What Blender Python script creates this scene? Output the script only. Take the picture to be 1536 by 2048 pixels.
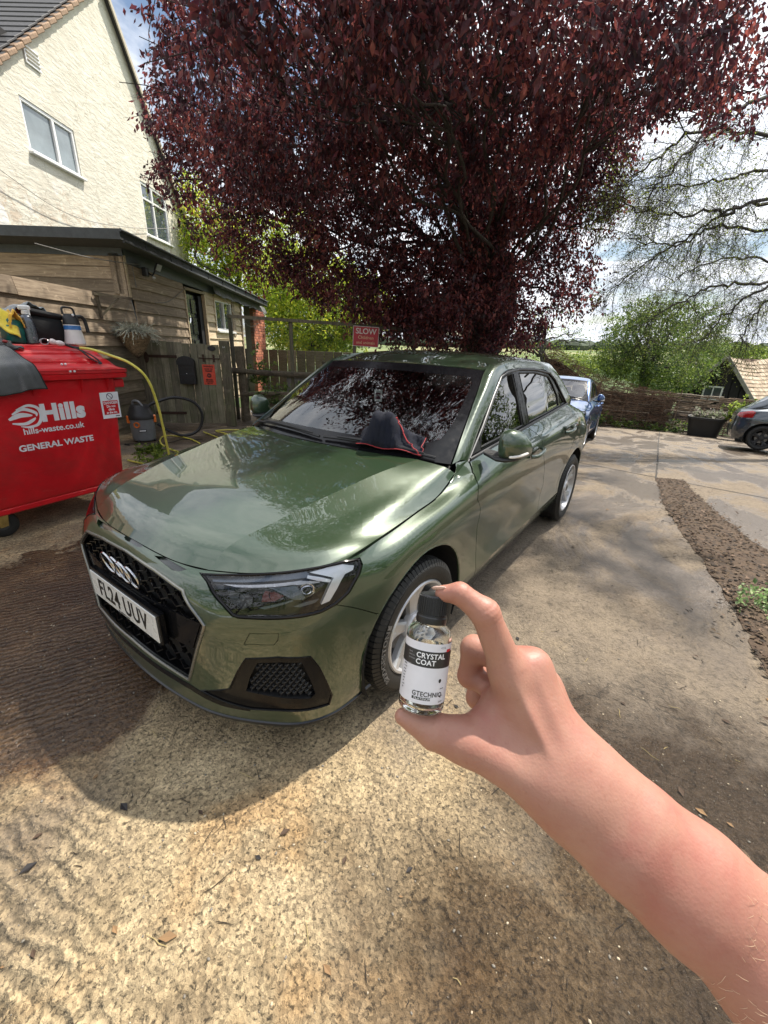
import bpy, bmesh, math, random
import numpy as np
from mathutils import Vector, Matrix, noise as mnoise
from mathutils.geometry import delaunay_2d_cdt
from math import sin, cos, pi, radians, sqrt, atan2, hypot

S = bpy.context.scene
COL = S.collection
for _o in list(bpy.data.objects):
    bpy.data.objects.remove(_o)
random.seed(7)
rng = np.random.default_rng(7)

# ---------------------------------------------------------------- camera, world, sun, exposure
CAM_C = Vector((1.57846, -0.53534, 1.42211))
cd = bpy.data.cameras.new('camera')
cam = bpy.data.objects.new('camera', cd)
COL.objects.link(cam)
S.camera = cam
cam.location = CAM_C
cam.rotation_mode = 'XYZ'
_Rc = (Matrix.Rotation(0.613595, 3, 'Z') @ Matrix.Rotation(1.195377, 3, 'X') @ Matrix.Rotation(0.0374322, 3, 'Z'))
cam.rotation_euler = _Rc.to_euler('XYZ')
cd.sensor_fit = 'HORIZONTAL'
cd.sensor_width = 36.0
cd.lens = 36.0 * 831.444 / 1536.0
cd.clip_start = 0.02
cd.clip_end = 3000

SUN_AZ = radians(13.0)      # measured from +Y towards +X
SUN_EL = radians(60.0)
sun_dir = Vector((sin(SUN_AZ) * cos(SUN_EL), cos(SUN_AZ) * cos(SUN_EL), sin(SUN_EL)))
sd = bpy.data.lights.new('sun', 'SUN')
sd.energy = 5.0
sd.angle = radians(1.0)
sd.color = (1.0, 0.93, 0.82)
sun = bpy.data.objects.new('sun', sd)
COL.objects.link(sun)
sun.location = (0, 0, 30)
sun.rotation_euler = sun_dir.to_track_quat('Z', 'Y').to_euler()

SKY_SEED = 5.3
W = bpy.data.worlds.new('World')
S.world = W
W.use_nodes = True
_nt = W.node_tree
_nt.nodes.clear()
def wn(t, **k):
    n = _nt.nodes.new(t)
    for a, b in k.items():
        setattr(n, a, b)
    return n
def wl(a, b):
    _nt.links.new(a, b)
wo = wn('ShaderNodeOutputWorld')
bg = wn('ShaderNodeBackground')
sky = wn('ShaderNodeTexSky', sky_type='NISHITA')
sky.sun_disc = False
sky.sun_elevation = SUN_EL
sky.sun_rotation = SUN_AZ
sky.air_density = 1.2
sky.dust_density = 1.2
sky.ozone_density = 1.5
tc = wn('ShaderNodeTexCoord')
sep = wn('ShaderNodeSeparateXYZ')
wl(tc.outputs['Generated'], sep.inputs[0])
# cloud layer seen in perspective: divide by height
mz = wn('ShaderNodeMath', operation='MAXIMUM'); mz.inputs[1].default_value = 0.0
wl(sep.outputs[2], mz.inputs[0])
mz2 = wn('ShaderNodeMath', operation='ADD'); mz2.inputs[1].default_value = 0.14
wl(mz.outputs[0], mz2.inputs[0])
dx = wn('ShaderNodeMath', operation='DIVIDE'); wl(sep.outputs[0], dx.inputs[0]); wl(mz2.outputs[0], dx.inputs[1])
dy = wn('ShaderNodeMath', operation='DIVIDE'); wl(sep.outputs[1], dy.inputs[0]); wl(mz2.outputs[0], dy.inputs[1])
cmb = wn('ShaderNodeCombineXYZ'); wl(dx.outputs[0], cmb.inputs[0]); wl(dy.outputs[0], cmb.inputs[1]); cmb.inputs[2].default_value = SKY_SEED
n1 = wn('ShaderNodeTexNoise'); n1.inputs['Scale'].default_value = 1.35; n1.inputs['Detail'].default_value = 9; n1.inputs['Roughness'].default_value = 0.58
n1.inputs['Distortion'].default_value = 0.25
wl(cmb.outputs[0], n1.inputs['Vector'])
n2 = wn('ShaderNodeTexNoise'); n2.inputs['Scale'].default_value = 3.3; n2.inputs['Detail'].default_value = 7; n2.inputs['Roughness'].default_value = 0.6
wl(cmb.outputs[0], n2.inputs['Vector'])
cr = wn('ShaderNodeValToRGB')
cr.color_ramp.elements[0].position = 0.36; cr.color_ramp.elements[0].color = (0, 0, 0, 1)
cr.color_ramp.elements[1].position = 0.50; cr.color_ramp.elements[1].color = (1, 1, 1, 1)
wl(n1.outputs[0], cr.inputs[0])
cr2 = wn('ShaderNodeValToRGB')
cr2.color_ramp.elements[0].position = 0.36; cr2.color_ramp.elements[0].color = (6.6, 7.2, 8.2, 1)
cr2.color_ramp.elements[1].position = 0.66; cr2.color_ramp.elements[1].color = (12.5, 12.6, 12.9, 1)
wl(n2.outputs[0], cr2.inputs[0])
# brighter thin cloud around the sun
vd = wn('ShaderNodeVectorMath', operation='DOT_PRODUCT')
vn = wn('ShaderNodeVectorMath', operation='NORMALIZE'); wl(tc.outputs['Generated'], vn.inputs[0])
wl(vn.outputs[0], vd.inputs[0]); vd.inputs[1].default_value = sun_dir
vp = wn('ShaderNodeMath', operation='MAXIMUM'); vp.inputs[1].default_value = 0; wl(vd.outputs['Value'], vp.inputs[0])
vq = wn('ShaderNodeMath', operation='POWER'); vq.inputs[1].default_value = 6; wl(vp.outputs[0], vq.inputs[0])
vr = wn('ShaderNodeMath', operation='MULTIPLY_ADD'); vr.inputs[1].default_value = 0.9; vr.inputs[2].default_value = 1.0; wl(vq.outputs[0], vr.inputs[0])
mulc = wn('ShaderNodeVectorMath', operation='SCALE'); wl(cr2.outputs[0], mulc.inputs[0]); wl(vr.outputs[0], mulc.inputs['Scale'])
mx = wn('ShaderNodeMixRGB'); wl(cr.outputs[0], mx.inputs[0]); wl(sky.outputs[0], mx.inputs[1]); wl(mulc.outputs[0], mx.inputs[2])
wl(mx.outputs[0], bg.inputs['Color'])
bg.inputs['Strength'].default_value = 0.088
wl(bg.outputs[0], wo.inputs['Surface'])

S.view_settings.view_transform = 'Standard'
S.view_settings.look = 'None'
S.view_settings.gamma = 1
S.view_settings.use_curve_mapping = False
S.view_settings.exposure = 0.55
S.render.engine = 'CYCLES'
S.cycles.max_bounces = 8
S.cycles.transparent_max_bounces = 12
S.cycles.use_denoising = True
S.cycles.sample_clamp_indirect = 6.0

# ---------------------------------------------------------------- materials
MATS = {}
class NT:
    def __init__(s, name):
        s.m = bpy.data.materials.new(name); s.m.use_nodes = True
        s.t = s.m.node_tree; s.b = s.t.nodes['Principled BSDF']; s.out = s.t.nodes['Material Output']
    def n(s, t, **k):
        x = s.t.nodes.new(t)
        for a, b in k.items():
            if a.startswith('i_'):
                x.inputs[a[2:].replace('_', ' ')].default_value = b
            else:
                setattr(x, a, b)
        return x
    def l(s, a, b):
        s.t.links.new(a, b)
    def coord(s, kind='Object', scale=None, rot=None):
        tc = s.n('ShaderNodeTexCoord'); o = tc.outputs[kind]
        if scale is not None or rot is not None:
            mp = s.n('ShaderNodeMapping')
            if scale is not None: mp.inputs['Scale'].default_value = scale if hasattr(scale, '__len__') else (scale,) * 3
            if rot is not None: mp.inputs['Rotation'].default_value = rot
            s.l(o, mp.inputs['Vector']); o = mp.outputs[0]
        return o
    def noise(s, vec, scale, detail=4, rough=.55, dist=0):
        x = s.n('ShaderNodeTexNoise'); x.inputs['Scale'].default_value = scale; x.inputs['Detail'].default_value = detail
        x.inputs['Roughness'].default_value = rough; x.inputs['Distortion'].default_value = dist
        if vec is not None: s.l(vec, x.inputs['Vector'])
        return x.outputs['Fac']
    def ramp(s, fac, stops):
        r = s.n('ShaderNodeValToRGB'); e = r.color_ramp.elements
        while len(e) < len(stops): e.new(.5)
        for k, (p, c) in enumerate(stops):
            e[k].position = p; e[k].color = (c, c, c, 1) if not hasattr(c, '__len__') else (*c[:3], 1)
        s.l(fac, r.inputs[0]); return r.outputs[0]
    def mix(s, fac, a, b, mode='MIX'):
        x = s.n('ShaderNodeMixRGB', blend_type=mode)
        for i, v in ((0, fac), (1, a), (2, b)):
            if isinstance(v, bpy.types.NodeSocket): s.l(v, x.inputs[i])
            elif i == 0: x.inputs[0].default_value = v
            else: x.inputs[i].default_value = (*v[:3], 1)
        return x.outputs[0]
    def math(s, op, a, b=0.0, c=None):
        x = s.n('ShaderNodeMath', operation=op)
        for i, v in enumerate((a, b) if c is None else (a, b, c)):
            if isinstance(v, bpy.types.NodeSocket): s.l(v, x.inputs[i])
            else: x.inputs[i].default_value = v
        return x.outputs[0]
    def bump(s, h, strength=.3, dist=.01):
        x = s.n('ShaderNodeBump'); x.inputs['Strength'].default_value = strength; x.inputs['Distance'].default_value = dist
        s.l(h, x.inputs['Height']); s.l(x.outputs[0], s.b.inputs['Normal']); return x
    def set(s, **k):
        for a, v in k.items():
            i = s.b.inputs[a.replace('_', ' ')]
            if isinstance(v, bpy.types.NodeSocket): s.l(v, i)
            elif hasattr(v, '__len__') and len(v) == 3 and i.type == 'RGBA': i.default_value = (*v, 1)
            else: i.default_value = v
        return s

def simple(name, color, rough=.5, metal=0., var=.12, vscale=20, bump=0., bscale=60, coat=0., **k):
    if name in MATS: return MATS[name]
    m = NT(name)
    v = m.coord('Object')
    f = m.noise(v, vscale, 5)
    c0 = tuple(max(0, c * (1 - var)) for c in color); c1 = tuple(c * (1 + var) for c in color)
    m.set(Base_Color=m.ramp(f, [(.3, c0), (.7, c1)]), Metallic=metal)
    m.set(Roughness=m.ramp(f, [(.3, max(0, rough - .06)), (.7, min(1, rough + .06))]))
    if bump: m.bump(m.noise(v, bscale, 5), bump, .01)
    if coat: m.set(Coat_Weight=coat, Coat_Roughness=.05)
    if k: m.set(**k)
    MATS[name] = m.m
    return m.m

# ---------------------------------------------------------------- mesh builder
class MB:
    def __init__(s):
        s.v = []; s.f = []; s.mi = []; s.cur = 0
    def add(s, vs, fs):
        o = len(s.v); s.v += [tuple(p) for p in vs]
        for f in fs:
            s.f.append(tuple(i + o for i in f)); s.mi.append(s.cur)
        return s
    def box(s, c, d, M=None):
        x, y, z = (k / 2 for k in d)
        vs = [Vector(((-x, x)[i & 1], (-y, y)[i >> 1 & 1], (-z, z)[i >> 2 & 1])) for i in range(8)]
        if M is not None: vs = [M @ p for p in vs]
        vs = [p + Vector(c) for p in vs]
        return s.add(vs, [(0, 2, 3, 1), (4, 5, 7, 6), (0, 1, 5, 4), (2, 6, 7, 3), (0, 4, 6, 2), (1, 3, 7, 5)])
    def cbox(s, c, d, ch=.1, M=None):
        # chamfered box: chamfer on all vertical+top edges (12 edges via 24 verts)
        x, y, z = (k / 2 for k in d); b = min(ch, x * .9, y * .9, z * .9)
        vs = []; 
        for sz in (-1, 1):
            for sx, sy in ((-1, -1), (1, -1), (1, 1), (-1, 1)):
                vs += [Vector((sx * x, sy * (y - b), sz * (z - b))), Vector((sx * (x - b), sy * y, sz * (z - b))), Vector((sx * (x - b), sy * (y - b), sz * z))]
        if M is not None: vs = [M @ p for p in vs]
        vs = [p + Vector(c) for p in vs]
        I = lambda t, k, j: t * 12 + (k % 4) * 3 + j
        fs = []
        # order of corner verts: 0 on x face, 1 on y face, 2 on z face
        fs.append([I(0, k, 2) for k in (3, 2, 1, 0)]); fs.append([I(1, k, 2) for k in range(4)])
        fs.append([I(0, 0, 1), I(0, 1, 1), I(1, 1, 1), I(1, 0, 1)]); fs.append([I(0, 1, 0), I(0, 2, 0), I(1, 2, 0), I(1, 1, 0)])
        fs.append([I(0, 2, 1), I(0, 3, 1), I(1, 3, 1), I(1, 2, 1)]); fs.append([I(0, 3, 0), I(0, 0, 0), I(1, 0, 0), I(1, 3, 0)])
        for k in range(4):
            a, b2 = (0, 1) if k % 2 == 0 else (1, 0)
            fs.append([I(0, k, a), I(0, k, b2), I(1, k, b2), I(1, k, a)])
            fs.append([I(1, k, a), I(1, k, b2), I(1, k, 2)]); fs.append([I(0, k, b2), I(0, k, a), I(0, k, 2)])
            j = (k + 1) % 4; e = 1 if k % 2 == 0 else 0
            fs.append([I(1, k, e), I(1, j, e), I(1, j, 2), I(1, k, 2)]); fs.append([I(0, j, e), I(0, k, e), I(0, k, 2), I(0, j, 2)])
        return s.add(vs, fs)
    def bar(s, a, b, w, h, up=(0, 0, 1)):
        a, b = Vector(a), Vector(b); d = (b - a); L = d.length; d.normalize()
        u = Vector(up); sd = d.cross(u)
        if sd.length < 1e-4: sd = d.cross(Vector((1, 0, 0)))
        sd.normalize(); u = sd.cross(d)
        M = Matrix((sd, d, u)).transposed()
        return s.box((a + b) / 2, (w, L, h), M)
    def prism(s, poly, origin, ux, uy, t):
        # extrude 2D polygon in plane (ux,uy) by thickness t along ux x uy
        ux, uy, o = Vector(ux), Vector(uy), Vector(origin); n = ux.cross(uy).normalized() * t
        N = len(poly); vs = [o + ux * p[0] + uy * p[1] for p in poly]; vs += [p + n for p in vs]
        fs = [tuple(reversed(range(N))), tuple(range(N, 2 * N))] + [(i, (i + 1) % N, (i + 1) % N + N, i + N) for i in range(N)]
        return s.add(vs, fs)
    def tube(s, path, r, n=8, cap=True, closed=False):
        P = [Vector(p) for p in path]; N = len(P)
        rr = r if hasattr(r, '__len__') else [r] * N
        vs = []; prev = None
        for i in range(N):
            if closed: d = P[(i + 1) % N] - P[i - 1]
            else: d = P[min(i + 1, N - 1)] - P[max(i - 1, 0)]
            if d.length < 1e-9: d = Vector((0, 0, 1))
            d.normalize()
            if prev is None:
                a = Vector((0, 0, 1)) if abs(d.z) < .9 else Vector((1, 0, 0))
                u = a.cross(d).normalized()
            else:
                u = prev - d * prev.dot(d)
                if u.length < 1e-6: u = Vector((1, 0, 0)).cross(d)
                u.normalize()
            prev = u; w = d.cross(u)
            for k in range(n):
                t = 2 * pi * k / n
                vs.append(P[i] + (u * cos(t) + w * sin(t)) * rr[i])
        fs = []
        for i in range(N if closed else N - 1):
            j = (i + 1) % N
            for k in range(n):
                k2 = (k + 1) % n
                fs.append((i * n + k, i * n + k2, j * n + k2, j * n + k))
        if cap and not closed:
            fs.append(tuple(range(n))[::-1]); fs.append(tuple((N - 1) * n + k for k in range(n)))
        return s.add(vs, fs)
    def lathe(s, prof, c=(0, 0, 0), n=32, axis='z', M=None, a0=0, a1=2 * pi):
        full = abs(a1 - a0 - 2 * pi) < 1e-6; m = n if full else n + 1
        vs = []; c = Vector(c)
        for (r, h) in prof:
            for k in range(m):
                t = a0 + (a1 - a0) * k / n
                if axis == 'z': p = Vector((r * cos(t), r * sin(t), h))
                elif axis == 'x': p = Vector((h, r * cos(t), r * sin(t)))
                else: p = Vector((r * sin(t), h, r * cos(t)))
                if M is not None: p = M @ p
                vs.append(p + c)
        fs = []
        for i in range(len(prof) - 1):
            for k in range(n):
                k2 = (k + 1) % m if full else k + 1
                fs.append((i * m + k, i * m + k2, (i + 1) * m + k2, (i + 1) * m + k))
        return s.add(vs, fs)
    def sphere(s, c, r, n=12, m=8, M=None, sc=(1, 1, 1)):
        prof = [(sin(pi * i / m), -cos(pi * i / m)) for i in range(m + 1)]
        mm = Matrix.Diagonal((r * sc[0], r * sc[1], r * sc[2]))
        if M is not None: mm = M @ mm
        return s.lathe(prof, c, n, 'z', mm)
    def grid(s, P, closed_u=False):
        # P: list of rows of points
        R, Cc = len(P), len(P[0]); vs = [p for row in P for p in row]; fs = []
        for i in range(R - 1):
            for j in range(Cc if closed_u else Cc - 1):
                j2 = (j + 1) % Cc
                fs.append((i * Cc + j, i * Cc + j2, (i + 1) * Cc + j2, (i + 1) * Cc + j))
        return s.add(vs, fs)
    def mesh(s, name, mats, smooth=True, angle=None):
        me = bpy.data.meshes.new(name)
        me.from_pydata([tuple(p) for p in s.v], [], s.f)
        for m in (mats if isinstance(mats, (list, tuple)) else [mats]): me.materials.append(m)
        if any(s.mi): me.polygons.foreach_set('material_index', s.mi)
        if smooth:
            me.polygons.foreach_set('use_smooth', [True] * len(me.polygons))
            if angle is not None:
                me.set_sharp_from_angle(angle=radians(angle))
        me.update()
        return me
    def build(s, name, mats, parent=None, smooth=True, angle=35, loc=None):
        return link(name, s.mesh(name, mats, smooth, angle), parent, loc)

def link(name, me, parent=None, loc=None):
    o = bpy.data.objects.new(name, me); COL.objects.link(o)
    if parent is not None:
        o.parent = parent
        o.matrix_parent_inverse = world_of(parent).inverted()
    if loc is not None: o.location = loc
    return o

def world_of(o):
    m = o.matrix_basis
    return m if o.parent is None else world_of(o.parent) @ o.matrix_parent_inverse @ m

def tag(o, label=None, cat=None, group=None, kind=None):
    if label: o['label'] = label
    if cat: o['category'] = cat
    if group: o['group'] = group
    if kind: o['kind'] = kind
    return o

def thing(name, label, cat, loc=(0, 0, 0), rz=0, group=None, M=None):
    o = bpy.data.objects.new(name, None); COL.objects.link(o)
    o.empty_display_size = .1
    if M is not None: o.matrix_world = M
    else:
        o.location = loc; o.rotation_euler = (0, 0, rz)
    return tag(o, label, cat, group)

def copy_tree(o, parent=None):
    c = o.copy(); COL.objects.link(c); c.parent = parent
    for ch in list(o.children): copy_tree(ch, c)
    return c

_fonts = {}
def text_mesh(txt, size, M, mats, name, parent, sx=1., offset=0., extrude=.0006, align='CENTER', spacing=1., warp=None, line=1.):
    """flat print: the letters as thin meshes, placed with matrix M (x right, y up, z out)"""
    cu = bpy.data.curves.new(name, 'FONT'); cu.body = txt; cu.size = size; cu.align_x = align; cu.align_y = 'CENTER'
    cu.offset = offset; cu.extrude = extrude; cu.space_character = spacing; cu.resolution_u = 3; cu.space_line = line
    ob = bpy.data.objects.new(name, cu); COL.objects.link(ob)
    dg = bpy.context.evaluated_depsgraph_get()
    me = bpy.data.meshes.new_from_object(ob.evaluated_get(dg))
    bpy.data.objects.remove(ob); bpy.data.curves.remove(cu)
    me.name = name
    for v in me.vertices:
        p = Vector((v.co.x * sx, v.co.y, v.co.z))
        v.co = warp(p) if warp else M @ p
    me.materials.clear(); me.materials.append(mats)
    me.update()
    return link(name, me, parent)

def frame(o, x, y, z=None):
    """matrix with origin o, x axis, y axis"""
    x = Vector(x).normalized(); y = Vector(y); z = x.cross(y).normalized(); y = z.cross(x)
    M = Matrix((x, y, z)).transposed().to_4x4(); M.translation = Vector(o); return M

def lerp(a, b, t): return a + (b - a) * t
def vlerp(a, b, t): return tuple(x + (y - x) * t for x, y in zip(a, b))
def catmull(P, n=8, closed=False):
    P = [Vector(p) for p in P]; N = len(P); out = []
    for i in range(N if closed else N - 1):
        p0 = P[i - 1] if (i or closed) else P[0] * 2 - P[1]
        p1 = P[i]; p2 = P[(i + 1) % N]
        p3 = P[(i + 2) % N] if (i + 2 < N or closed) else P[-1] * 2 - P[-2]
        for k in range(n):
            t = k / n
            out.append(.5 * ((2 * p1) + (p2 - p0) * t + (2 * p0 - 5 * p1 + 4 * p2 - p3) * t * t + (3 * p1 - p0 - 3 * p2 + p3) * t ** 3))
    if not closed: out.append(P[-1])
    return out
# ---------------------------------------------------------------- ground
def sm(a, b, x):
    t = min(1, max(0, (x - a) / (b - a))); return t * t * (3 - 2 * t)
def gz(x, y):
    t = y - 4.0
    h = -.085 * (t * t / (t + .8)) if t > 0 else 0.
    if y > 21: h = -.085 * (17 * 17 / 17.8) - .03 * (y - 21) if y < 60 else -1.38 - 1.17 + (y - 60) * .022
    return h * sm(-3.5, -1.0, x) if h < 0 and y < 21 else h * (sm(-3.5, -1.0, x) if y < 40 else 1)

def concrete():
    m = NT('brushed_concrete'); v = m.coord('Object')
    sp = m.n('ShaderNodeSeparateXYZ'); m.l(v, sp.inputs[0]); X, Y = sp.outputs[0], sp.outputs[1]
    big = m.noise(v, .7, 5, .6, .4); med = m.noise(v, 3.2, 6, .65, .3); fine = m.noise(v, 78, 4, .75, .5); fin2 = m.noise(v, 140, 3, .7); f3 = m.noise(v, 27, 7, .8, 1.2)
    vo = m.n('ShaderNodeTexVoronoi'); vo.inputs['Scale'].default_value = 105; m.l(v, vo.inputs['Vector'])
    vo2 = m.n('ShaderNodeTexVoronoi'); vo2.inputs['Scale'].default_value = 120; m.l(v, vo2.inputs['Vector'])
    # base: buff aggregate in a sunlit tone, with dark pits
    col = m.ramp(med, [(.28, (.21, .155, .095)), (.48, (.44, .335, .195)), (.70, (.62, .485, .295))])
    stn = m.noise(v, 1.7, 7, .72, 1.0); col = m.mix(m.ramp(stn, [(.54, 0), (.66, .55)]), col, m.mix(1, col, (.42, .36, .30), 'MULTIPLY'))
    rust = m.ramp(m.noise(v, 2.1, 5, .6, .8), [(.54, 0), (.66, 1)])
    col = m.mix(m.math('MULTIPLY', rust, .45), col, (.46, .27, .11))
    ce = m.n('ShaderNodeTexVoronoi', feature='DISTANCE_TO_EDGE'); ce.inputs['Scale'].default_value = .75; cw_ = m.n('ShaderNodeVectorMath', operation='ADD'); cn_ = m.n('ShaderNodeTexNoise'); cn_.inputs['Scale'].default_value = 2.2; cn_.inputs['Detail'].default_value = 7; m.l(v, cn_.inputs['Vector']); m.l(v, cw_.inputs[0]); m.l(cn_.outputs['Color'], cw_.inputs[1]); m.l(cw_.outputs[0], ce.inputs['Vector']); crk = m.math('MULTIPLY', m.ramp(ce.outputs['Distance'], [(.0, 1), (.0055, 0)]), m.ramp(m.noise(v, 1.3, 3, .5), [(.5, 0), (.58, .75)]))
    agg = m.ramp(vo.outputs['Color'], [(.2, .55), (.55, 1.0), (.85, 1.35)])
    col = m.mix(.75, col, agg, 'MULTIPLY')
    pits = m.ramp(fine, [(.38, .10), (.47, 1.0)]); col = m.mix(.85, col, pits, 'MULTIPLY')
    pit2 = m.ramp(f3, [(.38, .22), (.47, 1.0)]); col = m.mix(.7, col, pit2, 'MULTIPLY')
    # sunlit buff on the near ground, browner shaded grime beyond, both put into the colour
    grime_shade = m.ramp(m.math('MULTIPLY_ADD', big, 1.0, m.math('MULTIPLY', m.math('ADD', Y, m.math('MULTIPLY', X, .35)), .13)), [(.50, 0), (.66, 1)])
    col = m.mix(m.math('MULTIPLY', grime_shade, .85), col, m.mix(.75, (.205, .165, .125), m.ramp(f3, [(.38, .30), (.50, .95), (.70, 1.35)]), 'MULTIPLY'))
    col = m.mix(crk, col, (.045, .035, .025))
    # tamped ridges: two directions of brushing
    def ridges(ang, scale):
        mp = m.n('ShaderNodeMapping'); mp.inputs['Rotation'].default_value = (0, 0, ang); m.l(v, mp.inputs['Vector'])
        w = m.n('ShaderNodeTexWave', wave_type='BANDS', bands_direction='Y'); w.inputs['Scale'].default_value = scale; w.inputs['Distortion'].default_value = 7.0
        w.inputs['Detail'].default_value = 5; w.inputs['Detail Scale'].default_value = 1.4; m.l(mp.outputs[0], w.inputs['Vector']); return w.outputs['Fac']
    r1 = ridges(radians(-14), 6.8); r2 = ridges(radians(-68), 9.5); r3 = ridges(radians(-98), 10)
    # where each pattern lives
    k1 = m.ramp(m.math('ADD', m.math('MULTIPLY', m.math('ADD', Y, m.math('MULTIPLY', X, .35)), -1.2), m.math('MULTIPLY', med, .5)), [(.30, 0), (.62, 1)]); k1 = m.math('MULTIPLY', k1, m.ramp(m.math('MULTIPLY_ADD', X, .5, .5), [(.50, 0), (.62, 1)]))
    k2 = m.ramp(m.math('ADD', m.math('MULTIPLY', X, -.8), m.math('MULTIPLY', med, .5)), [(.15, 0), (.5, 1)])
    k3 = m.ramp(m.math('ADD', m.math('MULTIPLY', Y, .22), m.math('MULTIPLY', med, .6)), [(1.15, 0), (1.5, 1)])
    h = m.math('ADD', m.math('MULTIPLY', r1, k1), m.math('MULTIPLY', r2, k2))
    h = m.math('ADD', h, m.math('MULTIPLY', r3, m.math('MULTIPLY', k3, .7)))
    rl = m.ramp(h, [(.05, .42), (.40, 1.0)])
    anyk = m.math('MAXIMUM', m.math('MAXIMUM', k1, k2), k3)
    col = m.mix(m.math('MULTIPLY', anyk, m.ramp(m.noise(v, 4.3, 5, .7), [(.35, .25), (.65, .85)])), col, m.mix(1, col, rl, 'MULTIPLY'))
    # water: left of the car nose, streaks down the yard, patch at lower right
    def band(val, lo, hi, soft):
        a = m.ramp(val, [(0, 0), (1, 1)])
        return a
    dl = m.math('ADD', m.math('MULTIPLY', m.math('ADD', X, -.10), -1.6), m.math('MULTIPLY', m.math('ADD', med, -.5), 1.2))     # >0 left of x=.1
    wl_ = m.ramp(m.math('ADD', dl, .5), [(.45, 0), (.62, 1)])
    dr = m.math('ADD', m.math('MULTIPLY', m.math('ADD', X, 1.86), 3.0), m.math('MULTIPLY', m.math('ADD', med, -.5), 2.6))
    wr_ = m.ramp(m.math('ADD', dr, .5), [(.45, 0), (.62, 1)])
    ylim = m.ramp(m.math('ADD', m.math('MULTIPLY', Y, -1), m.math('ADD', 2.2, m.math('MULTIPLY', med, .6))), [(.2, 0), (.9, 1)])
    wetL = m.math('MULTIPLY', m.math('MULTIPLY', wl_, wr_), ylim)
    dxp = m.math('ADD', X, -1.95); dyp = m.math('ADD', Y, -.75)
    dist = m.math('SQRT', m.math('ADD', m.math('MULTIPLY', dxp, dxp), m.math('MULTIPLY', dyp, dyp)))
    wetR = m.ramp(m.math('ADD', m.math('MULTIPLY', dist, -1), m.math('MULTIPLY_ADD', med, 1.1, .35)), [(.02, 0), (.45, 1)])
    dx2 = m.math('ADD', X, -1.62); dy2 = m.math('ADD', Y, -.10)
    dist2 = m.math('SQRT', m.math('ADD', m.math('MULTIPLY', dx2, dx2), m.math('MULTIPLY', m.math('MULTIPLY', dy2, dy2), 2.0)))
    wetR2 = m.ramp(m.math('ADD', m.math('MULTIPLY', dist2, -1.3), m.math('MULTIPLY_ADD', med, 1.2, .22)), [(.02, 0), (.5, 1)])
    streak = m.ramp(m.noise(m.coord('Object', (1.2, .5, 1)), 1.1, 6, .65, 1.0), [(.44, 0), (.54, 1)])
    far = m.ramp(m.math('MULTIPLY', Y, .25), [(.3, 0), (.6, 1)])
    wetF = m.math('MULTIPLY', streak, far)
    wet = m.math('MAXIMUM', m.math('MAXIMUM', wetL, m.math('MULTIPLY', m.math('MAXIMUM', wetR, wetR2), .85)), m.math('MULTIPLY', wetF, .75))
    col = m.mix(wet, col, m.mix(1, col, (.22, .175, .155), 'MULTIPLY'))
    m.set(Base_Color=col)
    rgh = m.ramp(fine, [(.35, .20), (.65, .06)])
    rg = m.mix(wet, (.92, .92, .92), rgh); m.set(Roughness=rg)
    m.set(Specular_IOR_Level=.5)
    # relief
    hh = m.math('ADD', m.math('MULTIPLY', fine, 1.1), m.math('MULTIPLY', vo.outputs['Distance'], .45))
    hh = m.math('ADD', hh, m.math('MULTIPLY', fin2, .35))
    hh = m.math('ADD', hh, m.math('MULTIPLY', f3, 1.0))
    hh = m.math('MULTIPLY', hh, m.mix(m.math('MAXIMUM', wetR, wetR2), (1, 1, 1), (1.5, 1.5, 1.5))); hh = m.math('MULTIPLY', hh, m.mix(m.math('MAXIMUM', wetL, wetF), (1, 1, 1), (.42, .42, .42)))
    hh = m.math('ADD', hh, m.math('MULTIPLY', m.math('MULTIPLY', h, anyk), m.mix(k2, (2.0, 2.0, 2.0), (.45, .45, .45))))
    m.bump(hh, .9, .010)
    return m.m
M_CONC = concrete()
M_FIELD = simple('field_green', (.10, .15, .045), .9, 0, .25, .05)
M_EARTH = simple('earth_litter', (.075, .050, .032), .95, 0, .5, 25, bump=.8, bscale=60)

def sheet(name, xs, ys, mat, dz=0., kind='structure', fn=gz):
    m = MB(); m.grid([[(x, y, fn(x, y) + dz) for x in xs] for y in ys]); o = m.build(name, mat, None, True, None); return tag(o, kind=kind)
yy = list(np.arange(-6, 24.1, .5)); xx = list(np.arange(-13, 12.1, .5))
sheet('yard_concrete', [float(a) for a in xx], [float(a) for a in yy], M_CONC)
def gz2(x, y): return gz(x, y)
# open ground beyond, out to the horizon
def gfar(x, y):
    r = hypot(x, y)
    base = gz(x, y) if abs(x) < 40 and y < 60 else -2.6
    if r > 60:
        base = -2.6 + (r - 60) * .026 if r < 420 else -2.6 + 9.4 + (r - 420) * .004
        base += 1.2 * sin(x * .012 + 1) * sm(60, 200, r)
    return base
m = MB(); rows = []
rad = [14, 18, 23, 30, 40, 60, 90, 130, 190, 260, 340, 420, 700, 1400]
for r in rad: rows.append([(r * cos(a) , 4 + r * sin(a), gfar(r * cos(a), 4 + r * sin(a)) - .12) for a in [2 * pi * k / 72 for k in range(72)]])
m.grid(rows, True); m.f = [f[::-1] for f in m.f]
n0 = len(m.v); m.v.append((0, 4, -.6)); 
fm = NT('meadow'); v = fm.coord('Object'); c1 = fm.noise(v, .012, 4, .6); c2 = fm.noise(v, .35, 5, .6)
cc = fm.ramp(c1, [(.40, (.085, .13, .035)), (.50, (.16, .19, .06)), (.58, (.30, .27, .13)), (.66, (.10, .15, .045))])
fm.set(Base_Color=fm.mix(.4, cc, fm.ramp(c2, [(.3, (.5, .5, .5)), (.7, (1.3, 1.3, 1.3))]), 'MULTIPLY'), Roughness=.95)
tag(m.build('ground', fm.m, None, True, None), kind='structure')
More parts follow.
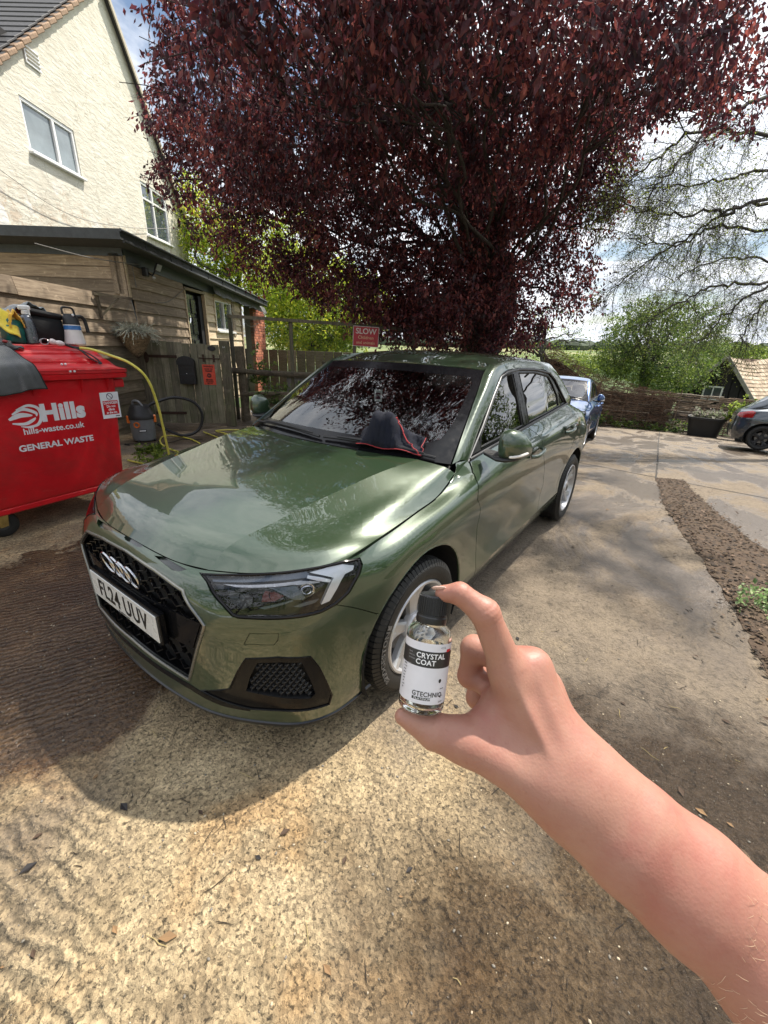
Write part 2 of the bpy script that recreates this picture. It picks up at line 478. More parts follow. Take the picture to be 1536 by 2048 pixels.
# strip of leaf litter and gravel between the slabs
GSL = [(1.43, 6.21), (1.60, 4.62), (1.76, 3.85), (2.03, 2.83), (2.14, 2.30), (2.22, 1.5)]
GSR = [(1.74, 6.49), (1.95, 5.2), (2.18, 4.25), (2.52, 3.35), (2.85, 2.5), (3.0, 1.5)]
m = MB(); L = [Vector((*a, 0)) for a in GSL]; R = [Vector((*a, 0)) for a in GSR]; L = catmull(L, 10); R = catmull(R, 10); rows = []
random.seed(3)
for i, (a, b) in enumerate(zip(L, R)):
    row = []
    for t in range(9):
        q = a.lerp(b, t / 8); w = random.uniform(-.02, .02); row.append((q.x + w, q.y + random.uniform(-.02, .02), gz(q.x, q.y) + (.004 if t in (0, 8) else .010 + random.uniform(0, .008))))
    rows.append(row)
m.grid(rows); tag(m.build('litter_strip', M_EARTH, None, True, None), kind='structure')
# expansion joints (thin strips of dark sealant, slightly proud)
M_JOINT = simple('joint_filler', (.045, .04, .034), .9, 0, .3, 30, bump=.4)
for nm, pts in (('slab_joint', [(1.43, 6.21), (1.30, 9.0), (1.10, 13.0), (.84, 18.9)]), ('slab_joint', [(-.6, 6.62), (.49, 6.50), (1.43, 6.33), (2.4, 6.2), (5, 5.9)])):
    m = MB(); P = catmull([Vector((a, b, 0)) for a, b in pts], 14); rows = []
    for i, q in enumerate(P):
        d = (P[min(i + 1, len(P) - 1)] - P[max(i - 1, 0)]).normalized(); n = Vector((-d.y, d.x, 0)); w = .012 + random.uniform(-.003, .003)
        j = random.uniform(-.004, .004)
        rows.append([(q.x + n.x * (w + j), q.y + n.y * (w + j), gz(q.x, q.y) + .004), (q.x - n.x * (w - j), q.y - n.y * (w - j), gz(q.x, q.y) + .004)])
    m.grid(rows); m.f = [f[::-1] for f in m.f]; tag(m.build(nm, M_JOINT, None, True, None), kind='structure')
# loose bits: pebbles, twigs, leaf scraps
def scatter_bits():
    rr = np.random.default_rng(11); m = MB(); t = MB(); l = MB()
    def inr():
        k = rr.random()
        if k < .55: return rr.uniform(.2, 2.3), rr.uniform(-.9, 1.6)
        if k < .8: return rr.uniform(.9, 3.0), rr.uniform(.5, 6)
        return rr.uniform(-2.2, .9), rr.uniform(-.9, .2)
    for _ in range(1500):
        x, y = inr(); z = gz(x, y); r = .0016 + .0035 * rr.random() ** 3
        m.cur = int(rr.random() < .45)
        Mx = Matrix.Rotation(rr.random() * 6, 3, 'Z'); m.sphere((x, y, z + r * .3), r, 5, 3, Mx, (1.3, .9, .55))
    for _ in range(230):
        x, y = inr(); a = rr.random() * 6.28; L = .008 + .035 * rr.random() ** 2; z = gz(x, y)
        p = [Vector((x + cos(a) * L * k + rr.normal() * .0018, y + sin(a) * L * k + rr.normal() * .0018, z + .002 + .0012 * (k % 2))) for k in (-1, -.4, .2, 1)]
        t.cur = int(rr.random() < .15); t.tube(p, [.0006, .0012, .0011, .0005], 4)
    for _k in range(125):
        x, y = inr(); a = rr.random() * 6.28; s = .004 + .010 * rr.random() + (.010 if _k > 95 else 0); z = gz(x, y) + .003
        c, s_ = cos(a), sin(a)
        l.cur = int(rr.random() * 3)
        l.add([(x + s * (u * c - w * s_), y + s * (u * s_ + w * c), z + h * s) for u, w, h in ((-1, 0, 0), (0, .5, .25), (1, 0, .1), (0, -.5, .2))], [(0, 1, 2), (0, 2, 3)])
    P1 = simple('pebble_grey', (.20, .18, .15), .8); P2 = simple('pebble_buff', (.46, .38, .27), .8)
    tag(m.build('gravel', [P1, P2], None, True, None), kind='stuff')
    tag(t.build('twig_litter', [simple('twig_dark', (.03, .022, .016), .9), simple('straw', (.42, .33, .15), .8)], None), kind='stuff')
    tag(l.build('leaf_litter', [simple('dead_leaf', (.06, .035, .02), .8), simple('dead_leaf_tan', (.22, .13, .06), .8), simple('dead_leaf_black', (.015, .012, .012), .6)], None, False), kind='stuff')
scatter_bits()
def strip_litter():
    rr = np.random.default_rng(5); m = MB()
    for _ in range(5200):
        k = rr.random(); i = k * (len(L) - 1); a = L[int(i)].lerp(L[min(int(i) + 1, len(L) - 1)], i % 1); b = R[int(i)].lerp(R[min(int(i) + 1, len(R) - 1)], i % 1)
        q = a.lerp(b, rr.beta(1.1, 1.1) * 1.04 - .02 if rr.random() < .93 else rr.normal() * .25 + .5 + .4 * (1 if rr.random() < .5 else -1)); s = .006 + .014 * rr.random(); z = gz(q.x, q.y) + .008 + rr.random() * .012; an = rr.random() * 6.28; c, s_ = cos(an), sin(an); tl_ = rr.normal() * .5
        m.cur = int(rr.random() * 3.3) % 4
        m.add([(q.x + s * (u * c - w * s_), q.y + s * (u * s_ + w * c), z + h * s + u * s * tl_ * .4) for u, w, h in ((-1, 0, 0), (0, .6, .35), (1, 0, .1), (0, -.6, .2))], [(0, 1, 2), (0, 2, 3)])
    tag(m.build('leaf_mulch', [simple('mulch1', (.070, .042, .026), .9), simple('mulch2', (.11, .075, .045), .9), simple('mulch3', (.03, .022, .016), .9), simple('mulch4', (.19, .13, .09), .9)], None, False), kind='stuff')
strip_litter()
# outlines of lamps, grilles and shut lines on the body sheet (u,v in metres along and up the panel)
UVP = {
 'lamp': [(0.428, 0.696), (0.474, 0.636), (0.5, 0.583), (0.54, 0.524), (0.566, 0.476), (0.583, 0.468), (0.658, 0.469), (0.743, 0.472), (0.797, 0.473), (0.845, 0.476), (0.891, 0.496), (0.934, 0.537), (0.963, 0.605), (0.971, 0.653), (0.959, 0.704), (0.899, 0.733), (0.803, 0.733), (0.668, 0.733), (0.55, 0.722)],
 'drl_strip': [(0.476, 0.682), (0.623, 0.727), (0.791, 0.716), (0.802, 0.695), (0.795, 0.675), (0.682, 0.679), (0.561, 0.668), (0.483, 0.653)],
 'drl_line': [(0.519, 0.642), (0.656, 0.653), (0.774, 0.66), (0.837, 0.628), (0.837, 0.62), (0.748, 0.635), (0.659, 0.629), (0.568, 0.625)],
 'drl_y': [(0.801, 0.707), (0.866, 0.719), (0.901, 0.711), (0.945, 0.671), (0.943, 0.644), (0.915, 0.636), (0.909, 0.618), (0.893, 0.57), (0.871, 0.517), (0.844, 0.509), (0.859, 0.562), (0.878, 0.633), (0.837, 0.674)],
 'drl_y2': [(0.797, 0.689), (0.832, 0.662), (0.871, 0.625), (0.866, 0.611), (0.826, 0.64), (0.795, 0.669)],
 'lamp_red': [(0.658, 0.601), (0.689, 0.593), (0.723, 0.566), (0.694, 0.54), (0.65, 0.536), (0.652, 0.572)],
 'lamp_wedge': [(0.673, 0.623), (0.762, 0.625), (0.796, 0.549), (0.787, 0.541), (0.753, 0.549), (0.706, 0.595)],
 'lamp_bar': [(0.643, 0.511), (0.753, 0.547), (0.757, 0.54), (0.663, 0.504)],
 'lamp_bar2': [(0.757, 0.514), (0.797, 0.528), (0.84, 0.531), (0.83, 0.516), (0.777, 0.507)],
 'lamp_side': [(0.531, 0.603), (0.622, 0.565), (0.619, 0.526), (0.586, 0.489), (0.551, 0.527)],
 'lamp_box': [(0.489, 0.641), (0.522, 0.634), (0.53, 0.606), (0.509, 0.598)],
 'fog': [(0.593, 0.291), (0.704, 0.306), (0.812, 0.296), (0.843, 0.24), (0.869, 0.171), (0.895, 0.104), (0.887, 0.059), (0.802, 0.065), (0.704, 0.075), (0.606, 0.071), (0.505, 0.088), (0.403, 0.106), (0.524, 0.152), (0.56, 0.232)],
 'foggrille': [(0.632, 0.274), (0.71, 0.282), (0.784, 0.274), (0.81, 0.2), (0.83, 0.131), (0.813, 0.117), (0.699, 0.134), (0.587, 0.15), (0.604, 0.213)],
 'fogshine': [(0.523, 0.13), (0.609, 0.117), (0.837, 0.083), (0.802, 0.071), (0.608, 0.088)],
 'tow': [(0.591, 0.351), (0.615, 0.4), (0.71, 0.406), (0.706, 0.377), (0.693, 0.357)],
 'slot': [(0.154, 0.695), (0.208, 0.672), (0.285, 0.64), (0.327, 0.653), (0.358, 0.696), (0.275, 0.715), (0.201, 0.733)],
 'bump': [(0.89, 0.496), (0.945, 0.462), (1.082, 0.369), (1.141, 0.365)],
 'd1': [(2.133, 0.728), (1.997, 0.691), (1.923, 0.655), (1.826, 0.567), (1.845, 0.436), (1.899, 0.285), (1.939, 0.104)],
 'd2': [(2.94, 0.712), (2.827, 0.643), (2.804, 0.602), (2.97, 0.458), (3.058, 0.348), (3.033, 0.245), (2.938, 0.124)],
}
# ---------------------------------------------------------------- smooth body surfaces
class Surf:
    """control net rows x cols, piecewise cubic, with crease rows; u,v roughly in metres"""
    def __init__(s, rows, creases=(), mirror0=True, mirror1=False, ccreases=()):
        P = np.array(rows, float)
        s.R, s.C = P.shape[:2]
        s.cr = set(creases) | {0, s.R - 1}
        s.cc = set(ccreases)
        du = np.linalg.norm(np.diff(P, axis=1), axis=2).mean(0); s.ku = np.r_[0, np.cumsum(du)]
        dv = np.linalg.norm(np.diff(P, axis=0), axis=2).mean(1); s.kv = np.r_[0, np.cumsum(dv)]
        s.P = P; s.U = s.ku[-1]; s.V = s.kv[-1]
        # u tangents
        T = np.zeros_like(P); m = np.array([-1, 1, 1.])
        k = s.ku
        for j in range(s.C):
            if j in s.cc: continue
            if j == 0:
                if mirror0: a, ha = P[:, 1] * m, k[1] - k[0]; b, hb = P[:, 1], k[1] - k[0]
                else: T[:, 0] = (P[:, 1] - P[:, 0]) / (k[1] - k[0]); continue
            elif j == s.C - 1:
                if mirror1: a, ha = P[:, -2], k[-1] - k[-2]; b, hb = P[:, -2] * m, k[-1] - k[-2]
                else: T[:, j] = (P[:, j] - P[:, j - 1]) / (k[j] - k[j - 1]); continue
            else: a, ha = P[:, j - 1], k[j] - k[j - 1]; b, hb = P[:, j + 1], k[j + 1] - k[j]
            T[:, j] = ((b - P[:, j]) / hb * ha + (P[:, j] - a) / ha * hb) / (ha + hb)
        s.T = T
    def rowcurves(s, u):
        u = np.clip(u, 0, s.U); k = s.ku
        j = np.clip(np.searchsorted(k, u, side='right') - 1, 0, s.C - 2)
        h = k[j + 1] - k[j]; t = (u - k[j]) / h
        P0 = s.P[:, j]; P1 = s.P[:, j + 1]; T0 = s.T[:, j].copy(); T1 = s.T[:, j + 1].copy()
        sec = (P1 - P0) / h[None, :, None]
        if s.cc:
            c0 = np.isin(j, list(s.cc)); c1 = np.isin(j + 1, list(s.cc))
            T0[:, c0] = sec[:, c0]; T1[:, c1] = sec[:, c1]
        t = t[None, :, None]; h = h[None, :, None]
        return ((2 * t ** 3 - 3 * t ** 2 + 1) * P0 + (t ** 3 - 2 * t ** 2 + t) * h * T0 + (-2 * t ** 3 + 3 * t ** 2) * P1 + (t ** 3 - t ** 2) * h * T1)
    def __call__(s, u, v):
        u = np.atleast_1d(np.asarray(u, float)); v = np.atleast_1d(np.asarray(v, float))
        Q = s.rowcurves(u)          # R x N x 3
        k = s.kv; v = np.clip(v, 0, s.V)
        i = np.clip(np.searchsorted(k, v, side='right') - 1, 0, s.R - 2)
        n = np.arange(len(u)); P0 = Q[i, n]; P1 = Q[i + 1, n]; h = (k[i + 1] - k[i])[:, None]; t = ((v - k[i])[:, None]) / h
        sec = (P1 - P0) / h
        def tan(r, one):
            out = one.copy()
            for q in range(1, s.R - 1):
                if q in s.cr: continue
                m = r == q
                if not m.any(): continue
                ha = k[q] - k[q - 1]; hb = k[q + 1] - k[q]
                out[m] = ((Q[q + 1, n[m]] - Q[q, n[m]]) / hb * ha + (Q[q, n[m]] - Q[q - 1, n[m]]) / ha * hb) / (ha + hb)
            return out
        T0 = tan(i, sec); T1 = tan(i + 1, sec)
        return (2 * t ** 3 - 3 * t ** 2 + 1) * P0 + (t ** 3 - 2 * t ** 2 + t) * h * T0 + (-2 * t ** 3 + 3 * t ** 2) * P1 + (t ** 3 - t ** 2) * h * T1
    def normal(s, u, v, e=2e-3):
        u = np.asarray(u, float); v = np.asarray(v, float)
        a = s(np.minimum(u + e, s.U), v) - s(np.maximum(u - e, 0), v)
        b = s(u, np.minimum(v + e, s.V)) - s(u, np.maximum(v - e, 0))
        n = np.cross(a, b); return n / (np.linalg.norm(n, axis=1)[:, None] + 1e-12)
    def find(s, pts):
        """closest uv for points"""
        if not hasattr(s, '_g'):
            gu, gv = np.meshgrid(np.linspace(0, s.U, 160), np.linspace(0, s.V, 60)); s._g = (gu.ravel(), gv.ravel()); s._gp = s(*s._g)
        out = []
        for p in pts:
            p = np.array(p, float); d = ((s._gp - p) ** 2).sum(1); k = d.argmin(); u, v = s._g[0][k], s._g[1][k]
            for _ in range(8):
                e = 1e-3
                uu = np.clip([u, u + e, u - e, u, u], 0, s.U); vv = np.clip([v, v, v, v + e, v - e], 0, s.V)
                q = s(uu, vv); a = (q[1] - q[2]) / max(uu[1] - uu[2], 1e-9); b = (q[3] - q[4]) / max(vv[3] - vv[4], 1e-9)
                r = p - q[0]; A = np.array([[a @ a, a @ b], [a @ b, b @ b]]) + np.eye(2) * 1e-9
                du = np.linalg.solve(A, [r @ a, r @ b]); u = float(np.clip(u + du[0], 0, s.U)); v = float(np.clip(v + du[1], 0, s.V))
            out.append((u, v))
        return out

def pip(poly, x, y):
    n = len(poly); r = np.zeros(len(x), bool); j = n - 1
    for i in range(n):
        xi, yi = poly[i]; xj, yj = poly[j]
        c = ((yi > y) != (yj > y)) & (x < (xj - xi) * (y - yi) / ((yj - yi) if yj != yi else 1e-12) + xi)
        r ^= c; j = i
    return r

def densify(L, step, closed):
    out = []; n = len(L)
    for i in range(n if closed else n - 1):
        a, b = L[i], L[(i + 1) % n]; k = max(1, int(hypot(b[0] - a[0], b[1] - a[1]) / step))
        for t in range(k): out.append((a[0] + (b[0] - a[0]) * t / k, a[1] + (b[1] - a[1]) * t / k))
    if not closed: out.append(L[-1])
    return out

def strip_poly(L, w):
    """polygon of width w along an open polyline in uv"""
    L = densify(L, .03, False)
    a, b = [], []
    for i, p in enumerate(L):
        q0 = L[max(i - 1, 0)]; q1 = L[min(i + 1, len(L) - 1)]
        dx, dy = q1[0] - q0[0], q1[1] - q0[1]; l = hypot(dx, dy) + 1e-9
        a.append((p[0] - dy / l * w / 2, p[1] + dx / l * w / 2)); b.append((p[0] + dy / l * w / 2, p[1] - dx / l * w / 2))
    return a + b[::-1]

def panelize(SF, regions, u0=0, u1=None, v0=0, v1=None, du=.035, dv=.03, step=.014, rest='rest'):
    """cut the surface sheet into named regions (first match wins); returns dict name -> (uv array, faces)"""
    u1 = SF.U if u1 is None else u1; v1 = SF.V if v1 is None else v1
    verts = []; edges = []; 
    def addpoly(L, closed):
        o = len(verts); n = len(L); verts.extend([(min(max(p[0], u0), u1), min(max(p[1], v0), v1)) for p in L])
        for i in range(n if closed else n - 1): edges.append((o + i, o + (i + 1) % n))
    addpoly(densify([(u0, v0), (u1, v0), (u1, v1), (u0, v1)], .03, True), True)
    for i in sorted(SF.cr):
        if v0 < SF.kv[i] < v1: addpoly(densify([(u0, SF.kv[i]), (u1, SF.kv[i])], .03, False), False)
    for j in sorted(SF.cc):
        if u0 < SF.ku[j] < u1: addpoly(densify([(SF.ku[j], v0), (SF.ku[j], v1)], .03, False), False)
    for nm, poly in regions:
        addpoly(densify(poly, step, True), True)
    con = np.array(verts)
    nu = max(2, int((u1 - u0) / du)); nv = max(2, int((v1 - v0) / dv))
    G = [(u0 + (u1 - u0) * (i + (.5 if j % 2 else 0)) / nu, v0 + (v1 - v0) * j / nv) for j in range(1, nv) for i in range(0, nu + 1)]
    G = np.array([g for g in G if u0 + .005 < g[0] < u1 - .005])
    keep = np.ones(len(G), bool)
    for k in range(0, len(G), 500):
        d = ((G[k:k + 500, None] - con[None]) ** 2).sum(2).min(1); keep[k:k + 500] = d > (.35 * du) ** 2
    allv = [Vector(p) for p in verts] + [Vector(p) for p in G[keep]]
    r = delaunay_2d_cdt(allv, edges, [], 0, 1e-5)
    V = np.array([(p.x, p.y) for p in r[0]]); F = np.array([f for f in r[2] if len(f) == 3])
    # positive orientation
    a, b, c = V[F[:, 0]], V[F[:, 1]], V[F[:, 2]]
    ar = (b[:, 0] - a[:, 0]) * (c[:, 1] - a[:, 1]) - (b[:, 1] - a[:, 1]) * (c[:, 0] - a[:, 0])
    F = F[np.abs(ar) > 1e-9]; ar = ar[np.abs(ar) > 1e-9]
    F[ar < 0] = F[ar < 0][:, ::-1]
    cen = V[F].mean(1)
    lab = np.full(len(F), -1)
    for k, (nm, poly) in enumerate(regions):
        m = (lab < 0) & pip(poly, cen[:, 0], cen[:, 1]); lab[m] = k
    out = {}
    for k in range(-1, len(regions)):
        m = lab == k
        if not m.any(): continue
        nm = rest if k < 0 else regions[k][0]
        out.setdefault(nm, []).append(F[m])
    return V, {nm: np.concatenate(f) for nm, f in out.items()}

def panel_mesh(SF, V, F, name, mat, mirror=False, flange=.010, offset=0., sign=1., nrm=None, flip=False):
    """mesh of one region; sign: +1 if du x dv already points outwards"""
    used, inv = np.unique(F, return_inverse=True); F2 = inv.reshape(F.shape); uv = V[used]
    P = SF(uv[:, 0], uv[:, 1]); cen = V[F].mean(1)
    N0 = SF.normal(uv[:, 0], uv[:, 1]) * sign
    if offset: P = P + N0 * offset
    # loop normals, nudged to the face so that creases stay sharp
    lu = uv[F2.ravel()]; lc = np.repeat(cen, 3, 0); q = lu + (lc - lu) * .25
    LN = SF.normal(q[:, 0], q[:, 1], 1e-3) * sign
    if mirror: P = P * [-1, 1, 1]; LN = LN * [-1, 1, 1]; N0 = N0 * [-1, 1, 1]
    fl = (sign < 0) ^ mirror
    faces = [tuple(f[::-1]) if fl else tuple(f) for f in F2.tolist()]
    ln = LN.reshape(-1, 3, 3)
    if fl: ln = ln[:, ::-1]
    lns = [tuple(x) for x in ln.reshape(-1, 3)]
    vs = [tuple(p) for p in P]
    if flange:
        cnt = {}
        for f in faces:
            for a, b in ((f[0], f[1]), (f[1], f[2]), (f[2], f[0])): cnt[(a, b)] = 1
        ed = [(a, b) for (a, b) in cnt if (b, a) not in cnt]
        mp = {}
        for a, b in ed:
            for k in (a, b):
                if k not in mp:
                    mp[k] = len(vs); vs.append(tuple(P[k] - N0[k] * flange))
        Pv = np.array(vs)
        for a, b in ed:
            f = (b, a, mp[a], mp[b]); n = np.cross(Pv[f[1]] - Pv[f[0]], Pv[f[2]] - Pv[f[1]]); n = n / (np.linalg.norm(n) + 1e-12)
            faces.append(f); lns += [tuple(n)] * 4
    me = bpy.data.meshes.new(name); me.from_pydata(vs, [], faces); me.materials.append(mat)
    me.polygons.foreach_set('use_smooth', [True] * len(faces))
    me.normals_split_custom_set([Vector(x) for x in lns]); me.update()
    return me

# ---- the lower body: rings from the front centre round the left side to the rear centre (x >= 0 half)
_rows = [
 # 0 bottom edge
 [(0,.005,.17),(.25,.018,.17),(.45,.055,.17),(.60,.125,.17),(.725,.213,.17),(.787,.31,.175),(.815,.46,.185),(.80,.80,.19),(.80,1.18,.20),(.80,1.60,.20),(.80,2.2,.205),(.80,2.8,.21),(.80,3.35,.21),(.80,3.70,.22),(.70,3.90,.24),(.40,3.97,.25),(0,3.98,.25)],
 # 1
 [(0,-.005,.25),(.25,.008,.25),(.47,.045,.25),(.61,.112,.25),(.735,.205,.25),(.797,.31,.25),(.832,.45,.25),(.840,.80,.26),(.838,1.18,.265),(.832,1.60,.27),(.830,2.2,.27),(.832,2.8,.28),(.845,3.35,.29),(.835,3.70,.32),(.72,3.93,.34),(.40,4.00,.35),(0,4.01,.35)],
 # 2 sill crease
 [(0,.0,.33),(.25,.011,.33),(.475,.048,.33),(.615,.113,.33),(.737,.206,.33),(.80,.315,.33),(.840,.46,.33),(.850,.80,.33),(.850,1.18,.325),(.852,1.60,.33),(.852,2.2,.34),(.852,2.8,.355),(.855,3.35,.37),(.845,3.70,.40),(.73,3.95,.43),(.40,4.02,.44),(0,4.03,.44)],
 # 3
 [(0,.0,.45),(.25,.012,.45),(.48,.050,.45),(.62,.116,.45),(.737,.207,.45),(.803,.318,.45),(.845,.46,.45),(.856,.80,.45),(.852,1.18,.45),(.842,1.60,.45),(.842,2.2,.46),(.845,2.8,.47),(.858,3.35,.49),(.848,3.70,.51),(.735,3.95,.54),(.40,4.02,.55),(0,4.03,.55)],
 # 4
 [(0,.006,.56),(.25,.017,.56),(.483,.050,.565),(.62,.118,.565),(.738,.212,.565),(.805,.325,.57),(.850,.47,.57),(.862,.80,.58),(.858,1.18,.58),(.852,1.60,.59),(.852,2.2,.60),(.855,2.8,.61),(.862,3.35,.62),(.850,3.70,.64),(.735,3.935,.66),(.40,4.00,.67),(0,4.01,.67)],
 # 5
 [(0,.022,.64),(.25,.031,.64),(.44,.058,.645),(.60,.130,.65),(.725,.228,.655),(.802,.345,.66),(.851,.495,.67),(.867,.80,.70),(.866,1.18,.72),(.863,1.60,.74),(.863,2.2,.76),(.863,2.8,.78),(.862,3.35,.79),(.846,3.70,.80),(.73,3.93,.81),(.40,3.99,.81),(0,4.00,.81)],
 # 6 shoulder crease
 [(0,.048,.69),(.25,.056,.688),(.43,.084,.692),(.59,.150,.702),(.715,.243,.712),(.795,.362,.722),(.838,.53,.735),(.850,.80,.772),(.852,1.08,.806),(.846,1.60,.866),(.845,2.2,.896),(.842,2.8,.922),(.830,3.35,.942),(.80,3.68,.93),(.70,3.90,.90),(.38,3.97,.89),(0,3.98,.89)],
 # 7 top
 [(0,.075,.715),(.25,.085,.712),(.42,.118,.718),(.58,.18,.738),(.70,.265,.757),(.782,.39,.768),(.787,.57,.782),(.786,.80,.806),(.780,1.04,.833),(.757,1.33,.921),(.757,1.95,.967),(.748,2.7,1.012),(.720,3.32,1.035),(.69,3.62,1.00),(.60,3.86,.968),(.35,3.93,.96),(0,3.95,.96)],
]
# (the columns of rows 6, 7 lean with the panels)
SB = Surf(_rows, creases=(2,), mirror0=True, mirror1=True)
# ---- bonnet: rows front to back, columns centre to shut line (column 2 is the crease)
_h = [
 [(0,.075,.715),(.25,.085,.712),(.42,.118,.718),(.58,.18,.738),(.70,.265,.757),(.780,.39,.768)],
 [(0,.13,.762),(.25,.14,.760),(.425,.175,.768),(.58,.235,.775),(.70,.325,.782),(.786,.47,.778)],
 [(0,.34,.832),(.25,.35,.830),(.475,.38,.832),(.60,.42,.813),(.705,.49,.808),(.787,.60,.788)],
 [(0,.63,.888),(.25,.64,.886),(.525,.67,.889),(.64,.70,.860),(.72,.74,.845),(.786,.83,.811)],
 [(0,.90,.928),(.25,.91,.927),(.570,.92,.928),(.665,.94,.896),(.73,.96,.872),(.780,1.02,.834)],
 [(0,1.03,.944),(.25,1.045,.944),(.600,1.11,.941),(.685,1.14,.927),(.73,1.16,.915),(.762,1.19,.888)],
]
SH = Surf(_h, mirror0=True, ccreases=(2,))
# ---- upper shell: door frame line, outer rail, inner edge (windscreen edge / roof seam)
_u = [
 [(.757,1.33,.921),(.715,1.54,1.062),(.683,1.736,1.202),(.655,1.885,1.296),(.642,2.22,1.333),(.640,2.52,1.326),(.652,2.86,1.297),(.683,3.13,1.155),(.716,3.33,1.036),(.69,3.62,1.001)],
 [(.750,1.262,.936),(.702,1.475,1.090),(.660,1.69,1.238),(.628,1.85,1.332),(.610,2.22,1.376),(.606,2.52,1.374),(.612,2.90,1.345),(.640,3.26,1.245),(.690,3.52,1.085),(.655,3.745,.99)],
 [(.735,1.205,.925),(.682,1.425,1.072),(.630,1.64,1.214),(.585,1.822,1.328),(.560,2.2,1.390),(.552,2.5,1.392),(.550,2.9,1.370),(.545,3.36,1.318),(.575,3.62,1.150),(.60,3.86,.968)],
]
SU = Surf(_u, mirror0=False)
_r = [
 [(0,1.755,1.346),(0,2.2,1.414),(0,2.5,1.418),(0,2.9,1.402),(0,3.46,1.338)],
 [(.30,1.772,1.342),(.30,2.2,1.409),(.30,2.5,1.413),(.30,2.9,1.395),(.30,3.43,1.336)],
 [(.585,1.822,1.328),(.560,2.2,1.390),(.552,2.5,1.392),(.550,2.9,1.370),(.545,3.36,1.318)],
]
SR = Surf(_r, mirror0=False)
_w = [
 [(0,1.030,.950),(.30,1.050,.948),(.52,1.100,.944),(.66,1.155,.934),(.735,1.205,.925)],
 [(0,1.270,1.090),(.27,1.285,1.088),(.49,1.330,1.083),(.615,1.385,1.076),(.682,1.425,1.072)],
 [(0,1.520,1.224),(.25,1.535,1.222),(.455,1.575,1.217),(.57,1.615,1.214),(.630,1.64,1.213)],
 [(0,1.755,1.346),(.24,1.765,1.343),(.42,1.787,1.337),(.53,1.808,1.331),(.585,1.822,1.328)],
]
SW = Surf(_w, mirror0=True)
_t = [
 [(0,3.46,1.338),(.30,3.43,1.336),(.545,3.36,1.318)],
 [(0,3.70,1.150),(.32,3.68,1.150),(.575,3.62,1.150)],
 [(0,3.95,.96),(.35,3.93,.96),(.60,3.86,.968)],
]
ST = Surf(_t, mirror0=True)
# ---------------------------------------------------------------- car materials
def paint(name, col, col2, flake=0.7):
    m = NT(name); v = m.coord('Object')
    lw = m.n('ShaderNodeLayerWeight'); lw.inputs['Blend'].default_value = .35
    base = m.mix(lw.outputs['Facing'], col, col2)
    dust = m.ramp(m.noise(v, 3.0, 6, .6), [(.45, 0), (.8, 1)])
    base = m.mix(m.math('MULTIPLY', dust, .10), base, (.16, .145, .115))
    fl = m.n('ShaderNodeTexVoronoi'); fl.inputs['Scale'].default_value = 900; m.l(v, fl.inputs['Vector'])
    base = m.mix(.25, base, m.mix(m.ramp(fl.outputs['Distance'], [(.2, 0), (.8, 1)]), col, tuple(c * 1.5 for c in col2)))
    m.set(Base_Color=base, Metallic=flake, Roughness=.32, Coat_Weight=1.0, Coat_Roughness=.012)
    m.set(Coat_IOR=1.75)
    return m.m
M_PAINT = paint('green_metallic_paint', (.017, .038, .015), (.032, .060, .027), .25)
M_GLOSS = simple('gloss_black', (.006, .006, .007), .13, 0, .1, 30, Specular_IOR_Level=.2)
M_BLACK = simple('black_plastic', (.018, .018, .019), .45, 0, .2, 60, bump=.08, bscale=400)
M_DARK = simple('dark_cavity', (.006, .006, .007), .75, 0, .1, 20)
M_RUB = simple('tyre_rubber', (.011, .011, .011), .6, 0, .25, 30, bump=.12, bscale=150)
M_CHR = simple('chrome', (.78, .78, .80), .06, 1., .03, 20)
M_ALU = simple('alloy_silver', (.50, .50, .51), .34, .5, .06, 30, coat=.3)
M_SATIN = simple('satin_trim', (.060, .062, .066), .38, .7, .05, 40)
M_DRL = simple('white_light_guide', (.88, .90, .94), .22, .2, .03, 40, coat=1)
M_GREYP = simple('lamp_grey', (.10, .12, .15), .25, .5, .1, 30)
M_REDP = simple('lamp_red_tint', (.12, .015, .018), .3, 0, .1, 30)
M_PLATE = simple('plate_white', (.72, .72, .70), .28, 0, .03, 20, coat=.5)
M_PLATEY = simple('plate_yellow', (.75, .50, .04), .28, 0, .03, 20)
M_INK = simple('black_ink', (.008, .008, .008), .35, 0, .1, 40)
def glass_mat(name, tint, rough=.0, mixf=.0):
    # car glazing: coloured transparency with a real dielectric reflection on top
    m = NT(name); t = m.t
    tr = m.n('ShaderNodeBsdfTransparent'); tr.inputs['Color'].default_value = (*tint, 1)
    gl = m.n('ShaderNodeBsdfGlossy'); gl.inputs['Roughness'].default_value = rough + .004; gl.inputs['Color'].default_value = (1, 1, 1, 1)
    fr = m.n('ShaderNodeFresnel'); fr.inputs['IOR'].default_value = 1.55 if 'lens' not in name else 1.32
    v = m.coord('Object')
    sm = m.ramp(m.noise(v, 2.5, 6, .6), [(.5, 0), (.75, .035 if 'lens' not in name else 0)])
    f = m.math('ADD', m.math('MULTIPLY_ADD', fr.outputs[0], 1.35, .02), 0.0)
    mx = m.n('ShaderNodeMixShader'); m.l(f, mx.inputs[0]); m.l(tr.outputs[0], mx.inputs[1]); m.l(gl.outputs[0], mx.inputs[2])
    df = m.n('ShaderNodeBsdfDiffuse'); df.inputs['Color'].default_value = (.45, .44, .42, 1)
    mx2 = m.n('ShaderNodeMixShader'); m.l(sm, mx2.inputs[0]); m.l(mx.outputs[0], mx2.inputs[1]); m.l(df.outputs[0], mx2.inputs[2])
    m.l(mx2.outputs[0], m.out.inputs['Surface'])
    return m.m
M_WIND = glass_mat('windscreen_glass', (.62, .68, .65))
M_SIDE = glass_mat('side_glass', (.16, .18, .17))
M_TINT = glass_mat('rear_privacy_glass', (.07, .08, .08))
M_LENS = glass_mat('lamp_lens', (.92, .93, .95))

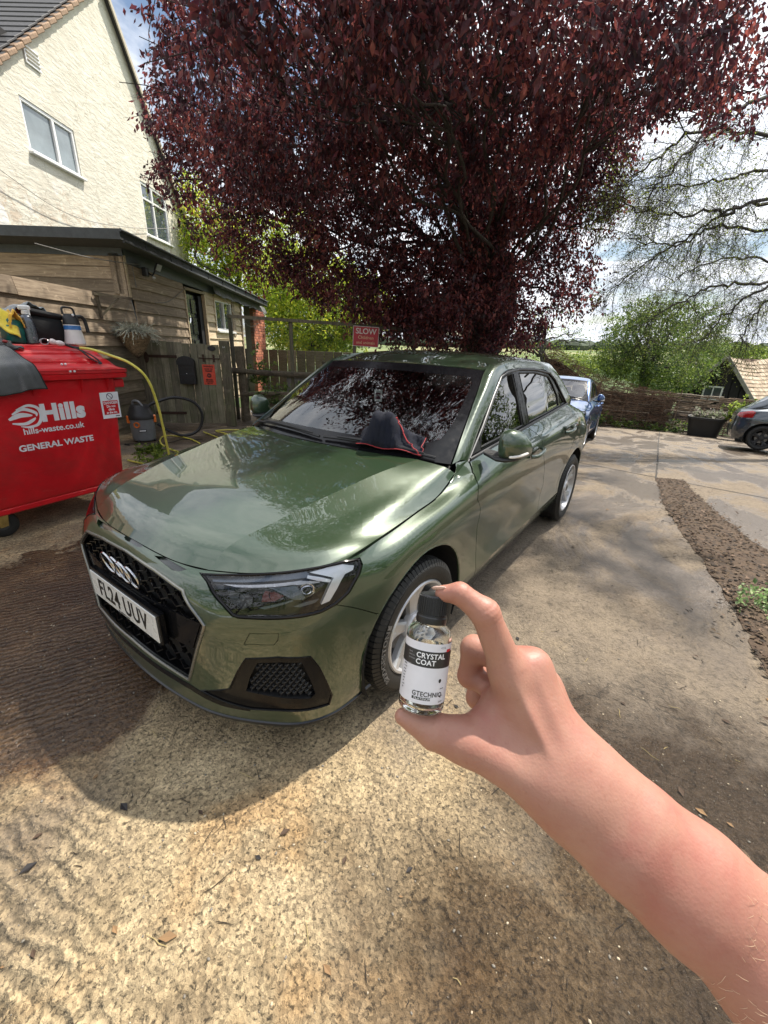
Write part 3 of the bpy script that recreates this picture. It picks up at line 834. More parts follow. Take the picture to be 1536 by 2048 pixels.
def flat_on(SF, poly, off, name, mat, parent, thick=.004, mirror=False, step=.012):
    V, R = panelize(SF, [('a', poly)], min(p[0] for p in poly) - .004 if min(p[0] for p in poly) > .01 else 0, max(p[0] for p in poly) + .004,
                    max(0, min(p[1] for p in poly) - .004), min(SF.V, max(p[1] for p in poly) + .004), .03, .025, step)
    return link(name, panel_mesh(SF, V, R['a'], name, mat, mirror, thick, off), parent)

def offset_curve(poly, d):
    """inset a closed uv polygon by d (towards inside, polygon ccw or cw)"""
    n = len(poly); A = sum(poly[i][0] * poly[(i + 1) % n][1] - poly[(i + 1) % n][0] * poly[i][1] for i in range(n)); sg = 1 if A > 0 else -1
    out = []
    for i in range(n):
        a, b, c = poly[i - 1], poly[i], poly[(i + 1) % n]
        d1 = (b[0] - a[0], b[1] - a[1]); d2 = (c[0] - b[0], c[1] - b[1]); l1 = hypot(*d1) + 1e-9; l2 = hypot(*d2) + 1e-9
        n1 = (-d1[1] / l1 * sg, d1[0] / l1 * sg); n2 = (-d2[1] / l2 * sg, d2[0] / l2 * sg)
        nx, ny = n1[0] + n2[0], n1[1] + n2[1]; l = hypot(nx, ny) + 1e-9; nx /= l; ny /= l
        k = d / max(.35, nx * n1[0] + ny * n1[1]); out.append((b[0] + nx * k, b[1] + ny * k))
    return out

def surf_tube(SF, poly, off, r, mat, name, parent, mirror=False, closed=True, n=6, step=.02):
    L = densify(poly, step, closed); u = np.array([p[0] for p in L]); v = np.array([p[1] for p in L])
    P = SF(u, v) + SF.normal(u, v) * off
    if mirror: P = P * [-1, 1, 1]
    m = MB(); m.tube([Vector(p) for p in P], r, n, True, closed); return m.build(name, mat, parent)

def bolt_circle(): pass

def make_wheel(name, parent, c, side, steer=0., rot0=0.3, spokes=5, R=.307, Wd=.195, rim=M_ALU, lettering=False):
    """c = centre of the outer face; side=+1 outer face looks to +x"""
    w = bpy.data.objects.new(name, None); COL.objects.link(w); w.parent = parent; w.matrix_parent_inverse = world_of(parent).inverted()
    Mr = Matrix.Translation(c) @ Matrix.Rotation(steer, 4, 'Z')
    if side < 0: Mr = Mr @ Matrix.Rotation(pi, 4, 'Z')
    w.matrix_basis = Mr
    rr = .213
    def loc(o): o.parent = w; o.matrix_parent_inverse = Matrix.Identity(4); return o
    # tyre: lathe about x, x=0 outer face of the rim, x negative to the inside
    prof = [(rr - .004, -.012), (rr + .004, -.004), (rr + .012, .004), (rr + .040, .010), (rr + .062, .008), (R - .034, .004), (R - .017, -.008), (R - .009, -.026)]
    xs = [-.026 - (Wd - .052) * k / 16 for k in range(17)]
    for k, x in enumerate(xs[1:-1]):
        g = (k + 1) in (4, 8, 12)
        prof.append((R - (.014 if g else .007), x))
    prof += [(R - .001, -Wd + .026), (R - .008, -Wd + .008), (rr + .05, -Wd - .004), (rr, -Wd + .01)]
    m = MB(); m.lathe(prof, (0, 0, 0), 72, 'x'); 
    ty = loc(m.build('tyre', M_RUB, None, True, 40))
    m = MB()
    for k in range(78):     # shoulder tread blocks with gaps
        a = 2 * pi * k / 78
        for (x0, x1, sh) in ((-.004, -.052, 0), (-Wd + .052, -Wd + .006, .5)):
            aa = a + sh * 2 * pi / 78; h = 2 * pi / 78 * .40
            vs = []
            for t in (-h, h):
                for x, r0 in ((x0 + (.008 if x0 > -.1 else 0), R - .032), ((x0 * .8 + x1 * .2), R - .005), (x1, R + .0015)):
                    if x0 < -.1: r0 = {0: R + .0015, 1: R + .0015, 2: R - .016}[len(vs) % 3]
                    vs.append((x, (r0) * cos(aa + t), r0 * sin(aa + t)))
            m.add(vs, [(0, 1, 4, 3), (1, 2, 5, 4)])
            lo = [(x, y * .972, z * .972) for x, y, z in vs]
            m.add(vs + lo, [(0, 3, 9, 6), (2, 8, 11, 5), (0, 6, 7, 1), (1, 7, 8, 2), (3, 4, 10, 9), (4, 5, 11, 10)])
    tb = loc(m.build('tread_block', M_RUB, None, False)); tb.parent = w; tag(tb, kind='stuff')
    # rim barrel and lip
    m = MB(); m.lathe([(rr + .002, -.004), (rr - .003, .003), (rr - .012, .002), (rr - .016, -.012), (rr - .026, -.03), (rr - .030, -.16), (rr - .02, -.18)], (0, 0, 0), 64, 'x')
    loc(m.build('rim', rim, None, True, 50))
    m = MB(); m.lathe([(0.001, -.11), (.125, -.11), (.135, -.10), (.135, -.085), (.03, -.085), (.001, -.085)], (0, 0, 0), 48, 'x'); loc(m.build('brake_disc', simple('brake_steel', (.16, .15, .14), .4, .8, .3, 40), None, True, 30))
    m = MB(); m.lathe([(rr - .03, -.175), (.05, -.178), (.001, -.178)], (0, 0, 0), 32, 'x'); loc(m.build('brake_backing', M_DARK, None, True, 30))
    # spokes: pairs that widen to the rim
    for k in range(spokes):
        a = rot0 + 2 * pi * k / spokes
        for sgn in (-1, 1):
            m = MB(); rows = []
            for t in range(7):
                f = t / 6; r = lerp(.040, rr - .008, f)
                wdt = lerp(.022, .024, f); ang = a + sgn * lerp(.02, .155, f ** 1.2) / 1.0 * (.6 + .4 * f) * 1.25
                x = lerp(-.026, -.006, f ** .8) - .012 * sin(pi * f)
                cy, cz = cos(ang), sin(ang); ty_, tz = -sin(ang), cos(ang)
                row = []
                for (q, dxx) in ((-1, -.030), (-1, -.006), (-.6, 0), (.6, -.001 if sgn > 0 else 0), (1, -.006), (1, -.030)):
                    row.append((x + dxx, r * cy + q * wdt * ty_, r * cz + q * wdt * tz))
                rows.append(row)
            m.grid(rows, True); m.f = [f[::-1] for f in m.f]
            loc(m.build('spoke', rim, None, True, 30))
    m = MB(); m.lathe([(.066, -.05), (.066, -.022), (.060, -.012), (.034, -.009), (.030, -.014), (.001, -.012)], (0, 0, 0), 40, 'x'); loc(m.build('hub', rim, None, True, 35))
    m = MB(); m.lathe([(.028, -.012), (.026, -.008), (.001, -.007)], (0, 0, 0), 24, 'x'); loc(m.build('centre_cap', M_BLACK, None, True, 35))
    for k in range(5):
        a = rot0 + 2 * pi * (k + .5) / 5; m = MB(); m.lathe([(.008, 0), (.008, -.004), (.001, -.004)], (-.010, .047 * cos(a), .047 * sin(a)), 8, 'x'); loc(m.build('wheel_bolt', M_DARK, None))
    if lettering:
        def warp(p):   # letters run round the sidewall
            a = p.x / .265; r = .265 + p.y
            return Vector((.0105 + p.z, r * cos(2.95 - a * -1), r * sin(2.95 - a * -1)))
        # reads along the sidewall as seen from outside
        def warp2(p):
            a = 3.15 - p.x / .262; r = .262 + p.y * 1.0
            return Vector((.0112 + p.z, r * cos(a), r * sin(a)))
        t = text_mesh('BRIDGESTONE', .034, None, simple('sidewall_print', (.10, .095, .09), .6), 'sidewall_lettering', w, 1.2, .0006, .0008, 'CENTER', 1.1, warp2)
        t.matrix_parent_inverse = Matrix.Identity(4)
    return w

# ---------------------------------------------------------------- the green hatchback
CAR = thing('hatchback_car', 'dark green five-door hatchback, freshly washed, facing the viewer at the centre', 'car', (0, 2.0, 0))
def both(fn):
    for mir in (False, True): fn(mir)

# wheel arches in the side view -> uv outlines
def arch_poly(yc, ry, rz, zc=.315, n=26):
    P = []
    for k in range(n + 1):
        a = -0.35 + (pi + .70) * k / n
        y = yc + ry * cos(a); z = zc + rz * sin(a)
        P.append((.858, y, z))
    uv = SB.find(P)
    return [(uv[0][0], -.02)] + uv + [(uv[-1][0], -.02)]
ARCH_F = arch_poly(.797, .383, .362); ARCH_R = arch_poly(3.352, .380, .362)
G = .0042
GRILLE = [(0, .606), (.20, .592), (.385, .553), (.448, .406), (.352, .128), (.20, .134), (0, .140)]
LAMP = UVP['lamp']; FOG = UVP['fog']
# lamp cuts to the top border of the sheet
lamp_gap = offset_curve(LAMP, -.0035)
hood_edge_v = SB.V
d1 = UVP['d1']; d2 = UVP['d2']
d1 = [(2.16, SB.V)] + d1[1:] + [(1.97, .055)]
d2 = [(2.97, SB.V)] + d2[1:5] + [(3.02, .20), (2.99, .055)]
d3 = [(3.86, SB.V)] + SB.find([(.84, 3.36, .95), (.86, 3.20, .80), (.86, 3.07, .68), (.86, 2.985, .56), (.86, 2.935, .45), (.85, 2.93, .33)]) + [(3.40, .055)]
sill = [(1.50, .055), (1.97, .055), (2.99, .055), (3.55, .055)]
regions = [('arch', ARCH_F), ('arch', ARCH_R), ('grille_hole', GRILLE), ('lamp_hole', lamp_gap), ('fog_hole', FOG)]
for k in (-1, 0, 1):
    dx_ = k * .208
for sl in (UVP['slot'],): regions.append(('slot_hole', sl))
sc0 = [(0, .690), (.045, .686), (.066, .706), (.064, .7327), (0, .7327)]
regions.append(('slot_hole', sc0))
regions.append(('gap', [(-.01, SB.V - .0045), (1.64, SB.V - .0045), (1.64, SB.V + .01), (-.01, SB.V + .01)]))
regions += [('gap', strip_poly(UVP['bump'], G * .8)), ('gap', strip_poly(offset_curve(UVP['tow'] + [], 0) + [UVP['tow'][0]], .0022)),
            ('gap', strip_poly(d1, G)), ('gap', strip_poly(d2, G)), ('gap', strip_poly(d3, G)), ('gap', strip_poly([(1.97, .055), (2.99, .055), (3.50, .055)], G))]
# tail lamp
tl = [(4.20, .62), (4.22, .52), (4.45, .50), (4.62, .53), (4.62, .61), (4.3, .66)]
regions.append(('tail_hole', tl))
# named panels
bu = UVP['bump']
regions += [('front_bumper', [(-.01, -.01), (1.30, -.01), (1.20, .30), bu[3], bu[2], bu[1], (.885, .499), (.85, .60), (.40, .80), (-.01, .80)]),
            ('fender', [(1.20, -.01), (1.20, .30), bu[3], bu[2], bu[1], bu[0], (.85, .60), (.60, .80)] + d1 + [(1.97, .03), (1.97, -.01)]),
            ('front_door', d1 + d2[::-1]), ('rear_door', d2 + d3[::-1]),
            ('sill', [(1.9, -.01), (3.7, -.01), (3.7, .055), (1.9, .055)]),
            ('rear_bumper', [(3.95, -.01), (6, -.01), (6, .36), (4.15, .36), (3.95, .30)]),
            ('rear_quarter', [(3.3, -.01), (4.62, -.01), (4.62, .8), (3.3, .8)]),
            ('tailgate', [(4.5, -.01), (6, -.01), (6, .8), (4.5, .8)])]
VB, RB = panelize(SB, regions, 0, SB.U, 0, SB.V, .036, .030, .013)
nm_part = {'front_bumper': 'front_bumper', 'fender': 'front_wing', 'front_door': 'front_door', 'rear_door': 'rear_door', 'sill': 'sill', 'rear_bumper': 'rear_bumper', 'rear_quarter': 'rear_wing', 'tailgate': 'tailgate'}
DOORS = {}
for nm, pn in nm_part.items():
    for mir in (False, True):
        if nm not in RB: continue
        o = link(pn, panel_mesh(SB, VB, RB[nm], pn, M_PAINT, mir), CAR)
        DOORS[(nm, mir)] = o
# dark under-skin so that every gap reads black
allF = np.concatenate([RB[k] for k in RB if k not in ('arch', 'grille_hole', 'lamp_hole', 'fog_hole', 'slot_hole', 'tail_hole')])
for mir in (False, True):
    link('inner_body', panel_mesh(SB, VB, allF, 'inner_body', M_DARK, mir, 0, -.016), CAR)

# wheel housings
for mir in (False, True):
    for yc in (.797, 3.352):
        m = MB(); s = -1 if mir else 1
        rows = []
        for x in (.845, .60, .58):
            r = .372 if x > .59 else .02
            rows.append([(s * x, yc + r * 1.02 * cos(a), .315 + r * sin(a) * .99) for a in [-.42 + (pi + .84) * k / 20 for k in range(21)]])
        m.grid(rows); m.build('wheel_housing', M_DARK, CAR)

# rolled arch lips
for mir in (False, True):
    for AP in (ARCH_F, ARCH_R):
        surf_tube(SB, AP[1:-1], -.006, .007, M_PAINT, 'arch_lip', CAR, mir, False)

# bonnet with its own return edge
VH, RH = panelize(SH, [('hood', [(-.01, .0015), (SH.U - .0045, .0015), (SH.U - .0045, SH.V), (-.01, SH.V)])], 0, SH.U, 0, SH.V, .04, .035, .02)
for mir in (False, True):
    link('bonnet', panel_mesh(SH, VH, RH['hood'], 'bonnet', M_PAINT, mir, .012), CAR)
    link('bonnet_underside', panel_mesh(SH, VH, RH['hood'], 'bonnet_underside', M_DARK, mir, 0, -.022), CAR)
# roof, rails and pillars
VR, RR_ = panelize(SR, [('roof', [(-.01, -.01), (SR.U + .01, -.01), (SR.U + .01, SR.V - .004), (-.01, SR.V - .004)])], 0, SR.U, 0, SR.V, .05, .05, .03)
VU, RU = panelize(SU, [('rail', [(-.01, .002), (SU.U + .01, .002), (SU.U + .01, SU.V - .002), (-.01, SU.V - .002)])], 0, SU.U, 0, SU.V, .04, .02, .02)
for mir in (False, True):
    link('roof', panel_mesh(SR, VR, RR_['roof'], 'roof', M_PAINT, mir, .012, sign=-1), CAR)
    link('roof_pillar', panel_mesh(SU, VU, RU['rail'], 'roof_pillar', M_PAINT, mir, .012), CAR)
# make sure orientation is right: checked by normals at build (see sign arguments)

# glass: windscreen with its black frit border
wm = .05
fr_in = [(-.01, .10), (SW.U - .16, .10), (SW.U - .085, .16), (SW.U - .06, .3), (SW.U - .055, SW.V - .15), (SW.U - .08, SW.V - .085), (-.01, SW.V - .085)]
VW, RW = panelize(SW, [('clear', fr_in), ('frit', [(-.01, .001), (SW.U - .006, .001), (SW.U - .006, SW.V - .004), (-.01, SW.V - .004)])], 0, SW.U, 0, SW.V, .05, .05, .03)
ws = []
for mir in (False, True):
    ws.append(link('windscreen', panel_mesh(SW, VW, RW['clear'], 'windscreen', M_WIND, mir, 0, -.004), CAR))
    link('windscreen_border', panel_mesh(SW, VW, RW['frit'], 'windscreen_border', M_GLOSS, mir, .004, -.004), CAR)
VT, RT = panelize(ST, [('g', [(-.01, .02), (ST.U - .03, .02), (ST.U - .03, ST.V - .05), (-.01, ST.V - .05)])], 0, ST.U, 0, ST.V, .06, .06, .03)
for mir in (False, True):
    link('rear_window', panel_mesh(ST, VT, RT['g'], 'rear_window', M_TINT, mir, 0, 0), CAR)
    if 'rest' in RT: link('tailgate_frame', panel_mesh(ST, VT, RT['rest'], 'tailgate_frame', M_PAINT, mir, .008, 0), CAR)

# side glazing: in the (y, z) plane with the tumblehome of the house
_by = [(1.29, .921), (1.33, .921), (1.95, .967), (2.7, 1.012), (3.32, 1.035), (3.4, 1.036)]
def beltz(y): return float(np.interp(y, [a for a, b in _by], [b for a, b in _by]))
def beltx(y): return float(np.interp(y, [1.33, 1.95, 2.7, 3.32], [.757, .757, .748, .720]))
def gx(y, z): 
    h = z - beltz(y); return beltx(y) - .26 * h - .12 * h * h * 1.0
def side_poly(poly, name, mat, inset, mir, thick=.004, parent=None, wrap=True):
    s = -1 if mir else 1
    L = densify(poly, .04, True); 
    vv = [Vector(p) for p in L]; ed = [(i, (i + 1) % len(L)) for i in range(len(L))]
    ys = [p[0] for p in L]; zs = [p[1] for p in L]
    gp = [(y, z) for y in np.arange(min(ys), max(ys), .05) for z in np.arange(min(zs), max(zs), .05)]
    k = pip(L, np.array([g[0] for g in gp]), np.array([g[1] for g in gp])); con = np.array(L)
    for g, t in zip(gp, k):
        if t and ((con - g) ** 2).sum(1).min() > .015 ** 2: vv.append(Vector(g))
    r = delaunay_2d_cdt(vv, ed, [], 1, 1e-6)
    m = MB(); vs = [(s * (gx(p.x, p.y) - inset), p.x, p.y) for p in r[0]]
    fs = [tuple(f) if not mir else tuple(f)[::-1] for f in r[2]]
    m.add(vs, fs)
    if thick:
        n = len(L); b = [(s * (gx(*p) - inset), p[0], p[1]) for p in L]; b2 = [(q[0] - s * thick, q[1], q[2]) for q in b]
        m.add(b + b2, [((i + 1) % n, i, i + n, (i + 1) % n + n) for i in range(n)])
    return m.build(name, mat, parent or CAR, True, 30)
# outline of the window band (inside the painted frame)
DLO_top = [(1.33, .921), (1.54, 1.062), (1.736, 1.202), (1.885, 1.296), (2.0, 1.320), (2.22, 1.333), (2.52, 1.326), (2.86, 1.297), (3.0, 1.245), (3.13, 1.155), (3.33, 1.036)]
def ztop(y): return float(np.interp(y, [a for a, b in DLO_top], [b for a, b in DLO_top]))
def win(y0, y1, mt=.028, mb=.018, tri=None):
    n = 10; P = []
    for k in range(n + 1):
        y = lerp(y0, y1, k / n); P.append((y, beltz(y) + mb))
    Q = []
    for k in range(n + 1):
        y = lerp(y1, y0, k / n); Q.append((y, max(ztop(y) - mt, beltz(y) + mb + .004)))
    return P + Q
for mir in (False, True):
    s = -1 if mir else 1
    out = [(y, ztop(y) + .004) for y in np.linspace(1.335, 3.325, 40)] + [(y, beltz(y) - .004) for y in np.linspace(3.325, 1.335, 20)]
    # black band carries the glasses: window surround with openings cut by cdt regions
    W1 = [(1.50, .958), (2.135, .998), (2.075, 1.302), (1.99, 1.298), (1.90, 1.278), (1.78, 1.20), (1.64, 1.10), (1.52, 1.012)]
    W2 = [(2.265, 1.004), (3.045, 1.043), (3.03, 1.12), (2.93, 1.205), (2.83, 1.268), (2.52, 1.300), (2.20, 1.305)]
    W3 = [(3.105, 1.046), (3.255, 1.050), (3.10, 1.143), (3.08, 1.140)]
    L = []; ed = []
    for poly in (out, W1, W2, W3):
        D = densify(poly, .03, True); o0 = len(L); L += D; ed += [(o0 + i, o0 + (i + 1) % len(D)) for i in range(len(D))]
    r = delaunay_2d_cdt([Vector(p) for p in L], ed, [], 0, 1e-6)
    V2 = np.array([(p.x, p.y) for p in r[0]]); F2 = [f for f in r[2] if len(f) == 3]; cc = np.array([V2[list(f)].mean(0) for f in F2])
    keep = pip(out, cc[:, 0], cc[:, 1])
    for w_ in (W1, W2, W3): keep &= ~pip(w_, cc[:, 0], cc[:, 1])
    m = MB(); m.add([(s * (gx(a, b) - .006), a, b) for a, b in V2], [tuple(f) if not mir else tuple(f)[::-1] for f, k in zip(F2, keep) if k])
    m.build('window_surround', M_GLOSS, CAR, True, 30)
    for w_, nm in ((W1, 'front_side_window'), (W2, 'rear_side_window'), (W3, 'quarter_window')):
        side_poly(w_, nm, M_SIDE if nm[0] == 'f' else M_TINT, .012, mir, 0)
    # seals around openings
    for w_ in (W1, W2, W3):
        m = MB(); m.tube([(s * (gx(a, b) - .008), a, b) for a, b in densify(w_, .04, True)], .005, 6, True, True); m.build('window_seal', M_BLACK, CAR)
    # belt trim and frame line
    m = MB(); m.tube([(s * (beltx(y) + .004), y, beltz(y) + .004) for y in np.linspace(1.345, 3.31, 24)], .0085, 8); m.build('belt_trim', M_SATIN, CAR)
    m = MB(); m.tube([(s * (gx(y, z) + .002), y, z - .006) for y, z in DLO_top], .0065, 8); m.build('frame_trim', M_SATIN, CAR)
    # B pillar bright-ish gloss panels and mirror triangle
    m = MB(); m.prism([(2.155, 1.00), (2.19, 1.0), (2.13, 1.305), (2.095, 1.305)], (0, 0, 0), (0, 1, 0), (0, 0, 1), .001)
    m.v = [(s * (gx(a[1], a[2]) - .002), a[1], a[2]) for a in m.v]; m.build('pillar_panel', M_GLOSS, CAR, False)
    m = MB(); m.prism([(1.37, .945), (1.475, .952), (1.475, 1.0)], (0, 0, 0), (0, 1, 0), (0, 0, 1), .006); m.v = [(s * (gx(a[1], a[2]) - .001 + a[0]), a[1], a[2]) for a in m.v]; m.build('mirror_triangle', M_SATIN, CAR, False)

# ---- grille
def grille_surface(off, poly, mat, name, parent, flange=0):
    V, R = panelize(SB, [('a', poly)], 0, .50, .09, .65, .03, .03, .02)
    for mir in (False, True): link(name, panel_mesh(SB, V, R['a'], name, mat, mir, flange, off), parent)
GR = thing('grille', None, None); GR.parent = CAR; GR.matrix_parent_inverse = world_of(CAR).inverted()
grille_surface(-.045, offset_curve(GRILLE, -.004), M_DARK, 'grille_backing', GR)
# side walls of the opening
Lg = densify(GRILLE, .02, False)
for mir in (False, True):
    u = np.array([p[0] for p in Lg]); v = np.array([p[1] for p in Lg]); P0 = SB(u, v); Nn = SB.normal(u, v)
    rows = [P0 - Nn * k for k in (.0, .02, .048)]
    m = MB(); m.grid([[tuple(q * ([-1, 1, 1] if mir else [1, 1, 1])) for q in r_] for r_ in rows]); m.build('grille_wall', M_GLOSS, GR)
# frame: satin strip on a gloss black one, full outline both halves
def full_outline(poly, off):
    L = densify(poly, .02, False); u = np.array([p[0] for p in L]); v = np.array([p[1] for p in L]); P = SB(u, v) + SB.normal(u, v) * off
    a = [Vector(q) for q in P]; b = [Vector((-q[0], q[1], q[2])) for q in P][::-1]
    return a + b[1:-1]
m = MB(); m.tube(full_outline(GRILLE, .001), .0055, 8, True, True); m.build('grille_frame', simple('frame_satin', (.25, .25, .235), .3, .8, .05, 40), GR)
m = MB(); m.tube(full_outline([(max(0, a), b) for a, b in offset_curve([(-.3, .606)] + GRILLE[1:-1] + [(-.3, .140)], .010)][1:-1] and [(0, .596), (.20, .582), (.378, .543), (.437, .405), (.345, .138), (.20, .144), (0, .150)], -.006), .006, 6, True, True); m.build('grille_inner_frame', M_GLOSS, GR)
# mesh of flattened Y cells, clipped to the opening
m = MB(); m2 = MB()
inner = [(-.50, .596)] + [(.20, .582), (.376, .541), (.434, .405), (.343, .140), (.20, .146)] + [(-.5, .146)]
def gin(u, v): return bool(pip([(-.01, .60)] + inner[1:-1] + [(-.01, .146)], np.array([abs(u)]), np.array([v]))[0])
def gpt(u, v, off):
    q = SB([abs(u)], [v])[0] + SB.normal(np.array([abs(u)]), np.array([v]))[0] * off
    return Vector((q[0] if u >= 0 else -q[0], q[1], q[2]))
cw, chh = .080, .047
for r_ in range(-1, 14):
    for c_ in range(-8, 9):
        cu = c_ * cw + (cw / 2 if r_ % 2 else 0); cv = .150 + r_ * chh
        # Y shape: centre to three arms, open cells between
        ctr = (cu, cv)
        arms = [(cu - cw * .36, cv + chh * .36), (cu + cw * .36, cv + chh * .36), (cu, cv - chh * .62)]
        for a_ in arms:
            if gin(*ctr) and gin(*a_):
                m.bar(gpt(*ctr, -.016), gpt(*a_, -.024), .0042, .012, (0, -1, 0.2))
        # fine bright edges on the upper arms
        if gin(*ctr) and gin(*arms[2]): 
            m.bar(gpt(arms[0][0], arms[0][1], -.020), gpt(cu - cw * .36, cv + chh * .75, -.020), .0045, .010, (0, -1, .2)) if gin(cu - cw * .36, cv + chh * .75) else None
go = m.build('grille_mesh', M_GLOSS, GR, False); tag(go, kind='stuff')
# horizontal gloss band behind the plate
band = [(0, .262), (.39, .262), (.415, .335), (.39, .40), (0, .40)]
grille_surface(-.012, [(-.01, .262), (.372, .262), (.418, .395), (-.01, .40)], M_GLOSS, 'grille_band', GR, .01)
# four rings
for k in range(4):
    xc = (-1.5 + k) * .0600
    m = MB(); m.lathe([(.0500 * 1, 0)], n=2) if False else None
    Mx = Matrix.Translation((xc, .006 + .002 * (k % 2), .617)) @ Matrix.Rotation(radians(12), 4, 'X')
    prof = [(.0448, .002), (.0448, -.001), (.0458, -.0030), (.0472, -.0034), (.0486, -.001), (.0488, .002)]
    m.lathe([(r_, h_) for r_, h_ in prof], (0, 0, 0), 40, 'y'); m.v = [tuple(Mx @ Vector(q)) for q in m.v]; 
    m.build('emblem_ring', simple('emblem_chrome', (.55, .55, .57), .14, 1., .03, 20), GR, True, 60)
# number plate
NP = thing('number_plate', None, None); NP.parent = CAR; NP.matrix_parent_inverse = world_of(CAR).inverted()
zp = .4775
m = MB(); m.cbox((0, .006, zp), (.545, .026, .128), .004); m.build('plate_holder', M_GLOSS, NP, False)
m = MB(); m.cbox((0, -.0095, zp), (.520, .004, .111), .0012); m.build('plate', M_PLATE, NP, False)
Mp = frame((0, -.0122, zp), (1, 0, 0), (0, 0, 1))
text_mesh('FL24 UUV', .106, Mp @ Matrix.Translation((.0, -.002, 0)), M_INK, 'plate_lettering', NP, .83, .0018, .0004, 'CENTER', 1.06)
text_mesh('REPLACEMENT PLATES', .009, Mp @ Matrix.Translation((.0, -.0485, 0)), M_INK, 'plate_small_print', NP, 1, 0, .0003)

# ---- headlamps
for mir in (False, True):
    HL = thing('headlight', None, None); HL.parent = CAR; HL.matrix_parent_inverse = world_of(CAR).inverted()
    flat_on(SB, offset_curve(LAMP, .001), -.0015, 'lens', M_LENS, HL, 0, mir)
    flat_on(SB, LAMP, -.045, 'lamp_housing', M_GLOSS, HL, 0, mir)
    L = densify(LAMP, .015, True); u = np.array([p[0] for p in L]); v = np.array([p[1] for p in L]); P0 = SB(u, v); Nn = SB.normal(u, v); sx = np.array([-1, 1, 1]) if mir else np.array([1, 1, 1])
    m = MB(); m.grid([[tuple(q * sx) for q in (P0 - Nn * k)] for k in (.001, .02, .046)], True); m.build('lamp_wall', M_GLOSS, HL)
    surf_tube(SB, offset_curve(LAMP, .006), -.003, .0055, M_GLOSS, 'lamp_rim', HL, mir)
    flat_on(SB, UVP['drl_strip'], -.016, 'lamp_brow', M_GREYP, HL, .012, mir)
    flat_on(SB, UVP['drl_line'], -.018, 'light_strip', simple('light_strip_silver', (.42, .42, .44), .25, .6, .2, 60), HL, .012, mir)
    flat_on(SB, UVP['drl_y'], -.010, 'daytime_light', M_DRL, HL, .02, mir)
    flat_on(SB, UVP['drl_y2'], -.009, 'daytime_light', M_DRL, HL, .02, mir)
    flat_on(SB, UVP['lamp_red'], -.038, 'inner_panel', M_REDP, HL, .004, mir)
    flat_on(SB, UVP['lamp_wedge'], -.026, 'inner_wedge', M_GREYP, HL, .012, mir)
    flat_on(SB, UVP['lamp_bar'], -.026, 'inner_bar', M_GREYP, HL, .01, mir)
    flat_on(SB, UVP['lamp_bar2'], -.026, 'inner_bar', M_GREYP, HL, .01, mir)
    flat_on(SB, UVP['lamp_side'], -.036, 'inner_panel', simple('lamp_dark_grey', (.06, .06, .065), .3, .4), HL, .006, mir)
    flat_on(SB, UVP['lamp_box'], -.020, 'inner_bar', M_SATIN, HL, .006, mir)
    for (pu, pv) in ((.80, .585), (.70, .575), (.60, .56)):
        q = SB([pu], [pv])[0]; nn = SB.normal(np.array([pu]), np.array([pv]))[0]
        m = MB(); Mq = frame(Vector(q * sx) - Vector(nn * sx) * .038, Vector(nn * sx).cross(Vector((0, 0, 1))), (0, 0, 1)) 
        m.lathe([(.001, .010), (.012, .008), (.019, .002), (.021, .004), (.024, .004), (.026, -.006)], (0, 0, 0), 20, 'z'); m.v = [tuple(Mq @ Vector(a)) for a in m.v]
        m.build('projector', M_CHR if pu > .75 else M_GLOSS, HL, True, 60)

# ---- lower side grilles
for mir in (False, True):
    FG = thing('side_intake', None, None); FG.parent = CAR; FG.matrix_parent_inverse = world_of(CAR).inverted()
    sx = np.array([-1, 1, 1]) if mir else np.array([1, 1, 1])
    ring = UVP['foggrille']
    V, R = panelize(SB, [('mesh', ring), ('frame', FOG)], .38, .92, .03, .33, .03, .025, .012)
    link('intake_frame', panel_mesh(SB, V, R['frame'], 'intake_frame', M_GLOSS, mir, .02, -.003), FG)
    link('intake_backing', panel_mesh(SB, V, R['mesh'], 'intake_backing', M_DARK, mir, 0, -.035), FG)
    L = densify(ring, .02, True); u = np.array([p[0] for p in L]); v = np.array([p[1] for p in L]); P0 = SB(u, v); Nn = SB.normal(u, v)
    m = MB(); m.grid([[tuple(q * sx) for q in (P0 - Nn * k)] for k in (.003, .036)], True); m.build('intake_wall', M_BLACK, FG)
    surf_tube(SB, FOG, -.001, .0035, M_GLOSS, 'intake_edge', FG, mir)
    m = MB(); m3 = MB()
    for r_ in range(12):
        for c_ in range(14):
            cu = .575 + c_ * .0225 + (.011 if r_ % 2 else 0); cv = .115 + r_ * .0145
            pts = [(cu, cv), (cu + .0075, cv + .0055), (cu - .0075, cv + .0055), (cu, cv - .009)]
            if all(pip(ring, np.array([a]), np.array([b]))[0] for a, b in pts):
                q = [Vector((SB([a], [b])[0] - SB.normal(np.array([a]), np.array([b]))[0] * .014) * sx) for a, b in pts]
                for e in q[1:]: m.bar(q[0], e, .0035, .012, Vector((0, -1, 0)))
                m3.sphere(q[0], .0028, 6, 4)
    tag(m.build('intake_mesh', M_BLACK, FG, False), kind='stuff'); tag(m3.build('intake_stud', M_SATIN, FG), kind='stuff')
M_BACK = simple('slot_dark_green', (.008, .014, .008), .25, 0, .1, 20, coat=1)
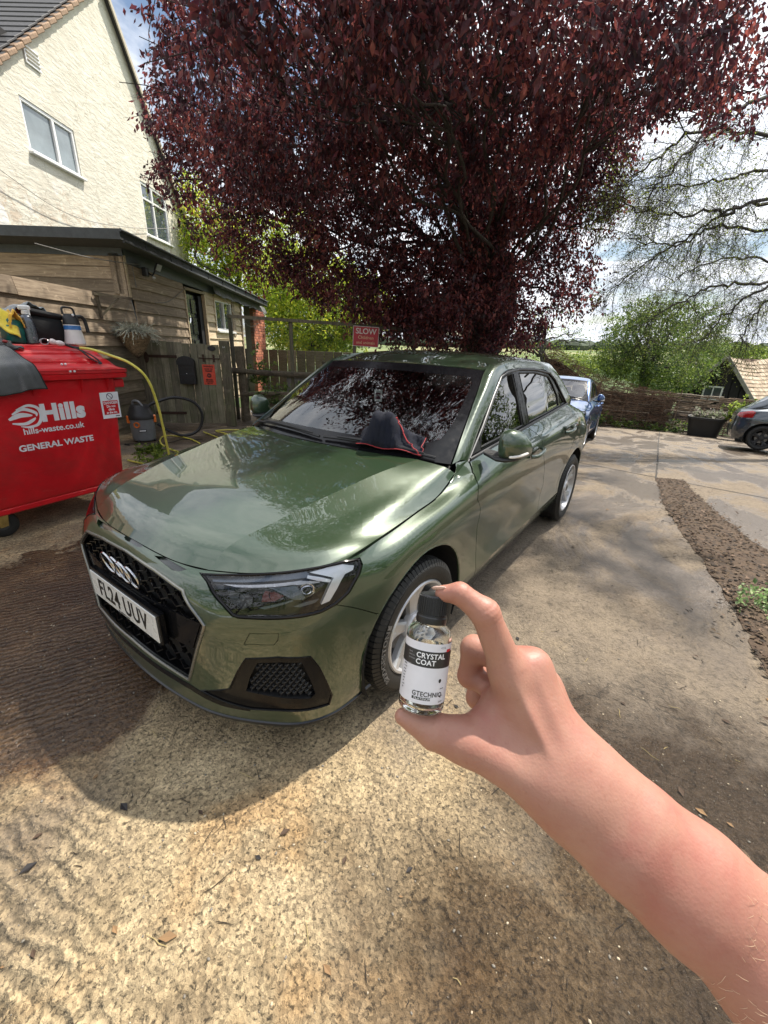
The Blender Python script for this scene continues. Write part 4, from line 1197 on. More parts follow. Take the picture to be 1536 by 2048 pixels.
# cooling slots under the bonnet edge
for sl, mirs in ((UVP['slot'], (False, True)), (sc0, (False, True))):
    for mir in mirs:
        flat_on(SB, [(max(a, 0), min(b, SB.V)) for a, b in sl], -.014, 'slot_backing', M_BACK, CAR, 0, mir)
        sx = np.array([-1, 1, 1]) if mir else np.array([1, 1, 1])
        L = densify(sl, .01, False); u = np.array([p[0] for p in L]); v = np.array([p[1] for p in L]); P0 = SB(u, v); Nn = SB.normal(u, v)
        m = MB(); m.grid([[tuple(q * sx) for q in (P0 - Nn * k)] for k in (0, .03)]); m.build('slot_wall', M_PAINT, CAR)
# front splitter and dark chin
u = np.linspace(0, 1.10, 40)
for mir in (False, True):
    sx = np.array([-1, 1, 1]) if mir else np.array([1, 1, 1])
    P0 = SB(u, np.full_like(u, 0)); Nn = SB.normal(u, np.full_like(u, .004)); Nn[:, 2] = 0
    rows = [P0 - Nn * .003, P0 + Nn * .004 + [0, 0, -.006], P0 + Nn * .002 + [0, 0, -.016], P0 - Nn * .02 + [0, 0, -.045], P0 - Nn * .12 + [0, 0, -.06]]
    m = MB(); m.grid([[tuple(q * sx) for q in r_] for r_ in rows])
    if mir: pass
    m.build('front_splitter', simple('splitter_black', (.012, .014, .018), .22, 0, .1, 20), CAR)
# black strip of the lower lip
strip = [(0, .085), (.35, .082), (.50, .060), (.60, .058), (.60, .072), (.50, .088), (.35, .108), (0, .110)]
for mir in (False, True): flat_on(SB, strip, .0012, 'lower_strip', M_GLOSS, CAR, .004, mir)
# floor pan and inner volumes
m = MB(); m.box((0, 2.0, .19), (1.44, 3.3, .03)); m.build('floor_pan', M_DARK, CAR, False)
m = MB(); m.box((0, .60, .45), (1.1, .9, .30)); m.build('engine_bay', M_DARK, CAR, False)
# ---- cowl and wipers
m = MB(); m.grid([[(x * s_, lerp(1.0, 1.19, abs(x) / .72 * abs(x) / .72) + dy_, lerp(.94, .905, abs(x) / .72) + dz_) for x in [-.72 + 1.44 * k / 20 for k in range(21)] for s_ in (1,)] for dy_, dz_ in ((-.03, -.012), (.02, -.006), (.05, .0))])
m.build('cowl', M_BLACK, CAR)
def ws_pt(x, v, off):
    u = np.linspace(0, SW.U, 60); P = SW(u, np.full_like(u, v)); k = np.abs(P[:, 0] - abs(x)).argmin(); n = SW.normal(u[k:k + 1], np.array([v]))[0]
    q = P[k] + n * off; return Vector((q[0] if x >= 0 else -q[0], q[1], q[2]))
for (xa, xb, va, vb) in ((.05, .66, .035, .015), (-.60, .02, .035, .030)):
    m = MB(); pts = [ws_pt(lerp(xa, xb, t), lerp(va, vb, t) + .02 * sin(pi * t), .012) for t in np.linspace(0, 1, 14)]
    m.tube(pts, .007, 6); pts2 = [p_ + Vector((0, -.004, .010)) for p_ in pts[2:-1]]; m.tube(pts2, [lerp(.004, .011, 1 - abs(2 * k / (len(pts2) - 1) - 1)) for k in range(len(pts2))], 6)
    m.build('wiper', M_BLACK, CAR)

# ---- door handles
for mir in (False, True):
    s = -1 if mir else 1
    for dn, (ya, za, yb, zb) in (('front_door', (2.02, .835, 2.205, .862)), ('rear_door', (2.80, .882, 2.985, .902))):
        par = DOORS[(dn, mir)]
        m = MB(); pts = []
        xs_ = [.862, .886, .896, .896, .886, .862]
        for k, t in enumerate((0, .10, .3, .7, .90, 1)): pts.append(Vector((s * (xs_[k] + .004), lerp(ya, yb, t), lerp(za, zb, t))))
        P = catmull(pts, 5); m.tube(P, [.0125] * len(P), 10); m.v = [(a, b, c + 0) for a, b, c in m.v]
        m.build('door_handle', M_PAINT, par)
        m = MB(); m.sphere((s * .860, (ya + yb) / 2 - .01, (za + zb) / 2 + .012), .03, 14, 8, None, (.35, 2.0, .75)); m.build('handle_recess', simple('recess_shadow_paint', (.02, .028, .016), .3, .3, .1, 20, coat=1), par)
# ---- door mirrors
def make_mirror(mir):
    s = -1 if mir else 1
    D = DOORS[('front_door', mir)]
    # cap: stations across x from inboard to tip; each a rounded section in (y, z)
    st = [(.868, 1.405, 1.000, .020, .034), (.880, 1.385, 1.003, .050, .064), (.905, 1.372, 1.006, .070, .078), (.945, 1.372, 1.008, .078, .080), (.985, 1.385, 1.005, .074, .072), (1.015, 1.402, .998, .062, .058), (1.036, 1.425, .990, .040, .038), (1.044, 1.440, .985, .012, .014)]
    rows = []
    for (x, y, z, ry, rz) in st:
        x = .868 + (x - .868) * .80; y += .055; row = []
        for k in range(24):
            a = 2 * pi * k / 24; cy, cz = cos(a), sin(a)
            e = .72; yy = abs(cy) ** e * (1 if cy > 0 else -1); zz = abs(cz) ** e * (1 if cz > 0 else -1)
            if cy > 0: yy *= .35    # flat rear face with the glass
            row.append((s * x, y + yy * ry, z + zz * rz * (1 if zz > 0 else .80)))
        rows.append(row)
    m = MB(); m.grid(rows, True)
    n = len(m.v); m.f.append(tuple(range(24))[::-1]); m.mi.append(0); m.f.append(tuple(range(n - 24, n))); m.mi.append(0)
    if not mir: m.f = [f[::-1] for f in m.f]
    m.build('mirror_cap', M_PAINT, D, True, 60)
    # black foot below
    rows = []
    for (x, y, z, ry, rz) in ((.800, 1.40, .952, .045, .016), (.850, 1.392, .948, .062, .018), (.90, 1.378, .944, .074, .020), (.95, 1.376, .946, .078, .018), (1.0, 1.390, .952, .066, .014), (1.030, 1.415, .962, .036, .010)):
        x = .80 + (x - .80) * .82; y += .055
        rows.append([(s * x, y + ry * cos(2 * pi * k / 20) * (.5 if cos(2 * pi * k / 20) > 0 else 1), z + rz * sin(2 * pi * k / 20)) for k in range(20)])
    m = MB(); m.grid(rows, True); m.f.append(tuple(range(20))); m.mi.append(0); m.f.append(tuple(range(100, 120))); m.mi.append(0); m.build('mirror_foot', M_BLACK, D, True, 50)
    m = MB(); pts = [Vector((s * x, y, z)) for x, y, z in ((.945, 1.365, .965), (.970, 1.382, .968), (.993, 1.412, .974), (1.006, 1.455, .980))]
    m.tube(catmull(pts, 4), [.004] + [.0075] * 11 + [.003], 8); m.build('indicator_lens', simple('indicator', (.75, .72, .68), .1, .1, .05, 20, coat=1), D)
    m = MB(); m.sphere((s * .935, 1.458, 1.006), .07, 16, 8, None, (1.0, .06, .85)); m.build('mirror_glass', M_CHR, D)
both(make_mirror)
# ---- wheels
make_wheel('wheel', CAR, (.858, .784, .307), 1, -.045, 0.35, lettering=True)
make_wheel('wheel', CAR, (-.858, .784, .307), -1, .0, .8)
make_wheel('wheel', CAR, (.858, 3.347, .307), 1, 0, .55)
make_wheel('wheel', CAR, (-.858, 3.347, .307), -1, 0, .2)
# ---- tail lamps
for mir in (False, True):
    flat_on(SB, tl, -.002, 'tail_light', simple('tail_red', (.30, .01, .012), .12, 0, .1, 20, coat=1), CAR, .01, mir)
m = MB(); m.box((0, 4.018, .62), (.52, .006, .111)); m.build('rear_plate', M_PLATEY, CAR, False)
# ---- interior
INT = thing('interior', None, None); INT.parent = CAR; INT.matrix_parent_inverse = world_of(CAR).inverted()
M_DASH = simple('dashboard_grey', (.022, .022, .024), .6, 0, .15, 60, bump=.1, bscale=300)
M_SEAT = simple('seat_fabric', (.018, .018, .020), .85, 0, .2, 90, bump=.2, bscale=300)
rows = []
for (y, z) in ((1.06, .90), (1.20, .935), (1.42, .94), (1.55, .925), (1.60, .87), (1.60, .72), (1.50, .55)):
    rows.append([(x, y + .10 * (x / .66) ** 2, z - .02 * (x / .66) ** 2) for x in [-.66 + 1.32 * k / 12 for k in range(13)]])
m = MB(); m.grid(rows); m.build('dashboard', M_DASH, INT)
def seat(x, y, w):
    m = MB(); m.cbox((x, y, .50), (w, .52, .16), .05); m.cbox((x, y + .27, .80), (w * .96, .14, .60), .05, Matrix.Rotation(radians(-14), 3, 'X'))
    if w < .6: m.cbox((x, y + .36, 1.17), (.24, .10, .17), .035, Matrix.Rotation(radians(-8), 3, 'X'))
    else:
        for q in (-.38, 0, .38): m.cbox((q, y + .36, 1.13), (.22, .09, .13), .03)
    m.build('seat', M_SEAT, INT, True, 30)
seat(.36, 2.05, .50); seat(-.36, 2.05, .50); seat(0, 2.85, 1.22)
m = MB(); m.lathe([(.178 + .013 * cos(a), .013 * sin(a)) for a in [2 * pi * k / 8 for k in range(9)]], (0, 0, 0), 32, 'z'); m.sphere((0, 0, -.01), .055, 12, 8, None, (1, 1, .45)); m.box((0, 0, -.01), (.34, .035, .014)); m.box((0, -.09, -.01), (.035, .17, .014))
Ms = Matrix.Translation((-.36, 1.72, .88)) @ Matrix.Rotation(radians(68), 4, 'X'); m.v = [tuple(Ms @ Vector(a)) for a in m.v]; m.build('steering_wheel', M_DASH, INT)
m = MB(); m.cbox((0, 1.80, 1.265), (.24, .03, .065), .01); m.tube([(0, 1.79, 1.28), (0, 1.74, 1.33)], .008, 6); m.build('rear_view_mirror', M_GLOSS, INT)
m = MB(); m.grid([[(x, y, z) for x in (-.56, 0, .56)] for y, z in ((1.80, 1.30), (2.3, 1.375), (2.9, 1.36), (3.35, 1.29))]); m.build('headliner', simple('headliner', (.25, .25, .24), .9), INT)
for s in (-1, 1):
    m = MB(); m.grid([[(s * .745, y, z) for y in (1.35, 2.0, 2.7, 3.3)] for z in (.35, .93)]); m.build('door_trim', M_DASH, INT)
    m = MB(); m.tube([(s * .60, 2.22, 1.30), (s * .665, 2.20, 1.10), (s * .70, 2.18, .93)], .03, 8); m.build('pillar_trim', M_DASH, INT)
# ---- hanging tag card stuck inside the screen
TG = bpy.data.objects.new('windscreen_sticker', None); COL.objects.link(TG); TG.parent = CAR; TG.matrix_parent_inverse = world_of(CAR).inverted()
stick_c = ws_pt(.075, 0.50, -.008); n_ = Vector(SW.normal(np.array([.075]), np.array([.50]))[0])
Mt = frame(stick_c - n_ * .035, (1, .15, 0), (0, 0, 1))
m = MB(); m.prism([(-.026, -.034), (.026, -.034), (.026, .034), (-.026, .034)], (0, 0, 0), (1, 0, 0), (0, 1, 0), .001); m.v = [tuple(Mt @ Vector(a)) for a in m.v]; m.build('card', simple('card_white', (.8, .8, .78), .5), TG, False)
m = MB(); m.prism([(-.016, -.020), (.016, -.020), (.016, .016), (-.016, .016)], (0, 0, .0014), (1, 0, 0), (0, 1, 0), .0006); m.v = [tuple(Mt @ Vector(a)) for a in m.v]; m.build('print_panel', simple('card_maroon', (.10, .03, .05), .5), TG, False)
text_mesh('AUTO', .013, Mt @ Matrix.Translation((0, .002, .0022)), M_PLATE, 'card_lettering', TG, 1, .0003, .0002)

# the wing's rear corner that closes the gap between bonnet, pillar and screen
for mir in (False, True):
    A_ = SB(np.linspace(SB.ku[8], SB.ku[9], 8), np.full(8, SB.V)); B_ = [Vector(q) for q in ((.7775, 1.045, .834), (.7700, 1.13, .852), (.7655, 1.185, .878), (.757, 1.212, .905), (.745, 1.222, .922), (.741, 1.232, .927), (.748, 1.268, .930), (.757, 1.33, .921))]
    rows = []
    for t in (0, .35, .7, 1): rows.append([tuple((Vector(a).lerp(b, t) + Vector((0, 0, .004 * sin(pi * t)))) * (1) if not mir else Vector((-1, 1, 1)) * (Vector(a).lerp(b, t) + Vector((0, 0, .004 * sin(pi * t))))) for a, b in zip(A_, B_)])
    m = MB(); m.grid(rows)
    if mir: m.f = [f[::-1] for f in m.f]
    m.build('wing_corner', M_PAINT, CAR, True, None)
# navy cloth with red piping lying over the near wiper
def f_nav(u, v):
    x = lerp(.275, .600, u); hump = exp_((u - .42) ** 2, .055) * .115 + exp_((u - .22) ** 2, .02) * .05
    prof = sin(pi * min(1, v * 1.0)) ** .8
    base = ws_pt(x - .03 * v, lerp(.020, .20, v) * (1 - .55 * max(0, u - .5) * 1.4), .016)
    return base + Vector((0, -.25, 1)).normalized() * (hump * prof + .010 * sin(u * 23 + v * 5) * prof + .006 * sin(u * 11 - v * 9))
def exp_(q, w): return math.exp(-q / w)
rows = [[f_nav(i / 39, j / 15) for i in range(40)] for j in range(16)]
m = MB(); m.grid(rows); NAV = tag(m.build('navy_cloth', simple('navy_microfibre', (.004, .006, .016), .95, 0, .2, 14, bump=.5, bscale=400), None, True, None), 'crumpled navy cloth with red piping lying on the base of the windscreen', 'cloth')
sd_ = NAV.modifiers.new('thick', 'SOLIDIFY'); sd_.thickness = .005
M_PIPE = simple('red_piping', (.30, .02, .025), .7, 0, .1, 30)
m = MB(); m.tube([q + Vector((0, -.002, .003)) for q in rows[0]] + [r_[-1] + Vector((0, -.002, .003)) for r_ in rows], .0022, 5); m.tube([rows[int(lerp(14, 0, i / 21))][18 + i] + Vector((0, -.004, .006)) for i in range(22)], .0032, 5); m.build('piping', M_PIPE, NAV)
# ---------------------------------------------------------------- timber shed, boarded fence, gate, house
G0 = Vector((-6.15, 3.10, 0)); _D = Vector((-.5588, .8293, 0)).normalized(); _N = Vector((_D.y, -_D.x, 0))
SRZ = atan2(_D.y, _D.x)
def PS(s, n, z): return G0 + _D * s + _N * n + Vector((0, 0, z))
def wood(name, c0, c1, c2, rough=.8, gsc=(2.2, 34, 34), moss=0.):
    m = NT(name); v = m.coord('Object')
    oi = m.n('ShaderNodeObjectInfo'); ad = m.n('ShaderNodeVectorMath', operation='ADD'); sc = m.n('ShaderNodeVectorMath', operation='SCALE'); sc.inputs['Scale'].default_value = 7.3
    cx = m.n('ShaderNodeCombineXYZ'); 
    for k in range(3): m.l(oi.outputs['Random'], cx.inputs[k])
    m.l(cx.outputs[0], sc.inputs[0]); m.l(v, ad.inputs[0]); m.l(sc.outputs[0], ad.inputs[1])
    mp = m.n('ShaderNodeMapping'); mp.inputs['Scale'].default_value = gsc; m.l(ad.outputs[0], mp.inputs['Vector'])
    g = m.noise(mp.outputs[0], 1.0, 6, .65, 1.1); b = m.noise(ad.outputs[0], 2.2, 4, .6)
    st = m.noise(ad.outputs[0], 7, 5, .7, .6)
    col = m.ramp(g, [(.30, c0), (.50, c1), (.70, c2)])
    col = m.mix(m.ramp(b, [(.35, 0), (.70, .55)]), col, c0)
    col = m.mix(m.ramp(st, [(.58, 0), (.72, .55)]), col, tuple(min(.8, k * 1.5) for k in c2))
    rv = m.math('MULTIPLY_ADD', oi.outputs['Random'], .65, .62)
    sc2 = m.n('ShaderNodeVectorMath', operation='SCALE'); m.l(col, sc2.inputs[0]); m.l(rv, sc2.inputs['Scale']); col = sc2.outputs[0]
    if moss:
        col = m.mix(m.math('MULTIPLY', m.ramp(m.noise(ad.outputs[0], 3.1, 5, .65), [(.42, 0), (.62, 1)]), moss), col, (.085, .10, .035))
    m.set(Base_Color=col, Roughness=rough); m.bump(g, .35, .004); MATS[name] = m.m; return m.m
M_CLAD = wood('weathered_cladding', (.17, .125, .085), (.34, .26, .18), (.50, .40, .29))
M_CLADG = wood('grey_cladding', (.10, .078, .052), (.20, .155, .105), (.31, .25, .18), moss=.3)
M_CLADP = wood('pale_cladding', (.40, .30, .19), (.58, .46, .31), (.72, .60, .43))
M_POST = wood('post_timber', (.05, .042, .028), (.12, .098, .068), (.19, .16, .11), gsc=(34, 34, 2.2), moss=.5)
M_GATE = wood('gate_board', (.11, .098, .066), (.22, .195, .135), (.33, .29, .20), gsc=(30, 30, 1.6), moss=.5)
M_FELT = simple('roof_felt', (.055, .060, .062), .75, 0, .3, 12, bump=.25, bscale=90)
M_FASC = simple('slate_fascia', (.060, .068, .078), .45, 0, .2, 10, bump=.1)
M_IRON = simple('rusty_iron', (.055, .028, .018), .7, .3, .4, 40, bump=.3)
M_WHITE = simple('white_upvc', (.78, .78, .77), .3, 0, .04, 10)
M_DOOR = simple('black_door_paint', (.016, .017, .019), .28, 0, .2, 15, coat=.4)
def pane_mat(name, tint, refl=1.0):
    m = NT(name); v = m.coord('Object'); f = m.noise(v, 1.3, 4, .6, .5)
    m.set(Base_Color=m.ramp(f, [(.3, tuple(c * .6 for c in tint)), (.7, tint)]), Roughness=.04, Coat_Weight=refl, Coat_Roughness=.01, Coat_IOR=1.6); return m.m
M_PANE = pane_mat('window_pane', (.085, .105, .12)); M_PANEL = pane_mat('frosted_pane', (.26, .31, .33), .6)

SHED = thing('timber_shed', 'long low timber-clad shed with flat felt roof beside the cream house', 'shed', PS(3.2, -2, 0), SRZ)
def local_box(name, s, n, z, ds, dn, dz, mat, parent, ch=0, tilt=0, smooth=False):
    m = MB(); (m.cbox if ch else m.box)(*(((0, 0, 0), (ds, dn, dz), ch) if ch else ((0, 0, 0), (ds, dn, dz))))
    me = m.mesh(name, mat, smooth); o = link(name, me, parent); set_world(o, PS(s, n, z), SRZ, tilt); return o
def set_world(o, loc, rz, rx=0, ry=0):
    # parents are placed with parent_inverse = world inverse, so basis is the world matrix
    o.location = loc; o.rotation_euler = (rx, ry, rz)
_bm = {}
def board_mesh(L, w=.175, name='board', mat=None, sag=0):
    key = (round(L, 2), w, mat.name)
    if key not in _bm:
        m = MB(); n = max(2, int(L / .5)); rr = random.Random(int(L * 100)); rows = []
        # feather-edge: thick bottom, thin top; local x along, y into wall
        prof = [(-.004, w / 2 + .012), (-.034, -w / 2), (-.026, -w / 2 - .006), (.004, -w / 2), (.004, w / 2 + .012)]
        for i in range(n + 1):
            x = -L / 2 + L * i / n; dz = rr.uniform(-.004, .004); row = []
            for k, (y, z) in enumerate(prof): row.append((x, y, z + (dz if k in (1, 2, 3) else 0)))
            rows.append(row)
        m.grid(rows, True); N = len(prof); m.f.append(tuple(range(N))); m.mi.append(0); m.f.append(tuple(range(n * N, n * N + N))[::-1]); m.mi.append(0)
        _bm[key] = m.mesh(name, mat, False)
    return _bm[key]
def board(s0, s1, z, n, mat, parent, name='board', w=.175):
    L = s1 - s0; o = link(name, board_mesh(L, w, name, mat), parent); set_world(o, PS((s0 + s1) / 2, n, z), SRZ); return o
random.seed(12)
rows_z = [2.19 + .0875 - .175 * k for k in range(0, 14)]
FEN = thing('boarded_fence', 'weathered feather-edge board wall running from the shed corner behind the red bin', 'fence', PS(-3, 0, 0), SRZ)
for k, z in enumerate(rows_z):
    j = random.uniform(-.006, .006)
    if z < 2.05:
        cuts = [-6.2, -3.9 + random.uniform(-.5, .5), -1.6 + random.uniform(-.6, .4), .02 + random.uniform(-.04, .10)]
        for a, b in zip(cuts[:-1], cuts[1:]): board(a + .003, b - .003, z + j, .0, M_CLADG if z < 1.35 else M_CLAD, FEN)
    board(.03 if z > 2.05 else .13, 1.86, z + j, .0, M_CLAD, SHED)
    a0 = 2.80
    if z > 1.62 and z < 2.4:
        board(a0, 3.27, z + j, .0, M_CLADP, SHED); board(4.56, 4.98, z + j, .0, M_CLADP, SHED)
    elif z <= 1.62: board(a0, 4.98, z + j, .0, M_CLADP, SHED)
board(.03, 1.86, 2.45, .0, M_CLAD, SHED); board(2.8, 4.98, 2.42, -.005, M_CLADP, SHED)
# ends, core and frames
local_box('shed_core', 2.45, -1.9, 1.15, 4.8, 3.5, 2.7, M_DARK, SHED)
local_box('shed_core', 6.08, -2.4, 1.15, 2.5, 3.0, 2.6, M_DARK, SHED)
local_box('corner_post', .0, .022, 2.32, .05, .035, .60, M_CLADP, SHED); local_box('corner_post', -.035, -.04, 2.32, .03, .13, .60, M_CLAD, SHED)
# end wall (faces the camera), boards run away from the corner
for k in range(4):
    z = 2.54 - .175 * k; L = 3.4
    o = link('board', board_mesh(L, .175, 'board', M_CLAD), SHED); set_world(o, PS(-.02, -.12 - L / 2, z), SRZ + pi / 2)
    o.rotation_euler = (0, 0, SRZ - pi / 2 + pi)
local_box('corner_board', -.035, -.11, 2.36, .03, .16, .56, M_CLAD, SHED)
# roof slab, gutter and fascias
_roof = [(-.55, .35), (6.45, .35), (6.45, -3.9), (-.55, -3.9)]
def rz_(s): return 2.86 - .037 * (s + .55)
m = MB(); top = [PS(s, n, rz_(s)) for s, n in _roof]; bot = [PS(s, n, rz_(s) - .13) for s, n in _roof]
m.add(top + bot, [(3, 2, 1, 0), (4, 5, 6, 7), (0, 1, 5, 4), (1, 2, 6, 5), (2, 3, 7, 6), (3, 0, 4, 7)]); m.build('roof', M_FELT, SHED, False)
m = MB(); pts = [PS(s, .365, rz_(s) - .015) for s in np.linspace(-.55, 6.45, 12)]; m.tube(pts, .022, 6); m.build('felt_roll', M_FELT, SHED)
for k in range(9):
    s = .1 + k * .75; m = MB(); m.bar(PS(s, .357, rz_(s) - .002), PS(s, .357, rz_(s) - .128), .012, .012, _N); m.build('felt_seam', M_FELT, SHED)
m = MB(); pts = [PS(s, .36, rz_(s) - .145) for s in np.linspace(-.5, 6.4, 14)]; m.tube(pts, .018, 8); m.build('gutter', M_BLACK, SHED)
m = MB()
for a, b in ((-.03, 6.3),):
    p = [PS(a, .045, 2.72), PS(b, .045, 2.50), PS(b, .03, 2.36), PS(a, .03, 2.52)]; q = [v_ - _N * .03 for v_ in p]
    m.add(p + q, [(0, 3, 2, 1), (4, 5, 6, 7), (0, 1, 5, 4), (3, 7, 6, 2)])
m.build('fascia', M_FASC, SHED, False)
m = MB(); p = [PS(-.05, .04, 2.72), PS(-.05, -3.6, 2.72), PS(-.05, -3.6, 2.60), PS(-.05, .04, 2.60)]; q = [v_ + _D * .03 for v_ in p]
m.add(p + q, [(0, 1, 2, 3), (4, 7, 6, 5), (0, 4, 5, 1), (3, 2, 6, 7)]); m.build('fascia', M_FASC, SHED, False)
# torn felt hanging above window
m = MB(); rows = []
for i in range(30):
    s = lerp(3.1, 6.9, i / 29); w = .02 * sin(i * 1.3) + .015 * sin(i * 3.1)
    rows.append([PS(s, .12, 2.60 - .035 * (s - 3)), PS(s, .14 + w, 2.50 - .03 * (s - 3) + w), PS(s, .17 + w * 2, 2.44 - .03 * (s - 3) - abs(w) * 1.5)])
m.grid(rows); m.build('loose_felt', simple('torn_felt', (.20, .20, .20), .6, 0, .3, 12), SHED)
# door
DR = bpy.data.objects.new('door', None); COL.objects.link(DR); DR.parent = SHED; DR.matrix_parent_inverse = world_of(SHED).inverted()
local_box('door_leaf', 2.24, -.10, 1.15, .66, .04, 2.34, M_DOOR, DR)
for sx in (-.17, .17):
    for z, h in ((2.10, .28), (1.72, .34), (1.28, .34), (.75, .5)):
        o = local_box('door_panel', 2.24 + sx, -.072, z, .22, .022, h, M_DOOR, DR, .010)
for z in (1.86, 1.36):
    m = MB(); m.lathe([(.055, 0), (.085, .008), (.085, .016), (.055, .012)], (0, 0, 0), 20, 'y'); m.v = [(a, b, c * 1.25) for a, b, c in m.v]; o = m.build('door_rosette', M_CHR, DR); set_world(o, PS(2.07, -.045, z), SRZ + pi)
m = MB(); m.tube([(0, 0, 0), (0, .04, 0), (.09, .045, 0)], .008, 6); o = m.build('door_handle', M_CHR, DR); set_world(o, PS(2.52, -.08, 1.28), SRZ + pi)
local_box('door_reveal', 2.66, -.09, 1.15, .17, .14, 2.36, M_DARK, SHED)
local_box('door_jamb', 2.79, .010, 1.15, .05, .07, 2.42, M_CLADP, SHED); local_box('door_jamb', 1.885, .010, 1.15, .035, .06, 2.42, M_CLADP, SHED)
local_box('door_head', 2.33, .012, 2.40, .94, .07, .045, M_CLADP, SHED)
# window
def upvc_window(parent, s0, s1, z0, z1, n, mull=(), trans=None, pane=M_PANE, fw=.055, PSf=PS, rz=SRZ, sill=.04):
    Wn = bpy.data.objects.new('window', None); COL.objects.link(Wn); Wn.parent = parent; Wn.matrix_parent_inverse = world_of(parent).inverted()
    def bx(nm, a, b, c, d, nn, th, mat):
        mm = MB(); mm.cbox((0, 0, 0), (b - a, th, d - c), min(.008, (b - a) * .2)); o = link(nm, mm.mesh(nm, mat, False), Wn); set_world(o, PSf((a + b) / 2, nn, (c + d) / 2), rz)
    bx('frame', s0, s1, z1 - fw, z1, n, .06, M_WHITE); bx('frame', s0, s1, z0, z0 + fw, n, .06, M_WHITE)
    bx('frame', s0, s0 + fw, z0 + fw, z1 - fw, n, .06, M_WHITE); bx('frame', s1 - fw, s1, z0 + fw, z1 - fw, n, .06, M_WHITE)
    ed = [s0] + list(mull) + [s1]
    for q in mull: bx('mullion', q - fw * .55, q + fw * .55, z0 + fw, z1 - fw, n + .004, .06, M_WHITE)
    for a, b in zip(ed[:-1], ed[1:]):
        zs = [z0 + fw, z1 - fw] if trans is None else [z0 + fw, trans - .02, trans + .02, z1 - fw]
        if trans is not None: bx('transom', a + fw * .6, b - fw * .6, trans - .03, trans + .03, n + .002, .055, M_WHITE)
        for q in range(0, len(zs), 2): bx('pane', a + fw * .6, b - fw * .6, zs[q] - .01, zs[q + 1] + .01, n - .022, .012, pane)
    if sill: bx('sill', s0 - .05, s1 + .05, z0 - .05, z0, n + sill, .12, M_WHITE)
    return Wn
upvc_window(SHED, 3.34, 4.36, 1.68, 2.36, -.01, (3.86,), pane=M_PANE)
local_box('window_surround', 4.46, .015, 2.0, .17, .05, .85, M_CLAD, SHED); local_box('window_surround', 3.30, .012, 2.0, .05, .05, .80, M_CLADP, SHED); local_box('window_surround', 3.95, .018, 2.42, 1.3, .05, .06, M_CLADP, SHED)
local_box('opening_post', 5.02, .01, 1.15, .07, .08, 2.5, M_CLAD, SHED)
# wire over the dark opening
mw = MB()
for i in range(26):
    for j in range(46):
        s = 5.08 + i * .04; z = .2 + j * .048 + (.024 if i % 2 else 0)
        mw.tube([PS(s, .02, z), PS(s + .02, .02, z + .024), PS(s + .04, .02, z)], .0012, 3, False)
tag(mw.build('wire_mesh', simple('galv_wire', (.25, .25, .24), .5, .8), SHED), kind='stuff')
# brick pillar, every brick its own
M_BRICK = []
for nm, c in (('brick_red', (.46, .15, .085)), ('brick_orange', (.56, .21, .12)), ('brick_dark', (.30, .10, .065))): M_BRICK.append(simple(nm, c, .85, 0, .2, 30, bump=.4, bscale=120))
M_MORT = simple('mortar', (.30, .25, .20), .95, 0, .2, 30, bump=.3)
local_box('mortar_core', 6.68, -.14, 1.18, 1.13, .26, 2.5, M_MORT, SHED)
bl, bh = .215, .065; bms = []
for L in (.215, .1025):
    for mt in M_BRICK:
        m = MB(); m.cbox((0, 0, 0), (L, .1, bh), .004); bms.append((L, m.mesh('brick', mt, False)))
rr = random.Random(4); nb = 0
for k in range(33):
    z = -.03 + k * .075 + .0325
    if z > 2.44: break
    s = 6.11 - (0 if k % 2 == 0 else .1125)
    while s < 7.22:
        L = bl
        a, b = max(s, 6.11), min(s + L, 7.25)
        if b - a > .06:
            full = (b - a) > .2
            cand = [q for q in bms if (q[0] > .2) == full]; me = rr.choice(cand)
            if rr.random() > .03:
                o = link('brick', me[1], SHED); set_world(o, PS(a + me[0] / 2, -.045 + rr.uniform(-.004, .006), z), SRZ + rr.uniform(-.008, .008))
        s += L + .01
# security light on the corner
SL = thing('security_light', 'black twin security light fixed under the shed fascia near the corner', 'lamp', PS(.55, .06, 2.5), SRZ)
m = MB(); m.cbox((0, 0, 0), (.10, .08, .13), .01); o = m.build('housing', M_BLACK, SL, False); set_world(o, PS(.42, .10, 2.46), SRZ)
m = MB(); m.cbox((0, 0, 0), (.17, .03, .13), .008); o = m.build('lamp_head', M_BLACK, SL, False); set_world(o, PS(.62, .22, 2.56), SRZ, radians(28)); 
m = MB(); m.box((0, 0, 0), (.145, .004, .105)); o = m.build('diffuser', simple('led_panel', (.45, .46, .48), .3), SL, False); set_world(o, PS(.62, .236, 2.552), SRZ, radians(28))
m = MB(); m.tube([PS(.42, .12, 2.46), PS(.50, .17, 2.42), PS(.55, .20, 2.50), PS(.60, .21, 2.53)], .014, 8); m.build('arm', M_BLACK, SL)
m = MB(); m.sphere(PS(.50, .19, 2.39), .028, 10, 6); m.build('sensor', simple('sensor_lens', (.5, .5, .48), .3), SL)
# cables pinned on the wall
for pts, nm in (([PS(-1.8, .06, 2.42), PS(-.9, .06, 2.44), PS(.05, .06, 2.52), PS(.35, .06, 2.56)], 'cable'), ([PS(.15, .05, 2.5), PS(.17, .05, 2.2)], 'cable'), ([PS(1.95, .05, 2.42), PS(1.2, .04, 2.10), PS(.7, .04, 2.02)], 'cable'), ([PS(3.6, .12, 2.45), PS(4.1, .14, 2.2), PS(4.6, .12, 2.0)], 'cable'), ([PS(5.0, .1, 1.95), PS(5.6, .1, 1.86), PS(6.3, .1, 1.98)], 'cable')):
    m = MB(); m.tube(catmull(pts, 6), .006, 5); m.build(nm, simple('grey_cable', (.22, .21, .20), .6), SHED)

